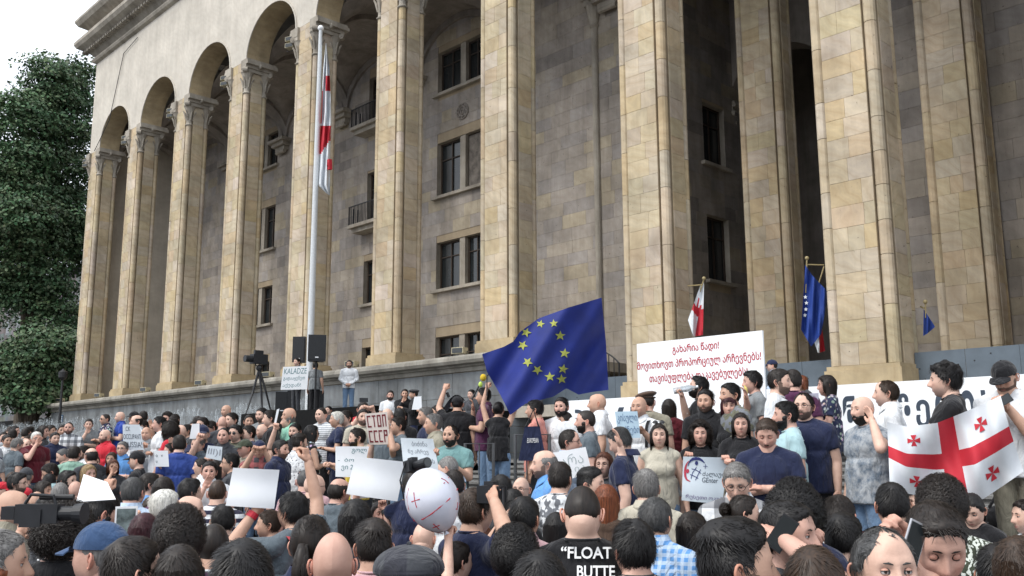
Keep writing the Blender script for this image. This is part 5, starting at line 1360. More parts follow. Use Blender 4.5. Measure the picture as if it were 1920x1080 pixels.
1213 732 31 170 m short dark tee:khaki down beret:brown|person in flat brown beret and khaki top behind the bald man
1308 705 30 -82 m grown black tee:black drink b upl R@1277,744,-0.15 |black-haired man drinking from a plastic bottle
1322 730 34 -15 m fade black shirt:black down s|stern man with black hair and open black shirt
1254 747 24 172 f bob dark tee:maroon down |person in maroon top seen from behind
1235 792 31 0 f long dark tank:beige down Sh|woman with sunglasses on her head and beige top
1312 790 29 0 f longcurly dark tee:black hold R@1287,860,-0.25 |curly-haired girl in black tee holding the hashtag banner
1163 797 38 -100 m short darkgrey polo:navy face dn R@1150,838,-0.1,relax |man in navy polo covering his face with one hand
1368 717 29 -60 m short black tee:olive:camo down |dark-haired young man in camouflage tee before the white billboard
1366 740 28 0 f bangs wine tee:black down |woman with dark plum fringe in front of the billboard
1409 695 31 -75 m grown black tee:grey drink R@1396,748,-0.2,relax |young man in grey tee eating with his hand at his mouth
1388 772 33 0 f long dark tee:black hold L@1378,866,-0.3 |woman with long dark hair and black tee holding the banner's right end
1460 691 35 78 m short dark tee:white down s|man in white tee talking to the person in plum top
1487 692 28 170 m short dark tee:purple down |person in plum top with back turned
1502 703 23 -55 f bob red tee:charcoal down g|red-haired woman in glasses
1549 702 32 -85 f bob dark dress:navy:floral hold |dark-haired woman in dark floral dress
1505 735 35 -15 m recede dark tee:navy down g s hv|stout man in glasses and navy tee
1472 751 40 -80 m short black tee:aqua down b|bearded man in pale aqua tee looking left
1436 780 37 -5 m short brown tee:navy cross dn go cl|man in navy tee with arms crossed and eyes lowered
1447 674 19 -90 m buzz dark shirt:paleblue down cap:navy|police officer in navy cap and light blue shirt
1616 740 37 -50 m bald dark tee:lightgrey:tiedye down b hv L@1634,792,-0.22,relax |bald bearded man in washed grey tee holding his ear
1660 710 37 -88 m thin brown shirt:white down |brown-haired man in white shirt leaning left
1645 727 20 -70 m short dark tee:skyblue down b|man mostly hidden behind the man in the white shirt
1770 682 42 -88 m messy black tee:black hold R@1745,815,-0.25 L@1800,800,-0.25 |boy with messy black hair and black tee holding the big flag
1881 672 40 -20 m short black tee:white hold dn cap:black s R@1866,768,-0.25 L@1884,764,-0.25 |man in black cap and white tee looking at his phone
"""
EXTRA = dict(H={})
WHO = {}
for ln in ROWS.strip().split('\n'):
    a, lab = ln.split('|'); t = a.split()
    x, y, w, phi = map(float, t[:4]); sex, hair, hc, top, pose = t[4:9]; ex = ' '.join(t[9:])
    if 'upl' in ex.split() and pose == 'upl': pose = 'upl'
    kw = {}
    if 'jeans' in lab and 'tall' in lab: kw['bottom'] = 'jeans'
    e = person(x, y, w, phi, sex, hair, hc, top, pose, ex, lab.strip(), **kw)
    WHO[(int(x), int(y))] = e
# on the terrace against the plinth
wm = person(655, 675, 10.8, -5, 'm', 'short', 'black', 'long:white', 'clasp', 's', 'man in white shirt and ripped jeans standing alone against the plinth wall', bottom='jeans', r=30.0, H=1.78, z=0)
ks = person(557, 671, 11, -50, 'm', 'short', 'dark', 'tee:charcoal', 'hold', '', 'young man holding the handwritten white sign in front of the loudspeakers', bottom='charcoal', r=29.0, H=1.72, z=0)
kb = person(592, 679, 11, 160, 'm', 'short', 'dark', 'tee:grey', 'down', '', 'man in grey tee seen from behind beside the loudspeaker stand', bottom='black', r=30, H=1.72, z=0)

# distant people who fill the terrace behind the named ones
rf = random.Random(21); USED = set(); spots = [(o.location.x, o.location.y) for (o, _, _, _) in PEOPLE]; n_ = 0; tries = 0
while n_ < 64 and tries < 6000:
    tries += 1
    px_ = rf.uniform(-40, 900); r_ = rf.uniform(13.5, 26 if px_ < 560 else 21); v = ray(px_, 800); n = math.hypot(v.x, v.y); X_, Y_ = v.x/n*r_, v.y/n*r_
    if Y_ > 11.5 or any((X_-a)**2+(Y_-b)**2 < 0.42**2 for a, b in spots): continue
    zt_ = ground_h(X_, Y_)+rf.uniform(1.62, 1.80); spots.append((X_, Y_)); n_ += 1
    # pixel row of that head top, by solving along the column
    lo_, hi_ = 500, 1000
    for _ in range(24):
        md = (lo_+hi_)/2
        if at_r(px_, md, r_).z > zt_: lo_ = md
        else: hi_ = md
    lim_ = np.interp(px_, [0, 130, 235, 430, 640, 700, 900], [798, 795, 772, 770, 770, 760, 755])
    if md < lim_ or any(abs(px_-kx) < 30 and r_ < PR[ko.name]+0.4 for (kx, ky_), ko in WHO.items()): spots.pop(); n_ -= 1; continue
    fem_ = rf.random() < 0.3; hz = rf.choice(['short', 'short', 'grown', 'crop', 'curly']) if not fem_ else rf.choice(['bob', 'long', 'bun'])
    hcol = rf.choice(['black', 'dark', 'dark', 'brown']); tcol = rf.choice(['black', 'charcoal', 'white', 'grey', 'navy', 'slate', 'lightgrey', 'white', 'paleblue']); ph_ = rf.choice([-70, -30, 10, 60, 150, 170])
    cand = sorted(((abs(px_-kx)+abs(md-ky_)*1.5+(400 if (kx, ky_) in USED else 0)), (kx, ky_)) for (kx, ky_) in WHO)[0][1]; USED.add(cand)
    lab_ = WHO[cand]['label']
    for cut in (' with ', ' standing', ' looking', ' at ', ' behind', ' seen', ' turned', ' holding', ' touching', ' resting', ' raising', ' and ', ' peering', ' by ', ' before ', ' beside', ' under', ' whose', ' right of', ' left of', ' between', ' stooping', ' in profile', ', ', ' over ', ' below', ' above', ' bent', ' cut', ' smiling', ' carrying', ' half', ' mostly', ' filming'): lab_ = lab_.split(cut)[0]
    lab_ = ' '.join(lab_.split()[:8]); side = 'left' if px_ < cand[0] else 'right'
    person(px_, md, F_PX*0.18/r_, ph_, 'f' if fem_ else 'm', hz, hcol, 'tee:'+tcol, 'down', '', f"{hcol if hcol != 'dark' else 'dark'}-haired {'woman' if fem_ else 'man'} in {tcol} tee, {side} of {lab_}", r=r_)
    PEOPLE[-1][0]['group'] = 'distant dark-haired people'

# ============================================================ text, boards, flags and other things in the crowd
def text_uv(body, bold=0.0):
    cu = bpy.data.curves.new('t', 'FONT'); cu.body = body; cu.offset = bold; cu.resolution_u = 3; cu.align_x = 'LEFT'
    o = bpy.data.objects.new('t', cu); C.objects.link(o)
    dg = bpy.context.evaluated_depsgraph_get(); me = o.evaluated_get(dg).to_mesh()
    V = np.array([v.co[:2] for v in me.vertices]) if len(me.vertices) else np.zeros((0, 2)); F_ = [tuple(p.vertices) for p in me.polygons]
    o.evaluated_get(dg).to_mesh_clear(); bpy.data.objects.remove(o)
    if len(V):
        mn, mx = V.min(0), V.max(0); V = (V-mn)/(mx-mn)
    return V, F_
def quadmap(c):      # corners TL TR BR BL
    def f(u, v):
        return (c[0]*(1-u)+c[1]*u)*v+(c[3]*(1-u)+c[2]*u)*(1-v)
    return f
INK = plain('marker_ink', (0.05, 0.07, 0.10), 0.7); RED = plain('red_paint', (0.42, 0.015, 0.03), 0.6); BLUEINK = plain('blue_ink', (0.08, 0.15, 0.28), 0.7); TEAL = plain('teal_ink', (0.10, 0.22, 0.24), 0.7)
PAPER = plain('white_card', (0.80, 0.82, 0.84), 0.55, var=0.05, scale=4); PAPER2 = plain('thin_paper', (0.66, 0.72, 0.76), 0.7, var=0.10, scale=8); WHITEINK = plain('white_print', (0.7, 0.7, 0.7), 0.7)
def board(name, px, r, label, cat, lines=(), mat=None, thick=0.006, rs=None, kind_=None, group=None, poster_extra=None, bend=0.0):
    """thin board through four photo pixels at ground distance r (rs: one distance per corner)"""
    rs = rs or [r]*4
    c = [at_r(x, y, q) for (x, y), q in zip(px, rs)]
    n = (c[1]-c[0]).cross(c[3]-c[0]).normalized()
    if n.dot(Vector((0, 0, CAMZ))-c[0]) < 0: n = -n
    root = empty(name, tuple(c[3]), 0, label, cat, group)
    f = quadmap(c)
    def g(u, v, d=0.0): return f(u, v)+n*(d+bend*math.sin(math.pi*u)+bend*0.4*math.sin(math.pi*v*1.7+1))-c[3]
    m = MB(); m.grid(lambda u, v: g(u, v, 0), 12, 8); m.grid(lambda u, v: g(u, v, -thick), 12, 8)
    for a in (0, 1):
        m.grid(lambda u, v, a=a: g(a, v, -thick*u), 1, 8); m.grid(lambda u, v, a=a: g(u, a, -thick*v), 12, 1)
    m.build('sheet', mat or PAPER, root, smooth=True)
    for (txt, u0, u1, v0, v1, ink, bold) in lines:
        V, F_ = text_uv(txt, bold)
        if not len(V): continue
        t = MB(); t.v = [tuple(g(u0+(u1-u0)*a, v0+(v1-v0)*b, 0.003)) for a, b in V]; t.f = F_; t.c = [None]*len(F_); t.mi = [0]*len(F_)
        t.build('lettering', ink, root)
    if poster_extra: poster_extra(root, g)
    return root
def prof_(key): return PR[WHO[key].name]

# white billboard and the long banner behind the speakers
c4 = [at_y(1194, 645, 11.0), at_y(1427, 617, 11.0)]
def yboard(name, X0, X1_, ztop, zbot, Y, label, cat, lines, posts=True, mat=None):
    root = empty(name, (X0, Y, zbot), 0, label, cat)
    m = MB(); m.box(0, 0, 0, X1_-X0, 0.03, ztop-zbot); m.build('panel', mat or PAPER, root)
    for (txt, x0, x1, z0, z1, ink, bold) in lines:
        V, F_ = text_uv(txt, bold); t = MB(); t.v = [(x0-X0+(x1-x0)*a, -0.004, z0-zbot+(z1-z0)*b) for a, b in V]; t.f = F_; t.c = [None]*len(F_); t.mi = [0]*len(F_)
        t.build('lettering', ink, root)
    if posts:
        p = MB()
        nn = max(2, int((X1_-X0)/2.0)+1)
        for i in range(nn):
            xx = 0.05+(X1_-X0-0.1)*i/(nn-1); q = MB(); q.box(xx-0.02, 0.035, -1.2, xx+0.02, 0.075, ztop-zbot-0.02); q.build('post', M['iron'], root)
    return root
def ky(x, y, Y): p = at_y(x, y, Y); return p.x, p.z
Yb = 11.0; bx0, bz = ky(1194, 645, Yb); bx1, _ = ky(1429, 617, Yb)
def span(xa, ya, xb, yb, hpx):
    a = ky(xa, ya, Yb); b = ky(xb, yb, Yb); h = hpx*Yb/0.83/F_PX; zc = (a[1]+b[1])/2; return a[0], b[0], zc-h/2, zc+h/2
L1 = span(1261, 657, 1348, 648, 19); L2 = span(1195, 691, 1427, 666, 20); L3 = span(1218, 713, 1402, 697, 20)
yboard('billboard', bx0, bx1, bz, bz-1.75, Yb, 'large white billboard with three lines of dark red Georgian lettering', 'billboard',
       [('გახარია წადი!', *L1, RED, 0.012), ('მოვითხოვთ პროპორციულ არჩევნებს!', *L2, RED, 0.012), ('თავისუფლება დაკავებულებს!', *L3, RED, 0.012)])
Yb = 12.5; NAVY = plain('navy_print', (0.035, 0.05, 0.075), 0.6)
x0, _ = ky(1050, 757, Yb); x1, _ = ky(1990, 695, Yb); _, zt = ky(1740, 712, Yb)
ls = []
for txt, xa, xb, yc, hp_ in (('კა', 1062, 1135, 783, 52), ('ყ', 1158, 1192, 775, 56), ('ნი', 1580, 1634, 757, 56), ('ზე', 1684, 1742, 752, 58), ('თია', 1752, 1858, 745, 60)):
    a = ky(xa, yc, Yb); b = ky(xb, yc, Yb); h = hp_*Yb/0.9/F_PX/1.0; zc = zt-0.16-h/2; ls.append((txt, a[0], b[0], zc-h/2, zc+h/2, NAVY, 0.03))
yboard('long_banner', x0, x1, zt, zt-0.85, Yb, 'long white banner with huge navy Georgian letters behind the crowd at right', 'banner', ls)

# metal sheets between the piers, iron gate
for (xa, xb, lab) in ((pierx(7)+PW+0.6, pierx(8)-0.02, 'grey blue metal sheet left of the flag bracket pier beside the plinth end'), (pierx(8)+PW+0.02, pierx(9)-0.02, 'grey blue metal sheet between the two lowest piers above the police officer'), (pierx(9)+PW+0.02, pierx(10)-0.02, 'grey blue metal sheet right of the nearest pier')):
    root = empty('metal_sheet_fence', (xa, D+0.9, Z_LOW-0.6), 0, lab, 'fence', 'metal sheets between the piers'); n = 4; w_ = (xb-xa)/n
    for i in range(n):
        m = MB(); m.box(i*w_+0.004, 0.004*(i % 2), 0, (i+1)*w_-0.004, 0.02+0.004*(i % 2), 1.52); m.build('panel', M['sheet'], root)
        bm_ = MB()
        for _ in range(9):
            bx_, bz_ = i*w_+random.uniform(0.1, w_-0.1), random.uniform(0.1, 1.45); bm_.sphere((bx_, 0, bz_), 0.02, 6, 4)
        bm_.build('bolt', M['iron'], root, kind='stuff')
    rl = MB(); rl.box(0, 0.03, 1.2, xb-xa, 0.07, 1.26); rl.build('rail', M['iron'], root)
gt = empty('iron_gate', (-0.93*26.2, 26.2, 4.6), 0, 'black iron gate with an arched top above the metal sheet by the plinth end', 'gate')
gw = 0.10*26.2
for i in range(12):
    xx = gw*i/11; h = 1.35*math.sqrt(max(0.0, 1-(xx/gw)**2*0.85)); m = MB(); m.tube([(xx, 0, 0), (xx, 0, h)], 0.018, 6); m.build('bar', M['iron'], gt)
m = MB(); m.tube([(gw*i/14, 0, 1.35*math.sqrt(1-(i/14)**2*0.85)) for i in range(15)], 0.03, 6); m.tube([(gw, 0, 0), (gw, 0, 0.55)], 0.03, 6); m.build('arched_rail', M['iron'], gt)

# ---- flags --------------------------------------------------------------
FW = plain('white_flag_cloth', (0.62, 0.65, 0.68), 0.75, var=0.08, scale=5); FR = plain('red_flag_cloth', (0.46, 0.02, 0.035), 0.75, var=0.12, scale=5); FB = plain('blue_flag_cloth', (0.006, 0.018, 0.17), 0.7, var=0.25, scale=3); FY = plain('yellow_flag_print', (0.30, 0.32, 0.06), 0.7)
def poly_at(pl, t):
    L_ = [0]
    for a, b in zip(pl, pl[1:]): L_.append(L_[-1]+math.hypot(b[0]-a[0], b[1]-a[1]))
    s = t*L_[-1]
    for i in range(len(pl)-1):
        if s <= L_[i+1]+1e-9:
            k = (s-L_[i])/(L_[i+1]-L_[i]); return (pl[i][0]+(pl[i+1][0]-pl[i][0])*k, pl[i][1]+(pl[i+1][1]-pl[i][1])*k)
    return pl[-1]
def flagmap(top, bot, left, right):     # coons patch in pixels, v=0 top
    def f(u, v):
        T_, B_, L_, R_ = poly_at(top, u), poly_at(bot, u), poly_at(left, v), poly_at(right, v)
        c = [top[0], top[-1], bot[0], bot[-1]]
        return tuple((1-v)*T_[i]+v*B_[i]+(1-u)*L_[i]+u*R_[i]-((1-u)*(1-v)*c[0][i]+u*(1-v)*c[1][i]+(1-u)*v*c[2][i]+u*v*c[3][i]) for i in (0, 1))
    return f
# waving blue flag
tp = [(904, 664), (945, 650), (963, 640), (975, 622), (1010, 597), (1065, 577), (1128, 558)]; bt = [(957, 778), (985, 757), (1037, 744), (1062, 728), (1085, 740), (1110, 735), (1141, 731)]
lf = [(904, 664), (913, 697), (937, 738), (957, 778)]; rt = [(1128, 558), (1136, 640), (1141, 731)]
fm = flagmap(tp, bt, lf, rt)
RB = PR[WHO[(935, 752)].name]
def eur(px_, py_): return RB-0.15+0.16*math.sin((px_-900)/31.0+(py_-640)/60.0)+0.0018*(px_-905)+0.05*math.sin(px_/11.0+py_/17)
ef = empty('blue_star_flag', tuple(at_r(913, 705, RB)), 0, 'large waving blue flag with a ring of yellow stars above the crowd', 'flag')
org = at_r(913, 705, RB)
m = MB(); m.grid(lambda u, v: at_r(*fm(u, v), eur(*fm(u, v)))-org, 60, 40); m.build('cloth', FB, ef, smooth=True)
for (sx, sy) in ((720, 255), (855, 250), (575, 342), (920, 375), (540, 472), (965, 552), (590, 642), (690, 722), (950, 712), (815, 790), (935, 815), (640, 300)):
    if (sx, sy) == (640, 300): continue
    cx, cy = 880+sx/5.4, 560+sy/5.4; rad = 10.5 if sy > 300 else 8.5; rot = random.uniform(-0.25, 0.25)+(0.5 if sx < 750 else 0)
    st_ = MB(); pts = []
    for k in range(10):
        a = rot+math.pi*k/5; rr_ = rad if k % 2 == 0 else rad*0.42; qx, qy = cx+rr_*math.sin(a), cy-rr_*math.cos(a)*0.92
        pts.append(at_r(qx, qy, eur(qx, qy)-0.012)-org)
    cc = at_r(cx, cy, eur(cx, cy)-0.012)-org
    for k in range(10): st_.poly([cc, pts[k], pts[(k+1) % 10]])
    st_.build('star', FY, ef)
m = MB(); m.tube([at_r(905, 720, RB)-org, at_r(1132, 548, RB+0.42)-org], 0.012, 8)
m = MB(); m.tube([Vector((0, 0, -0.25)), Vector((0, 0, 0)), at_r(960, 664, eur(960, 664)+0.25)-org, at_r(1120, 575, eur(1120, 575)+0.06)-org], 0.009, 8); m.build('flag_pole', M['iron'], ef)
# georgian flag helper
def cross_flag(name, fm_, rfun, label, org, nu=56, nv=36, crosses=True, bars=(0.43, 0.57, 0.40, 0.60)):
    root = empty(name, tuple(org), 0, label, 'flag')
    us = sorted(set([i/nu for i in range(nu+1)]+[bars[0], bars[1]])); vs = sorted(set([i/nv for i in range(nv+1)]+[bars[2], bars[3]]))
    for nm, mat, test in (('white_field', FW, False), ('red_cross', FR, True)):
        m = MB(); idx = {}
        for i in range(len(us)-1):
            for j in range(len(vs)-1):
                um, vm = (us[i]+us[i+1])/2, (vs[j]+vs[j+1])/2
                if ((bars[0] < um < bars[1]) or (bars[2] < vm < bars[3])) != test: continue
                ids = []
                for (a, b) in ((i, j), (i+1, j), (i+1, j+1), (i, j+1)):
                    if (a, b) not in idx:
                        idx[(a, b)] = len(m.v); q = fm_(us[a], vs[b]); m.v.append(tuple(at_r(*q, rfun(*q))-org))
                    ids.append(idx[(a, b)])
                m.f.append(tuple(ids)); m.c.append(None); m.mi.append(0)
        m.build(nm, mat, root, smooth=True)
    if crosses:
        for (cu, cv) in ((0.22, 0.21), (0.78, 0.21), (0.22, 0.8), (0.78, 0.8)):
            m = MB(); a, b = 0.065, 0.10
            for k in range(4):
                def P_(x, y):
                    for _ in range(k): x, y = -y, x
                    q = fm_(min(1, max(0, cu+x*a)), min(1, max(0, cv+y*b))); return at_r(*q, rfun(*q)-0.006)-org
                m.poly([P_(0, 0), P_(0.25, 0.16), P_(0.8, 0.38), P_(0.8, -0.38), P_(0.25, -0.16)])
            m.build('small_cross', FR, root)
    return root
tp = [(1663, 791), (1700, 800), (1757, 793), (1800, 776), (1845, 757), (1876, 742)]; bt = [(1668, 903), (1700, 925), (1760, 938), (1843, 936), (1885, 908), (1919, 884)]
lf = [(1663, 791), (1666, 850), (1668, 903)]; rt = [(1876, 742), (1895, 810), (1919, 884)]
RG = PR[WHO[(1770, 682)].name]-0.45
cross_flag('red_cross_flag', flagmap(tp, bt, lf, rt), lambda x, y: RG+0.05*math.sin(x/22.0+y/40)+0.03*math.sin(x/9.0-y/30)+0.0004*(y-800), 'large red cross flag with four small crosses spread before the crowd at right', at_r(1663, 791, RG))
# flagpole with the limp flag
Yp = 20.0; bt_ = at_y(578, 700, Yp); tp_ = at_y(603.5, 56, Yp)
bt_.x = tp_.x = (bt_.x+tp_.x)/2
fp = empty('flagpole', (tp_.x, Yp, 1.75), 0, 'tall white flagpole standing in front of the plinth', 'flagpole')
m = MB(); m.lathe([(0.135, 0), (0.13, 6), (0.10, 14), (0.075, tp_.z-1.75)], 0, 0, 16); m.build('pole', plain('pole_paint', (0.55, 0.57, 0.58), 0.45), fp, smooth=True)
m = MB(); m.sphere((0, 0, tp_.z-1.75+0.1), 0.13, 12, 8); m.build('finial', M['white'], fp, smooth=True)
m = MB(); m.lathe([(0.30, 0), (0.30, 0.3), (0.18, 0.4)], 0, 0, 16); m.build('base_collar', M['iron'], fp)
hf = empty('limp_flag', (tp_.x, Yp, tp_.z-1), 0, 'white and red cross flag hanging limp from the tall flagpole', 'flag')
Ls = [(81, 611, 612), (100, 609, 614), (130, 606, 618), (160, 604.5, 619), (222, 602, 621.5), (232, 601, 621.5), (252, 600, 620), (300, 598.5, 619), (348, 597, 618.5), (360, 609, 618.5), (366, 617, 618.5)]
org = Vector(hf.location); Rp = math.hypot(tp_.x, Yp)
def lim(y):
    for a, b in zip(Ls, Ls[1:]):
        if y <= b[0]: k = (y-a[0])/(b[0]-a[0]); return a[1]+(b[1]-a[1])*k, a[2]+(b[2]-a[2])*k
    return Ls[-1][1:]
mw, mr = MB(), MB()
for j in range(70):
    ya, yb2 = 81+285*j/70, 81+285*(j+1)/70
    for i in range(10):
        u0, u1 = i/10, (i+1)/10; ym = (ya+yb2)/2; um = (u0+u1)/2
        red = (143 < ym < 171 and um > 0.35) or (234 < ym < 292 and um < 0.98-(max(0, ym-262)/30)) or (172 < ym < 232 and um < 0.10)
        q = []
        for (u, yy) in ((u0, ya), (u1, ya), (u1, yb2), (u0, yb2)):
            a, b = lim(yy); q.append(at_r(a+(b-a)*u, yy, Rp-0.2+0.16*math.sin(u*13+yy/40)+0.1*math.cos(u*5))-org)
        (mr if red else mw).quad(*q)
mw.build('white_field', FW, hf, smooth=True); mr.build('red_cross', FR, hf, smooth=True)
m = MB(); m.tube([at_r(618, 299, Rp-0.45)-org, at_r(618.5, 318, Rp-0.45)-org], 0.10, 4); m.tube([at_r(613, 308, Rp-0.45)-org, at_r(620, 309, Rp-0.45)-org], 0.10, 4); m.build('small_cross', FR, hf)
# bracket flags on the piers
def bracket_flag(px0, px1, Yq, top, bot, kind_, label, name):
    a = at_y(*px0, Yq); b = at_y(*px1, Yq-0.3); root = empty(name, tuple(a), 0, label, 'flag'); org = a
    m = MB(); m.tube([a-org, b-org], 0.02, 6); m.tube([at_y(px1[0]+2, px1[1]-10, Yq-0.3)-org, at_y((px1[0]+bot[0][0])/2+4, (px1[1]+bot[0][1])/2-8, Yq-0.3)-org], 0.022, 6); m.build('bracket_pole', plain('brass_pole', (0.3, 0.24, 0.12), 0.5), root)
    m = MB(); m.sphere(at_y(px1[0]+2, px1[1]-12, Yq-0.3)-org, 0.06, 8, 6); m.build('finial', MATS['brass_pole'], root)
    mp_ = flagmap(top, bot, [top[0], bot[0]], [top[-1], bot[-1]]); r_ = math.hypot(b.x, b.y)
    def rf(x, y): return r_+0.10*math.sin(x/3.2+y/30)+0.05*math.sin(x/1.7)
    if kind_ == 'eu':
        m = MB(); m.grid(lambda u, v: at_r(*mp_(u, v), rf(*mp_(u, v)))-org, 18, 24); m.build('cloth', plain('blue_flag_cloth_light', (0.014, 0.045, 0.24), 0.7), root, smooth=True)
        for (sx, sy) in ((1510, 557), (1512, 568), (1511, 580), (1509, 591)):
            if name != 'blue_bracket_flag' or px0[0] > 1600: break
            s_ = MB(); pts = []
            for k in range(10):
                an = math.pi*k/5; rr_ = 4.2 if k % 2 == 0 else 1.8; pts.append(at_r(sx+rr_*math.sin(an), sy-rr_*math.cos(an), rf(sx, sy)-0.14)-org)
            s_.poly(pts); s_.build('star', FW, root)
    else:
        us = [i/14 for i in range(15)]; vs = [i/24 for i in range(25)]; mw, mr = MB(), MB()
        for i in range(14):
            for j in range(24):
                um, vm = (us[i]+us[i+1])/2, (vs[j]+vs[j+1])/2
                red = (0.52 < vm+um*0.12 < 0.70 and um < 0.85) or (um > 0.70 and vm > 0.5) or (0.30 < vm < 0.52 and 0.35 < um < 0.6)
                q = [at_r(*mp_(u, v), rf(*mp_(u, v)))-org for (u, v) in ((us[i], vs[j]), (us[i+1], vs[j]), (us[i+1], vs[j+1]), (us[i], vs[j+1]))]
                (mr if red else mw).quad(*q)
        mw.build('white_field', FW, root, smooth=True); mr.build('red_cross', FR, root, smooth=True)
    return root
bracket_flag((1290, 536), (1318, 534), D+0.6, [(1313, 535), (1320, 530)], [(1290, 600), (1300, 631), (1318, 628)], 'ge', 'small white and red flag drooping from a bracket above the billboard', 'red_cross_bracket_flag')
bracket_flag((1545, 497), (1511, 496), D+0.7, [(1510, 497), (1522, 515), (1553, 548)], [(1502, 618), (1521, 650), (1540, 626)], 'eu', 'blue flag with small stars drooping from a bracket left of the nearest pier', 'blue_bracket_flag')
bracket_flag((1545, 500), (1530, 548), D+1.0, [(1526, 560), (1536, 575)], [(1526, 640), (1534, 662), (1547, 658)], 'ge', 'white and red flag mostly hidden behind the blue bracket flag', 'red_cross_bracket_flag')
bracket_flag((1726, 575), (1733, 578), D+1.6, [(1732, 580), (1740, 592), (1753, 612)], [(1731, 630), (1738, 626), (1752, 614)], 'eu', 'corner of a dark blue flag right of the nearest pier', 'blue_bracket_flag')

# ---- hand-held boards ----------------------------------------------------
rS = prof_((275, 799))-0.35
board('slogan_sign', [(230, 796), (262, 796), (270, 844), (231, 843)], rS, 'white sign reading CK OCCUPANT RUSSIA held up at left', 'sign',
      [('.CK', 0.12, 0.42, 0.74, 0.92, INK, 0.0), ('OCCUPANT', 0.02, 0.96, 0.42, 0.62, INK, 0.0), ('RUSSIA!', 0.08, 0.95, 0.10, 0.32, INK, 0.0)], PAPER2)
board('white_paper', [(289, 845), (315, 845), (317, 875), (290, 875)], prof_((322, 830))-0.35, 'white paper with small dark drawings held by the young man in black tee', 'paper', [('o   v', 0.1, 0.6, 0.6, 0.75, INK, 0.0), ('u', 0.1, 0.2, 0.25, 0.38, INK, 0.0)])
board('white_paper', [(360, 795), (374, 794), (374, 822), (355, 823)], prof_((380, 796))-0.3, 'small white paper held beside the man in navy cap', 'paper')
board('white_paper', [(390, 835), (417, 838), (415, 864), (385, 858)], prof_((372, 817))-0.5, 'white paper with faint vertical writing before the clapping man', 'paper', [('lll)l', 0.1, 0.9, 0.2, 0.8, plain('faint_ink', (0.3, 0.32, 0.36), 0.8), 0.0)], PAPER2)
board('white_placard', [(157, 889), (201, 904), (217, 936), (143, 941)], 5.6, 'tilted blank white placard behind the bowed bearded man', 'placard', rs=[5.6, 5.5, 5.4, 5.5])
board('white_placard', [(437, 877), (524, 881), (514, 954), (423, 948)], prof_((550, 922))-0.02, 'blank white placard held up by the hand with a red wristband', 'placard', thick=0.005, bend=0.018)
board('white_placard', [(666, 856), (760, 866), (745, 940), (649, 926)], prof_((712, 938))-0.30, 'largest blank white placard left of the balloon', 'placard', thick=0.005, bend=0.02)
board('white_placard', [(657, 900), (700, 900), (700, 932), (657, 937)], prof_((712, 938))-0.1, 'white card tucked behind the bottom of the largest blank placard', 'placard')
board('scribbled_poster', [(629, 837), (692, 837), (680, 895), (629, 894)], prof_((670, 802))-0.45, 'white poster with pale teal scribbled lines behind the largest placard', 'poster', [('\u10D2\u10DD\u10DA', 0.5, 0.95, 0.76, 0.92, TEAL, 0.0), ('-  \u10D1\u10DD', 0.08, 0.6, 0.5, 0.62, TEAL, 0.0), ('\u10D5\u10D8 2', 0.2, 0.6, 0.2, 0.4, TEAL, 0.0)], bend=0.01)
GRYP = plain('cream_card', (0.62, 0.55, 0.50), 0.7, var=0.08)
def stop_extra(root, g):
    DR = plain('dark_red_paint', (0.16, 0.01, 0.02), 0.6)
    t = MB()
    def st(u0, v0, u1, v1): 
        q = [g(min(u0, u1), min(v0, v1), 0.004), g(max(u0, u1), min(v0, v1), 0.004), g(max(u0, u1), max(v0, v1), 0.004), g(min(u0, u1), max(v0, v1), 0.004)]
        m = MB(); m.quad(*q); m.build('letter_stroke', DR, root)
    w = 0.045
    y0, y1 = 0.55, 0.93
    for x in (0.06, 0.285, 0.51, 0.74):
        L_ = {0.06: 'C', 0.285: 'T', 0.51: 'O', 0.74: 'P'}[x]; a, b = x, x+0.17
        if L_ in 'CO': st(a, y0, a+w, y1)
        if L_ in 'CO': st(a, y1-0.05, b, y1); st(a, y0, b, y0+0.05)
        if L_ == 'O': st(b-w, y0, b, y1)
        if L_ == 'T': st(a, y1-0.05, b, y1); st((a+b)/2-w/2, y0, (a+b)/2+w/2, y1)
        if L_ == 'P': st(a, y0, a+w, y1); st(b-w, y0, b, y1); st(a, y1-0.05, b, y1)
    y0, y1 = 0.07, 0.45
    for i, x in enumerate((0.06, 0.285, 0.51, 0.74)):
        a, b = x, x+0.17; st(a, y0, a+w, y1); st(a, y1-0.05, b, y1)
        if i < 3: st(a, y0, b, y0+0.05)
        else: st(b-w, (y0+y1)/2, b, y1); st(a, (y0+y1)/2, b, (y0+y1)/2+0.05)
board('block_letter_sign', [(684, 776), (726, 772), (732, 833), (692, 834)], prof_((747, 781))-0.35, 'cream sign with block dark red Cyrillic letters in two rows', 'sign', (), GRYP, poster_extra=stop_extra)
board('pencilled_poster', [(751, 821), (812, 823), (823, 880), (757, 878)], prof_((845, 795))-0.4, 'white poster with three lines of thin Georgian handwriting held by the man in teal', 'poster',
      [('ბიძინა', 0.32, 0.78, 0.74, 0.90, INK, -0.01), ('ნუ აჩრევ', 0.18, 0.78, 0.46, 0.64, INK, -0.01), ('ავაზაკ ბზას', 0.10, 0.92, 0.14, 0.34, INK, -0.005)], PAPER2, bend=0.015)
board('white_poster', [(1030, 850), (1098, 838), (1110, 886), (1036, 908)], prof_((1068, 804))-0.5, 'white poster with three faint handwritten letters held by the older man in glasses', 'poster', [('არა', 0.28, 0.86, 0.45, 0.85, plain('faint_ink2', (0.35, 0.42, 0.42), 0.8), -0.015), ('იკ', 0.6, 0.85, 0.12, 0.35, MATS['faint_ink2'], -0.015)])
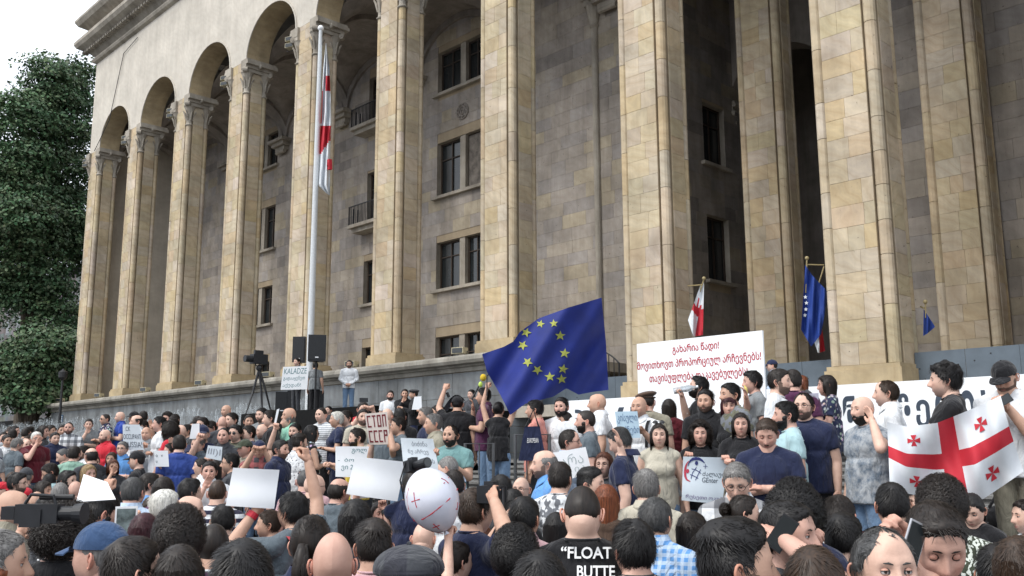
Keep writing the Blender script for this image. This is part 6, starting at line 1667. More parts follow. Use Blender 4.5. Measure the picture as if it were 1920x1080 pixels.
board('blue_pencilled_sign', [(1153, 772), (1195, 771), (1201, 821), (1160, 822)], prof_((1198, 741))-0.4, 'pale blue sign with two lines of tall blue letters held by the pale bald man', 'sign', [('\u10D9\u10D8\u10E1\u10E3\u10DA\u10D8', 0.05, 0.95, 0.55, 0.92, BLUEINK, 0.0), ('\u10DD\u10E5\u10DC\u10D4\u10D1\u10D8', 0.1, 0.98, 0.1, 0.45, BLUEINK, 0.0)], plain('pale_blue_paper', (0.42, 0.56, 0.66), 0.7))
def hash_extra(root, g):
    B1, R1 = plain('banner_blue', (0.03, 0.04, 0.16), 0.6), plain('banner_red', (0.42, 0.04, 0.07), 0.6)
    def P_(x, y): return g((x-180)/770.0, 1-(y-145)/760.0, 0.004)
    def strip(pts, ws, mat, nm):
        m = MB()
        for i in range(len(pts)-1):
            (x0, y0), (x1, y1) = pts[i], pts[i+1]; dx, dy = x1-x0, y1-y0; l = math.hypot(dx, dy); nx, ny = -dy/l, dx/l; a, b = ws[i]/2, ws[i+1]/2
            m.quad(P_(x0+nx*a, y0+ny*a), P_(x1+nx*b, y1+ny*b), P_(x1-nx*b, y1-ny*b), P_(x0-nx*a, y0-ny*a))
        m.build(nm, mat, root)
    strip([(270, 310), (285, 250), (320, 200), (370, 175), (430, 172), (490, 190), (555, 245)], [8, 22, 42, 55, 52, 38, 10], B1, 'blue_arc')
    strip([(280, 220), (250, 260), (228, 320), (222, 400), (228, 480), (255, 540), (325, 570)], [8, 22, 34, 42, 40, 32, 12], R1, 'red_arc')
    for (cx, cy, rx, ry, mt) in ((415, 250, 27, 38, B1), (268, 395, 27, 38, R1)):
        m = MB(); m.poly([P_(cx+rx*math.cos(a), cy+ry*math.sin(a)) for a in np.linspace(0, 6.283, 17)[:-1]]); m.build('dot', mt, root)
    strip([(335, 350), (420, 370), (510, 425)], [12, 12, 12], B1, 'hash_stroke'); strip([(315, 450), (390, 475), (465, 510)], [12, 12, 12], B1, 'hash_stroke'); strip([(420, 320), (355, 420), (335, 520)], [12, 12, 12], B1, 'hash_stroke'); strip([(495, 355), (455, 450), (415, 545)], [12, 12, 12], B1, 'hash_stroke')
    strip([(572, 265), (572, 340)], [8, 8], B1, 'spark_stroke'); strip([(535, 300), (612, 300)], [8, 8], B1, 'spark_stroke')
board('hashtag_banner', [(1281, 856), (1366, 858), (1354, 945), (1278, 938)], prof_((1312, 790))-0.45, 'white banner with a hash sign in blue and red arcs and Georgian text', 'banner',
      [('ძალაუფ', 0.46, 1.0, 0.55, 0.68, NAVY, 0.0), ('GEnter', 0.46, 0.83, 0.44, 0.55, NAVY, 0.0), ('რუსეთი ოკუპ', 0.10, 0.98, 0.04, 0.15, plain('violet_ink', (0.12, 0.08, 0.22), 0.6), 0.0)], plain('banner_cloth', (0.55, 0.62, 0.68), 0.6, var=0.1, scale=3), poster_extra=hash_extra, bend=0.03)
board('handwritten_sign', [(531, 688), (579, 686), (576, 730), (526, 731)], PR[ks.name]-0.4, 'white sign reading KALADZE in green marker above Georgian handwriting', 'sign',
      [('KALADZE', 0.06, 0.93, 0.68, 0.92, TEAL, 0.0), ('გადააყენეთ', 0.06, 0.88, 0.38, 0.58, TEAL, 0.0), ('აქედან!', 0.06, 0.74, 0.08, 0.28, TEAL, 0.0)])
board('rolled_paper', [(519, 768), (524, 766), (517, 797), (513, 797)], prof_((553, 793))-0.2, 'narrow white rolled paper raised in a hand below the loudspeakers', 'paper')
board('white_sheet', [(777, 744), (790, 743), (791, 768), (772, 768)], prof_((776, 729))-0.4, 'white sheet of paper held by the man in black beret', 'paper')
def face_print(root, g):
    m = MB(); m.poly([g(0.5+0.25*math.cos(a), 0.62+0.24*math.sin(a), 0.003) for a in np.linspace(0, 6.283, 17)[:-1]]); m.build('portrait_print', plain('portrait_tone', (0.2, 0.2, 0.24), 0.7), root)
    m = MB(); m.quad(g(0.1, 0.05, 0.003), g(0.9, 0.05, 0.003), g(0.8, 0.35, 0.003), g(0.2, 0.35, 0.003)); m.build('portrait_print', plain('portrait_dark', (0.05, 0.08, 0.09), 0.7), root)
board('portrait_print', [(1517, 738), (1535, 737), (1534, 768), (1519, 767)], prof_((1549, 702))-0.4, 'small printed grey portrait held by the woman in floral dress', 'picture', (), plain('grey_print', (0.36, 0.36, 0.44), 0.6), poster_extra=face_print)

# ---- balloon --------------------------------------------------------------
rBal = prof_((856, 1012))-0.15; bc = at_r(811, 938, rBal)
ba = empty('balloon', tuple(bc), 0, 'white balloon with hand drawn red lines and crosses', 'balloon'); sc_ = rBal/F_PX
tilt = Matrix.Rotation(YAW, 3, 'Z') @ Matrix.Rotation(-0.42, 3, 'Y')
def bal(u, v):
    a = 2*math.pi*u; t = math.pi*(v-0.5); rr_ = math.cos(t)*(1-0.18*max(0, -math.sin(t))**1.5); return tilt @ Vector((49*sc_*rr_*math.cos(a), 49*sc_*rr_*math.sin(a), 60*sc_*math.sin(t)))
m = MB(); m.grid(bal, 40, 28); mb_ = plain('balloon_rubber', (0.62, 0.64, 0.72), 0.22, var=0.03, spec=0.6); m.build('envelope', mb_, ba, smooth=True)
m = MB(); m.tube([tilt @ Vector((0, 0, -60*sc_)), tilt @ Vector((0, 0, -66*sc_))], [0.006, 0.014], 8); m.build('knot', mb_, ba)
camdir = CAMROT @ Vector((0, 0, -1)); rgt = CAMROT @ Vector((1, 0, 0)); upv = CAMROT @ Vector((0, 1, 0))
def on_bal(dx, dy):     # offset in photo px from the centre -> point on the front of the balloon
    p = rgt*dx*sc_-upv*dy*sc_; q = tilt.inverted() @ p; k = (q.x/(49.5*sc_))**2+(q.z/(60*sc_))**2
    n_ = tilt.inverted() @ camdir; best = p
    for t in np.linspace(-62*sc_, 0, 90):
        w_ = tilt.inverted() @ (p+camdir*float(t)); zz = w_.z/(60*sc_); lim_ = math.sqrt(max(0, 1-zz*zz))*(1-0.18*max(0, -zz)**1.5)
        if math.hypot(w_.x, w_.y) <= 49*sc_*lim_: return p+camdir*(float(t)-0.0015)
    return p
def bline(pts, w_):
    m = MB(); m.tube([on_bal((640+x/4.91)-811, (860+y/4.91)-938) for x, y in pts], w_, 6); m.build('red_line', RED, ba)
bline([(680, 548), (770, 505), (850, 450), (920, 395), (1000, 335), (1065, 280)], 0.0030); bline([(640, 250), (622, 330), (640, 430), (680, 530), (760, 600), (850, 650), (930, 680)], 0.0022)
for pts in (((690, 275), (700, 340), (718, 400)), ((670, 358), (745, 325)), ((862, 548), (885, 575), (910, 605)), ((855, 590), (915, 562)), ((925, 165), (960, 185), (990, 212)), ((950, 205), (985, 178)), ((1070, 385), (1062, 450)), ((1055, 440), (1080, 415))): bline(pts, 0.0026)

# ---- lettering on shirts, wristband, tote bag ------------------------------
def back_print(key, lines, z0, hgt, wid, back=True, ink=WHITEINK):
    e = WHO[key]
    for i, (txt, x0, x1) in enumerate(lines):
        V, F_ = text_uv(txt, 0.02); t = MB()
        for a, b in V:
            x = x0+(x1-x0)*a; z = z0-i*hgt*1.55+hgt*b; yb = (0.155-0.9*x*x-0.45*max(0, z-1.33)) if not back else (0.162-0.7*x*x-0.45*max(0, z-1.33)-0.11*max(0, z-0.95)*(key == (1091, 900)))
            t.v.append((-x if back else x, yb if back else -yb-0.012, z))
        t.f = F_; t.c = [None]*len(F_); t.mi = [0]*len(F_); t.build('printed_text', ink, e)
back_print((1091, 900), [('\u201CFLOAT L', -0.085, 0.165), ('BUTTE', -0.02, 0.13), ('TING L', -0.045, 0.125)], 1.430, 0.044, 0.2)
back_print((1308, 705), [('\u10E4\u10D4\u10E0\u10D0\u10D3\u10D8 &', -0.07, 0.12)], 1.30, 0.022, 0.2, False)
back_print((1770, 682), [('and something', -0.05, 0.09)], 1.33, 0.012, 0.2, False)
back_print((1505, 735), [('\u10D0\u10E0\u10D0', -0.08, 0.03)], 1.30, 0.03, 0.2, False)
def band(key, i, mat, label=None, rad=0.036):
    e = WHO[key]
    for (o, s, yaw, hands) in PEOPLE:
        if o == e:
            w_, d_ = hands[i]; m = MB(); m.tube([w_-d_*0.035, w_+d_*0.005], rad, 12, cap=False); b = m.build('wristband', mat, e); b['label'] = label or 'wristband'
band((550, 922), 1, RED, 'red wristband'); band((712, 938), 1, M['iron'], 'black bracelet')
eT = WHO[(1003, 749)]; rT = PR[eT.name]-0.28
def tote_extra(root, g): pass
tb = board('tote_bag', [(984, 800), (1012, 799), (1024, 864), (972, 864)], rT, 'navy tote bag with white lettering carried by the young man in coral', 'bag', [('EUROPEAN', 0.25, 0.8, 0.52, 0.66, WHITEINK, 0.01)], cloth('navy'), thick=0.09)
c_ = [at_r(986, 800, rT), at_r(1000, 768, rT), at_r(1010, 800, rT)]; m = MB(); m.tube([p-Vector(tb.location) for p in c_], 0.010, 6); m.build('strap', cloth('black'), tb)

# ---- cameras, phones, bottle, microphone, umbrella --------------------------
BP = M['blackplastic']
def oriented(name, px, r, yawdeg, label, cat, pitch=0.0, roll=0.0):
    p = at_r(*px, r); e = empty(name, tuple(p), 0, label, cat); e.rotation_euler = (math.radians(pitch), math.radians(roll), math.atan2(-p.y, -p.x)+math.pi/2+math.radians(yawdeg)); return e
def photo_camera(px, r, yawdeg, label, lens=0.10, pitch=0.0):
    e = oriented('photo_camera', px, r, yawdeg, label, 'camera', pitch)
    m = MB(); m.box(-0.07, -0.03, -0.048, 0.07, 0.035, 0.042); m.box(-0.028, -0.028, 0.044, 0.028, 0.03, 0.066); m.box(-0.072, -0.045, -0.046, -0.045, -0.032, 0.04); m.build('camera_body', BP, e)
    m = MB(); m.tube([(0, -0.03, -0.004), (0, -0.03-lens*0.5, -0.004), (0, -0.031-lens*0.5, -0.004), (0, -0.03-lens, -0.004)], [0.036, 0.036, 0.041, 0.041], 16); m.build('lens', BP, e)
    m = MB(); m.tube([(0, -0.031-lens, -0.004), (0, -0.033-lens, -0.004)], 0.034, 16); m.build('lens_glass', M['glass'], e)
    m = MB(); m.tube([(-0.07, 0, 0.03), (-0.10, 0.05, -0.10), (-0.04, 0.1, -0.25)], 0.006, 5); m.build('camera_strap', BP, e); return e
photo_camera((775, 874), prof_((775, 884))-0.25, 35, 'black camera with long lens held up just left of the balloon', 0.16, -10)
photo_camera((921, 926), prof_((892, 914))-0.1, 150, 'black camera at the eye of the brown-haired man in navy', 0.08)
vc = oriented('video_camera', (72, 960), 4.7, 62, 'big black video camera held up at the left edge', 'video camera'); vc.scale = (0.62, 0.62, 0.62)
m = MB(); m.box(-0.055, -0.16, -0.075, 0.055, 0.14, 0.055); m.box(-0.05, 0.145, -0.05, 0.05, 0.24, 0.04); m.box(-0.065, -0.05, -0.10, -0.057, 0.1, 0.02); m.build('camera_body', BP, vc)
m = MB(); m.tube([(0, -0.16, -0.01), (0, -0.26, -0.01), (0, -0.262, -0.01), (0, -0.33, -0.01)], [0.05, 0.05, 0.065, 0.075], 18); m.build('lens_hood', BP, vc)
m = MB(); m.tube([(0, -0.12, 0.055), (0, -0.10, 0.11), (0, 0.06, 0.12), (0, 0.10, 0.057)], 0.012, 8); m.build('top_handle', BP, vc)
m = MB(); m.tube([(0.05, -0.22, 0.10), (0.05, 0.02, 0.10)], 0.020, 10); m.build('microphone', M['iron'], vc); m = MB(); m.box(0.057, -0.10, -0.03, 0.062, 0.02, 0.04); m.build('side_screen', M['glass'], vc)
def phone(px, r, yawdeg, roll, label, white=False):
    e = oriented('phone', px, r, yawdeg, label, 'phone', 0, roll); e.scale = (0.85, 0.85, 0.85)
    m = MB(); m.box(-0.037, -0.004, -0.075, 0.037, 0.004, 0.075); m.build('phone_case', plain('silver_case', (0.5, 0.5, 0.52), 0.3, 0.6) if white else BP, e)
    m = MB(); m.box(-0.033, -0.0056, -0.068, 0.033, -0.0042, 0.068); m.build('phone_screen', M['glass'], e); return e
phone((1466, 1000), prof_((1474, 938))-0.13, -10, 35, 'black phone at the ear of the young man in profile')
phone((1713, 1018), prof_((1745, 931))-0.12, 40, 25, 'silver phone at the ear of the man with lowered eyes', True)
phone((682, 750), prof_((681, 753))-0.35, 180, 90, 'black phone raised by the man in red tee')
phone((1880, 752), prof_((1881, 672))-0.4, 0, 60, 'black phone in the hands of the man in black cap')
tbp = oriented('tablet', (236, 977), prof_((243, 948))-0.4, 172, 'white framed tablet held up below the pink shirt', 'tablet')
m = MB(); m.box(-0.062, -0.005, -0.085, 0.062, 0.005, 0.085); m.build('tablet_frame', M['white'], tbp); m = MB(); m.box(-0.052, 0.0055, -0.072, 0.052, 0.0068, 0.072); m.build('tablet_screen', plain('tablet_picture', (0.16, 0.20, 0.20), 0.2, var=0.8, scale=14), tbp)
bo = oriented('water_bottle', (1281, 730), prof_((1308, 705))-0.2, 0, 'clear plastic water bottle tipped to the lips of the drinking man', 'bottle', 0, 80)
GL = plain('clear_plastic', (0.75, 0.82, 0.88), 0.08, var=0.05, trans=0.7)
m = MB(); m.lathe([(0.0, -0.10), (0.030, -0.10), (0.033, -0.09), (0.033, 0.0), (0.030, 0.01), (0.033, 0.02), (0.033, 0.07), (0.012, 0.12), (0.012, 0.14)], 0, 0, 16); m.build('bottle_body', GL, bo, smooth=True); m = MB(); m.lathe([(0.014, 0.135), (0.014, 0.155), (0, 0.155)], 0, 0, 12); m.build('bottle_cap', M['white'], bo)
bn = oriented('banana', (1397, 734), prof_((1409, 695))-0.25, 0, 'peeled yellow banana at the mouth of the young man in grey tee', 'food'); m = MB(); m.tube([(0, 0, -0.06), (0.01, 0, -0.02), (0.008, 0, 0.03), (-0.004, 0, 0.06)], [0.010, 0.017, 0.016, 0.006], 8); m.build('fruit', plain('banana', (0.62, 0.52, 0.16), 0.6), bn)
mi = empty('boom_microphone', tuple(at_r(906, 712, prof_((907, 726))+0.3)), 0, 'boom pole with yellow and black microphone above the tall man in dark polo', 'microphone'); org = Vector(mi.location); rm = prof_((907, 726))+0.3
m = MB(); m.tube([at_r(882, 754, rm)-org, at_r(900, 720, rm)-org], 0.012, 8); m.build('boom_pole', M['iron'], mi)
m = MB(); m.sphere(at_r(906, 708, rm)-org, (0.045, 0.045, 0.05), 10, 8); m.build('yellow_windshield', plain('yellow_foam', (0.6, 0.42, 0.03), 0.9), mi); m = MB(); m.sphere(at_r(901, 721, rm)-org, (0.03, 0.03, 0.04), 10, 8); m.build('green_collar', plain('lime_band', (0.5, 0.7, 0.12), 0.7), mi)
um = empty('umbrella', tuple(at_r(858, 762, 13.0)), 0, 'dark navy umbrella half folded beside the black cap', 'umbrella'); org = Vector(um.location)
m = MB(); m.grid(lambda u, v: at_r(832+50*u+6*v, 764-24*math.sin(math.pi*min(1, u*1.02))*(1-0.25*v)+8*v*(1-u), 13.0+0.5*(v-0.5))-org, 16, 6); m.build('canopy', cloth('navy'), um, smooth=True)
m = MB(); m.tube([at_r(842, 745, 13)-org, at_r(838, 736, 13)-org], 0.02, 8); m.build('handle', M['iron'], um)
eb = WHO[(858, 741)]

# ---- loudspeakers, stands, tripod ------------------------------------------
Rl = 29.6
def speaker(xc, yb, yt, wpx, label, yaw_=0, dr=0.0, stand=True, floor=1.75):
    a = at_r(xc, yb, Rl+dr); b = at_r(xc, yt, Rl+dr); h = b.z-a.z; w_ = wpx*(Rl+dr)/F_PX*0.98
    e = empty('loudspeaker', tuple(a), math.atan2(-a.y, -a.x)+math.pi/2+yaw_, label, 'loudspeaker', 'loudspeakers by the flagpole')
    m = MB(); pts = [(-w_/2, -w_*0.38), (w_/2, -w_*0.38), (w_*0.36, w_*0.42), (-w_*0.36, w_*0.42)]
    for i in range(4): p, q = pts[i], pts[(i+1) % 4]; m.quad((*p, 0), (*q, 0), (*q, h), (*p, h))
    m.poly([(*p, h) for p in pts]); m.poly([(*p, 0) for p in reversed(pts)]); m.build('cabinet', BP, e)
    m = MB(); m.box(-w_*0.44, -w_*0.38-0.02, h*0.05, w_*0.44, -w_*0.38-0.004, h*0.95); m.build('grille', plain('speaker_grille', (0.02, 0.022, 0.025), 0.7, var=0.4, scale=60), e)
    m = MB(); m.box(-0.05, -w_*0.38-0.026, h*0.12, 0.05, -w_*0.38-0.021, h*0.16); m.build('badge', M['white'], e)
    if stand:
        s = empty('speaker_stand', (a.x, a.y, floor), 0, 'black tripod stand under '+label, 'stand')
        m = MB(); m.tube([(0, 0, 0.2), (0, 0, a.z-floor)], 0.03, 8); m.build('pole', M['iron'], s)
        for k in range(3): an = 2.1*k+0.5; m = MB(); m.tube([(0, 0, 0.9), (0.5*math.cos(an), 0.5*math.sin(an), 0.01)], 0.018, 6); m.build('leg', M['iron'], s)
    return e
speaker(593, 678, 629, 33, 'the right raised loudspeaker in front of the flagpole', 0.05)
speaker(562, 680, 632, 24, 'the left raised loudspeaker behind the flagpole', -0.3, 0.8)
pf = MB(); pa, pb = at_r(500, 778, 31.5), at_r(700, 776, 29.0)
plat = empty('stage_platform', (pa.x, 14.6, 1.75), 0, 'low grey stone platform under the loudspeakers and the man in white shirt', 'platform')
zt_ = at_r(655, 773, 30.0).z-0.03
m = MB(); m.box(0, 0, 0, -20.5-pa.x, 5.0, zt_-1.75); m.build('platform_block', M['step'], plat)
for (xc, yb, yt, wp, lb) in ((527, 776, 735, 24, 'the left floor loudspeaker behind the legs of the sign holder'), (549, 776, 733, 24, 'the middle floor loudspeaker behind the legs of the sign holder'), (590, 776, 733, 30, 'the right floor loudspeaker beside the stand')): speaker(xc, yb, yt, wp, lb, 0.1, 0.9, False)
tr_ = empty('camera_tripod', tuple(at_r(486, 690, 26)), 0, 'video camera on a tall black tripod left of the handwritten sign', 'tripod'); org = Vector(tr_.location)
for (x, y) in ((461, 776), (492, 776), (509, 776)):
    m = MB(); m.tube([at_r(486, 692, 26)-org, at_r((486+x)/2+1, (692+y)/2, 26)-org, at_r(x, y, 26+(x-486)*0.01)-org], [0.035, 0.03, 0.018], 6); m.build('leg', M['iron'], tr_)
m = MB(); m.sphere(at_r(486, 690, 26)-org, 0.09, 8, 6); m.tube([at_r(486, 690, 26)-org, at_r(478, 683, 26)-org], 0.015, 6); m.build('head', M['iron'], tr_)
m = MB(); q = at_r(486, 674, 26)-org; m.box(q.x-0.11, q.y-0.22, q.z-0.12, q.x+0.11, q.y+0.2, q.z+0.13); m.box(q.x-0.04, q.y-0.15, q.z+0.133, q.x+0.04, q.y+0.1, q.z+0.24); m.build('camera_body', BP, tr_)
m = MB(); m.tube([q+Vector((0, -0.22, 0)), q+Vector((0, -0.42, 0))], 0.09, 12); m.build('lens', BP, tr_)

# ---- crowd barrier in front of the man in jeans ----------------------------
def barrier(pxa, pxb, r, label):
    a, b = at_r(*pxa, r), at_r(*pxb, r); gz = ground_h(a.x, a.y); e = empty('crowd_barrier', (a.x, a.y, gz), math.atan2(b.y-a.y, b.x-a.x), label, 'barrier', 'steel crowd barriers'); L_ = math.hypot(b.x-a.x, b.y-a.y); h = a.z-gz
    St = plain('dull_steel', (0.10, 0.105, 0.11), 0.5, 0.5)
    m = MB(); m.tube([(0, 0, 0.15), (0, 0, h), (L_, 0, h), (L_, 0, 0.15), (0, 0, 0.15)], 0.02, 8); m.build('frame', St, e)
    n = int(L_/0.12)
    for i in range(1, n): m = MB(); m.tube([(L_*i/n, 0, 0.15), (L_*i/n, 0, h)], 0.008, 6); m.build('bar', St, e)
    for xx in (0.15, L_-0.15): m = MB(); m.tube([(xx, -0.3, 0.02), (xx, 0, 0.16), (xx, 0.3, 0.02)], 0.02, 6); m.build('foot', St, e)
barrier((872, 832), (925, 834), 11.6, 'steel crowd barrier left of the bag with white lettering'); barrier((966, 815), (1030, 815), 10.6, 'steel crowd barrier under the bearded man in white')
# black bag on the steps
bg_ = oriented('shoulder_bag', (1886, 972), 8.6, 20, 'black bag left on the steps beside the shoes of the man in black cap', 'bag'); m = MB(); m.sphere((0, 0, 0), (0.17, 0.11, 0.11), 14, 10); m.build('bag_body', cloth('black'), bg_, smooth=True); m = MB(); m.tube([(-0.12, 0, 0.08), (-0.05, -0.02, 0.2), (0.08, 0, 0.19), (0.13, 0, 0.06)], 0.012, 6); m.build('strap', cloth('black'), bg_)

# ---- floodlights on the bases and the capitals ------------------------------
def flood(x, y, z, lab, two=False, rz=0):
    e = empty('floodlight', (x, y, z), rz, lab, 'floodlight', 'floodlights on the piers')
    for k in range(2 if two else 1):
        zz = 0.36*k; m = MB(); m.box(-0.30, -0.24, 0.10+zz, 0.22, 0.12, 0.34+zz); m.build('housing', M['lampcream'], e)
        m = MB(); m.box(-0.26, -0.262, 0.13+zz, 0.18, -0.242, 0.31+zz); m.build('glass', M['glass'], e)
    m = MB(); m.tube([(-0.3, 0, 0.2), (-0.34, 0, 0.0), (0.26, 0, 0.0), (0.26, 0, 0.2)], 0.02, 6); m.build('bracket', M['iron'], e)
ordn = ['farthest', 'second farthest', 'third farthest', 'fourth farthest', 'fifth farthest', 'sixth farthest', 'seventh farthest']
for k in range(1, 8): flood(pierx(k)-0.35, D-0.55, Z_CAP+0.02, f'floodlight on the coping at the foot of the {ordn[k-1]} pier', rz=0.3)
for k in range(1, 6): flood(pierx(k)-0.5, D+0.1, Z_ABA-0.95, f'pair of floodlights left of the capital of the {ordn[k-1]} pier', True, 0.4)

# ---- fountain water ---------------------------------------------------------
def water_mat():
    m, N, L, b = nmat('fountain_water'); g = N.new('ShaderNodeNewGeometry'); mp = N.new('ShaderNodeMapping'); mp.inputs['Scale'].default_value = (9, 9, 1.2); L.new(g.outputs['Position'], mp.inputs[0])
    n = tex(N, L, 'ShaderNodeTexNoise', 1.3, mp.outputs[0], Detail=6, Roughness=0.7); r = ramp(N, [(0.47, 0.0), (0.70, 0.42)]); L.new(n.outputs[0], r.inputs[0]); L.new(r.outputs[0], b.inputs['Alpha'])
    b.inputs['Base Color'].default_value = (0.50, 0.55, 0.58, 1); inp(b, 'Roughness', 0.4); return m
fw = MB(); rj = random.Random(4); x = -72.0
while x < -31.5:
    zt = 3.98+0.08*math.sin(x*1.3)+rj.uniform(-0.12, 0.14); zb_ = 1.9; lean = rj.uniform(-0.06, 0.06); w_ = rj.uniform(0.05, 0.10)
    fw.tube([(x, 20.0, zb_), (x+lean*0.5, 20.0-0.05, zb_+0.6*(zt-zb_)), (x+lean, 19.95, zt-0.12), (x+lean*1.2+0.03, 19.88, zt), (x+lean*1.4+0.08, 19.8, zt-0.25), (x+lean+0.12, 19.7, zt-1.2)], [w_*0.5, w_*0.8, w_*1.3, w_*1.3, w_*0.9, w_*0.5], 6)
    x += rj.uniform(0.17, 0.34)
fw.build('fountain_water', water_mat(), kind='stuff', label='row of white fountain jets in front of the plinth', smooth=True)
fbn = empty('fountain_basin', (-72, 19.2, 1.75), 0, 'low stone fountain basin under the row of jets', 'fountain'); m = MB(); m.box(0, -0.3, 0, 40.5, -0.05, 0.5); m.box(0, 1.4, 0, 40.5, 1.6, 0.5); m.build('basin_rim', M['step'], fbn); m = MB(); m.quad((0, -0.05, 0.35), (40.5, -0.05, 0.35), (40.5, 1.4, 0.35), (0, 1.4, 0.35)); m.build('water_surface', M['glass'], fbn)

# ---- trees, left building, lamp post, plaque -------------------------------
def leaf_mat(name, c):
    m, N, L, b = nmat(name); a = N.new('ShaderNodeAttribute'); a.attribute_name = 'Col'
    L.new(mixc(N, L, 'MULTIPLY', 1, c, a.outputs['Color']), b.inputs['Base Color']); inp(b, 'Roughness', 0.6); inp(b, 'Specular IOR Level', 0.3); inp(b, 'Transmission Weight', 0.0)
    return m
LM = leaf_mat('plane_tree_leaves', (0.075, 0.128, 0.066))
def tree(x, y, h, blobs, label, n, seed):
    r = np.random.default_rng(seed); e = empty('plane_tree', (x, y, 0), 0, label, 'tree', 'trees at the left')
    m = MB(); m.tube([(0, 0, 0), (0.2, 0.1, h*0.25), (-0.2, 0, h*0.5), (0.1, 0, h*0.8)], [0.7, 0.5, 0.32, 0.1], 10); m.build('trunk', M['bark'], e)
    for b in blobs[:9]:
        m = MB(); m.tube([(0, 0, h*0.22+0.02*b[2]), (b[0]*0.45, b[1]*0.45, b[2]*0.75), (b[0]*0.85, b[1]*0.85, b[2])], [0.25, 0.15, 0.05], 6); m.build('limb', M['bark'], e)
    tot = sum(b[3]**2 for b in blobs); V = []; cl = []
    for (bx, by, bz, br_) in blobs:
        q = 150; k = int(n*br_**2/tot); ncl = max(3, k//q)
        cd = r.normal(size=(ncl, 3)); cd /= np.linalg.norm(cd, axis=1, keepdims=True); cr = br_*r.uniform(0.45, 0.95, (ncl, 1)); cc = cd*cr*np.array([1, 1, 0.9])+np.array([bx, by, bz])
        for c in cc:
            R_ = r.uniform(0.9, 1.9); t, w = r.uniform(0.7, 1.35), r.uniform(0.9, 1.2); d = r.normal(size=(q, 3)); d[:, 2] = np.abs(d[:, 2])*0.8-0.15; d /= np.linalg.norm(d, axis=1, keepdims=True)
            p = c+d*R_*r.uniform(0.75, 1.08, (q, 1))*np.array([1.15, 1.15, 0.75]); nrm = d*0.8+r.normal(size=(q, 3))*0.55+np.array([0, 0, 0.5]); nrm /= np.linalg.norm(nrm, axis=1, keepdims=True)
            u = np.cross(nrm, r.normal(size=(q, 3))); u /= np.linalg.norm(u, axis=1, keepdims=True); v = np.cross(nrm, u); s = r.uniform(0.10, 0.19, (q, 1))
            V.append(np.stack([p-u*s, p-v*s*0.7, p+u*s, p+v*s*0.7], 1).reshape(-1, 3)); cl.append(np.repeat(np.stack([t*w*r.uniform(0.8, 1.2, q), t*r.uniform(0.85, 1.15, q), t*0.95*np.ones(q), np.ones(q)], 1), 4, 0))
    V = np.vstack(V); cl = np.vstack(cl); nf = len(V)//4
    me = bpy.data.meshes.new('crown'); me.vertices.add(len(V)); me.vertices.foreach_set('co', V.astype(np.float32).ravel()); me.loops.add(len(V)); me.loops.foreach_set('vertex_index', np.arange(len(V), dtype=np.int32)); me.polygons.add(nf); me.polygons.foreach_set('loop_start', np.arange(0, len(V), 4, dtype=np.int32))
    me.update(calc_edges=True); me.materials.append(LM); ca = me.color_attributes.new('Col', 'FLOAT_COLOR', 'POINT'); ca.data.foreach_set('color', cl.astype(np.float32).ravel())
    o = bpy.data.objects.new('crown', me); C.objects.link(o); o.parent = e; o['kind'] = 'stuff'; return e
def place_tree(blobs_px, r, label, n, seed):
    """blobs in photo px (x, y, radius) at ground distance r"""
    P_ = [(at_r(x, y, r+dr), rad*r/F_PX) for (x, y, rad, dr) in blobs_px]; bx = P_[0][0].x; by = P_[0][0].y
    h = max(p.z for p, _ in P_)
    return tree(bx, by, h, [(p.x-bx, p.y-by, p.z, rd) for p, rd in P_], label, n, seed)
place_tree([(70, 420, 75, 0), (95, 165, 46, 0), (145, 130, 26, 2), (45, 225, 48, -1), (110, 230, 62, 1), (20, 320, 70, 0), (110, 330, 70, 2), (30, 430, 70, -2), (120, 470, 55, 2), (60, 530, 65, 0), (100, 590, 45, 0), (10, 530, 50, 0), (150, 190, 40, 3), (85, 130, 22, 0), (130, 400, 50, 2)], 84, 'tall dense plane tree rising beside the left end of the building', 84000, 3)
place_tree([(60, 690, 45, 0), (95, 655, 38, 0), (110, 710, 36, 1), (30, 740, 34, 0), (80, 745, 34, 0), (15, 700, 30, 0), (115, 760, 22, 0)], 76, 'low leafy tree in front of the grey building at the left edge', 34000, 5)
place_tree([(-40, 320, 60, 0), (-60, 440, 80, 0), (-5, 220, 24, 0), (-30, 560, 80, 0)], 95, 'farther plane tree cut by the left edge of the picture', 16000, 8)
lb = empty('grey_building', (-160, 46, 0), 0, 'grey stone building half hidden behind the trees at the left edge', 'building')
fc = MB(); facing(fc, (-20, 0), XP, YN, 70, 0, 27, course=0.9, bl=(1.2, 2.2), colf=lambda r: tuple(c*r.uniform(0.85, 1.1) for c in (0.17, 0.17, 0.17)), seed=9)
fc.build('stone_facing', M['plinth'], lb, kind='stuff'); m = MB(); m.box(-20, 0.02, 0, 50, 14, 27); m.build('wall', M['joint'], lb)
for z in (6.5, 11.5, 19, 27): m = MB(); m.box(-20.3, -0.5, z, 50.3, -0.02, z+0.5); m.box(-20.3, -0.7, z+0.503, 50.3, -0.02, z+0.75); m.build('cornice', M['plinth'], lb)
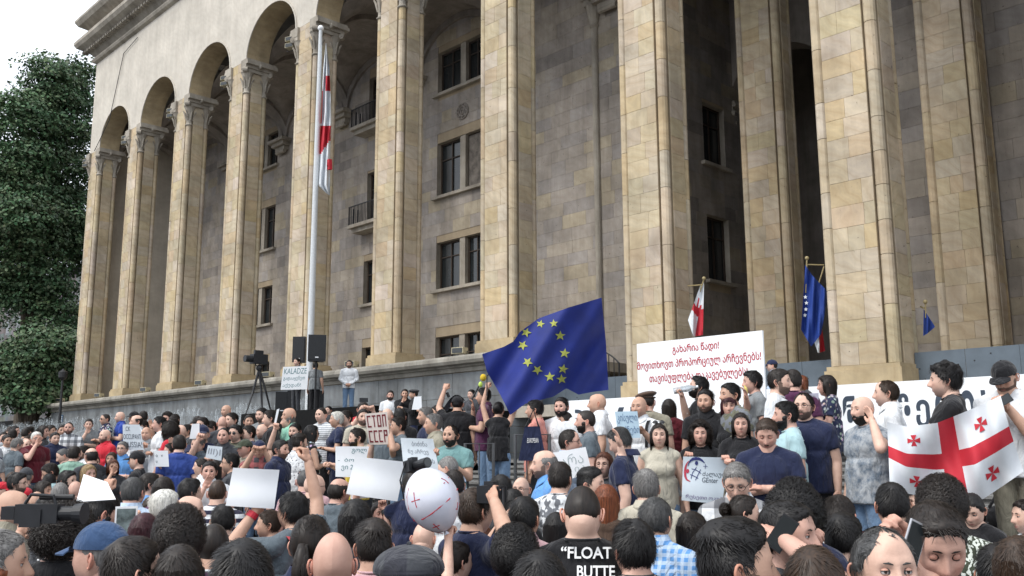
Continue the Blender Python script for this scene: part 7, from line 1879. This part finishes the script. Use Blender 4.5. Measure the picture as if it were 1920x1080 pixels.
for i in range(12):
    for z in (2.5, 8.2, 13, 21): m = MB(); m.box(-15+5.2*i, -0.06, z, -13.4+5.2*i, -0.035, z+2.4); m.build('window', M['glass'], lb)
lw = empty('garden_wall', (-150, 26, 0), 0, 'long dark stone garden wall at the left behind the jets', 'wall'); m = MB(); facing(m, (0, 0), XP, YN, 78, 0, 4.6, course=0.8, bl=(1.2, 2.2), colf=lambda r: tuple(c*r.uniform(0.8, 1.1) for c in (0.10, 0.10, 0.10)), seed=19); m.build('stone_facing', M['plinth'], lw, kind='stuff'); m = MB(); m.box(0, 0.02, 0, 78, 0.6, 4.6); m.box(-0.1, -0.2, 4.603, 78.1, 0.7, 4.9); m.build('wall_core', M['plinth_plain'] if 'plinth_plain' in M else M['step'], lw)
lp = at_r(118, 705, 70); e = empty('lamp_post', (lp.x, lp.y, 0), 0, 'dark street lamp post beside the low tree', 'street lamp'); m = MB(); m.tube([(0, 0, 0), (0, 0, lp.z-0.3)], [0.13, 0.07], 10); m.build('pole', M['iron'], e); m = MB(); m.lathe([(0.05, lp.z-0.3), (0.28, lp.z-0.1), (0.3, lp.z+0.25), (0.1, lp.z+0.4), (0, lp.z+0.5)], 0, 0, 12); m.build('lantern', M['iron'], e)
pq = at_y(115, 785, PY-0.02); e = empty('wall_plaque', (pq.x, PY-0.02, pq.z), 0, 'small blue grey plaque at the left corner of the plinth', 'plaque'); m = MB(); m.box(-0.35, -0.03, -0.25, 0.35, 0, 0.25); m.build('plate', plain('blue_plate', (0.05, 0.09, 0.15), 0.5), e); 
for i in range(3): m = MB(); m.box(-0.28, -0.034, 0.10-0.14*i, 0.26, -0.031, 0.14-0.14*i); m.build('text_line', WHITEINK, e)

wr = empty('facade_cable', (X1, D-0.06, ZZ(1.2)), 0, 'thin dark cable running down the upper facade to the farthest capital', 'cable'); org = Vector(wr.location)
m = MB(); m.tube([at_y(258, 70, D-0.08)-org, at_y(232, 100, D-0.08)-org, at_y(205, 225, D-0.08)-org, at_y(177, 283, D-0.08)-org], 0.025, 5); m.build('wire', M['iron'], wr)
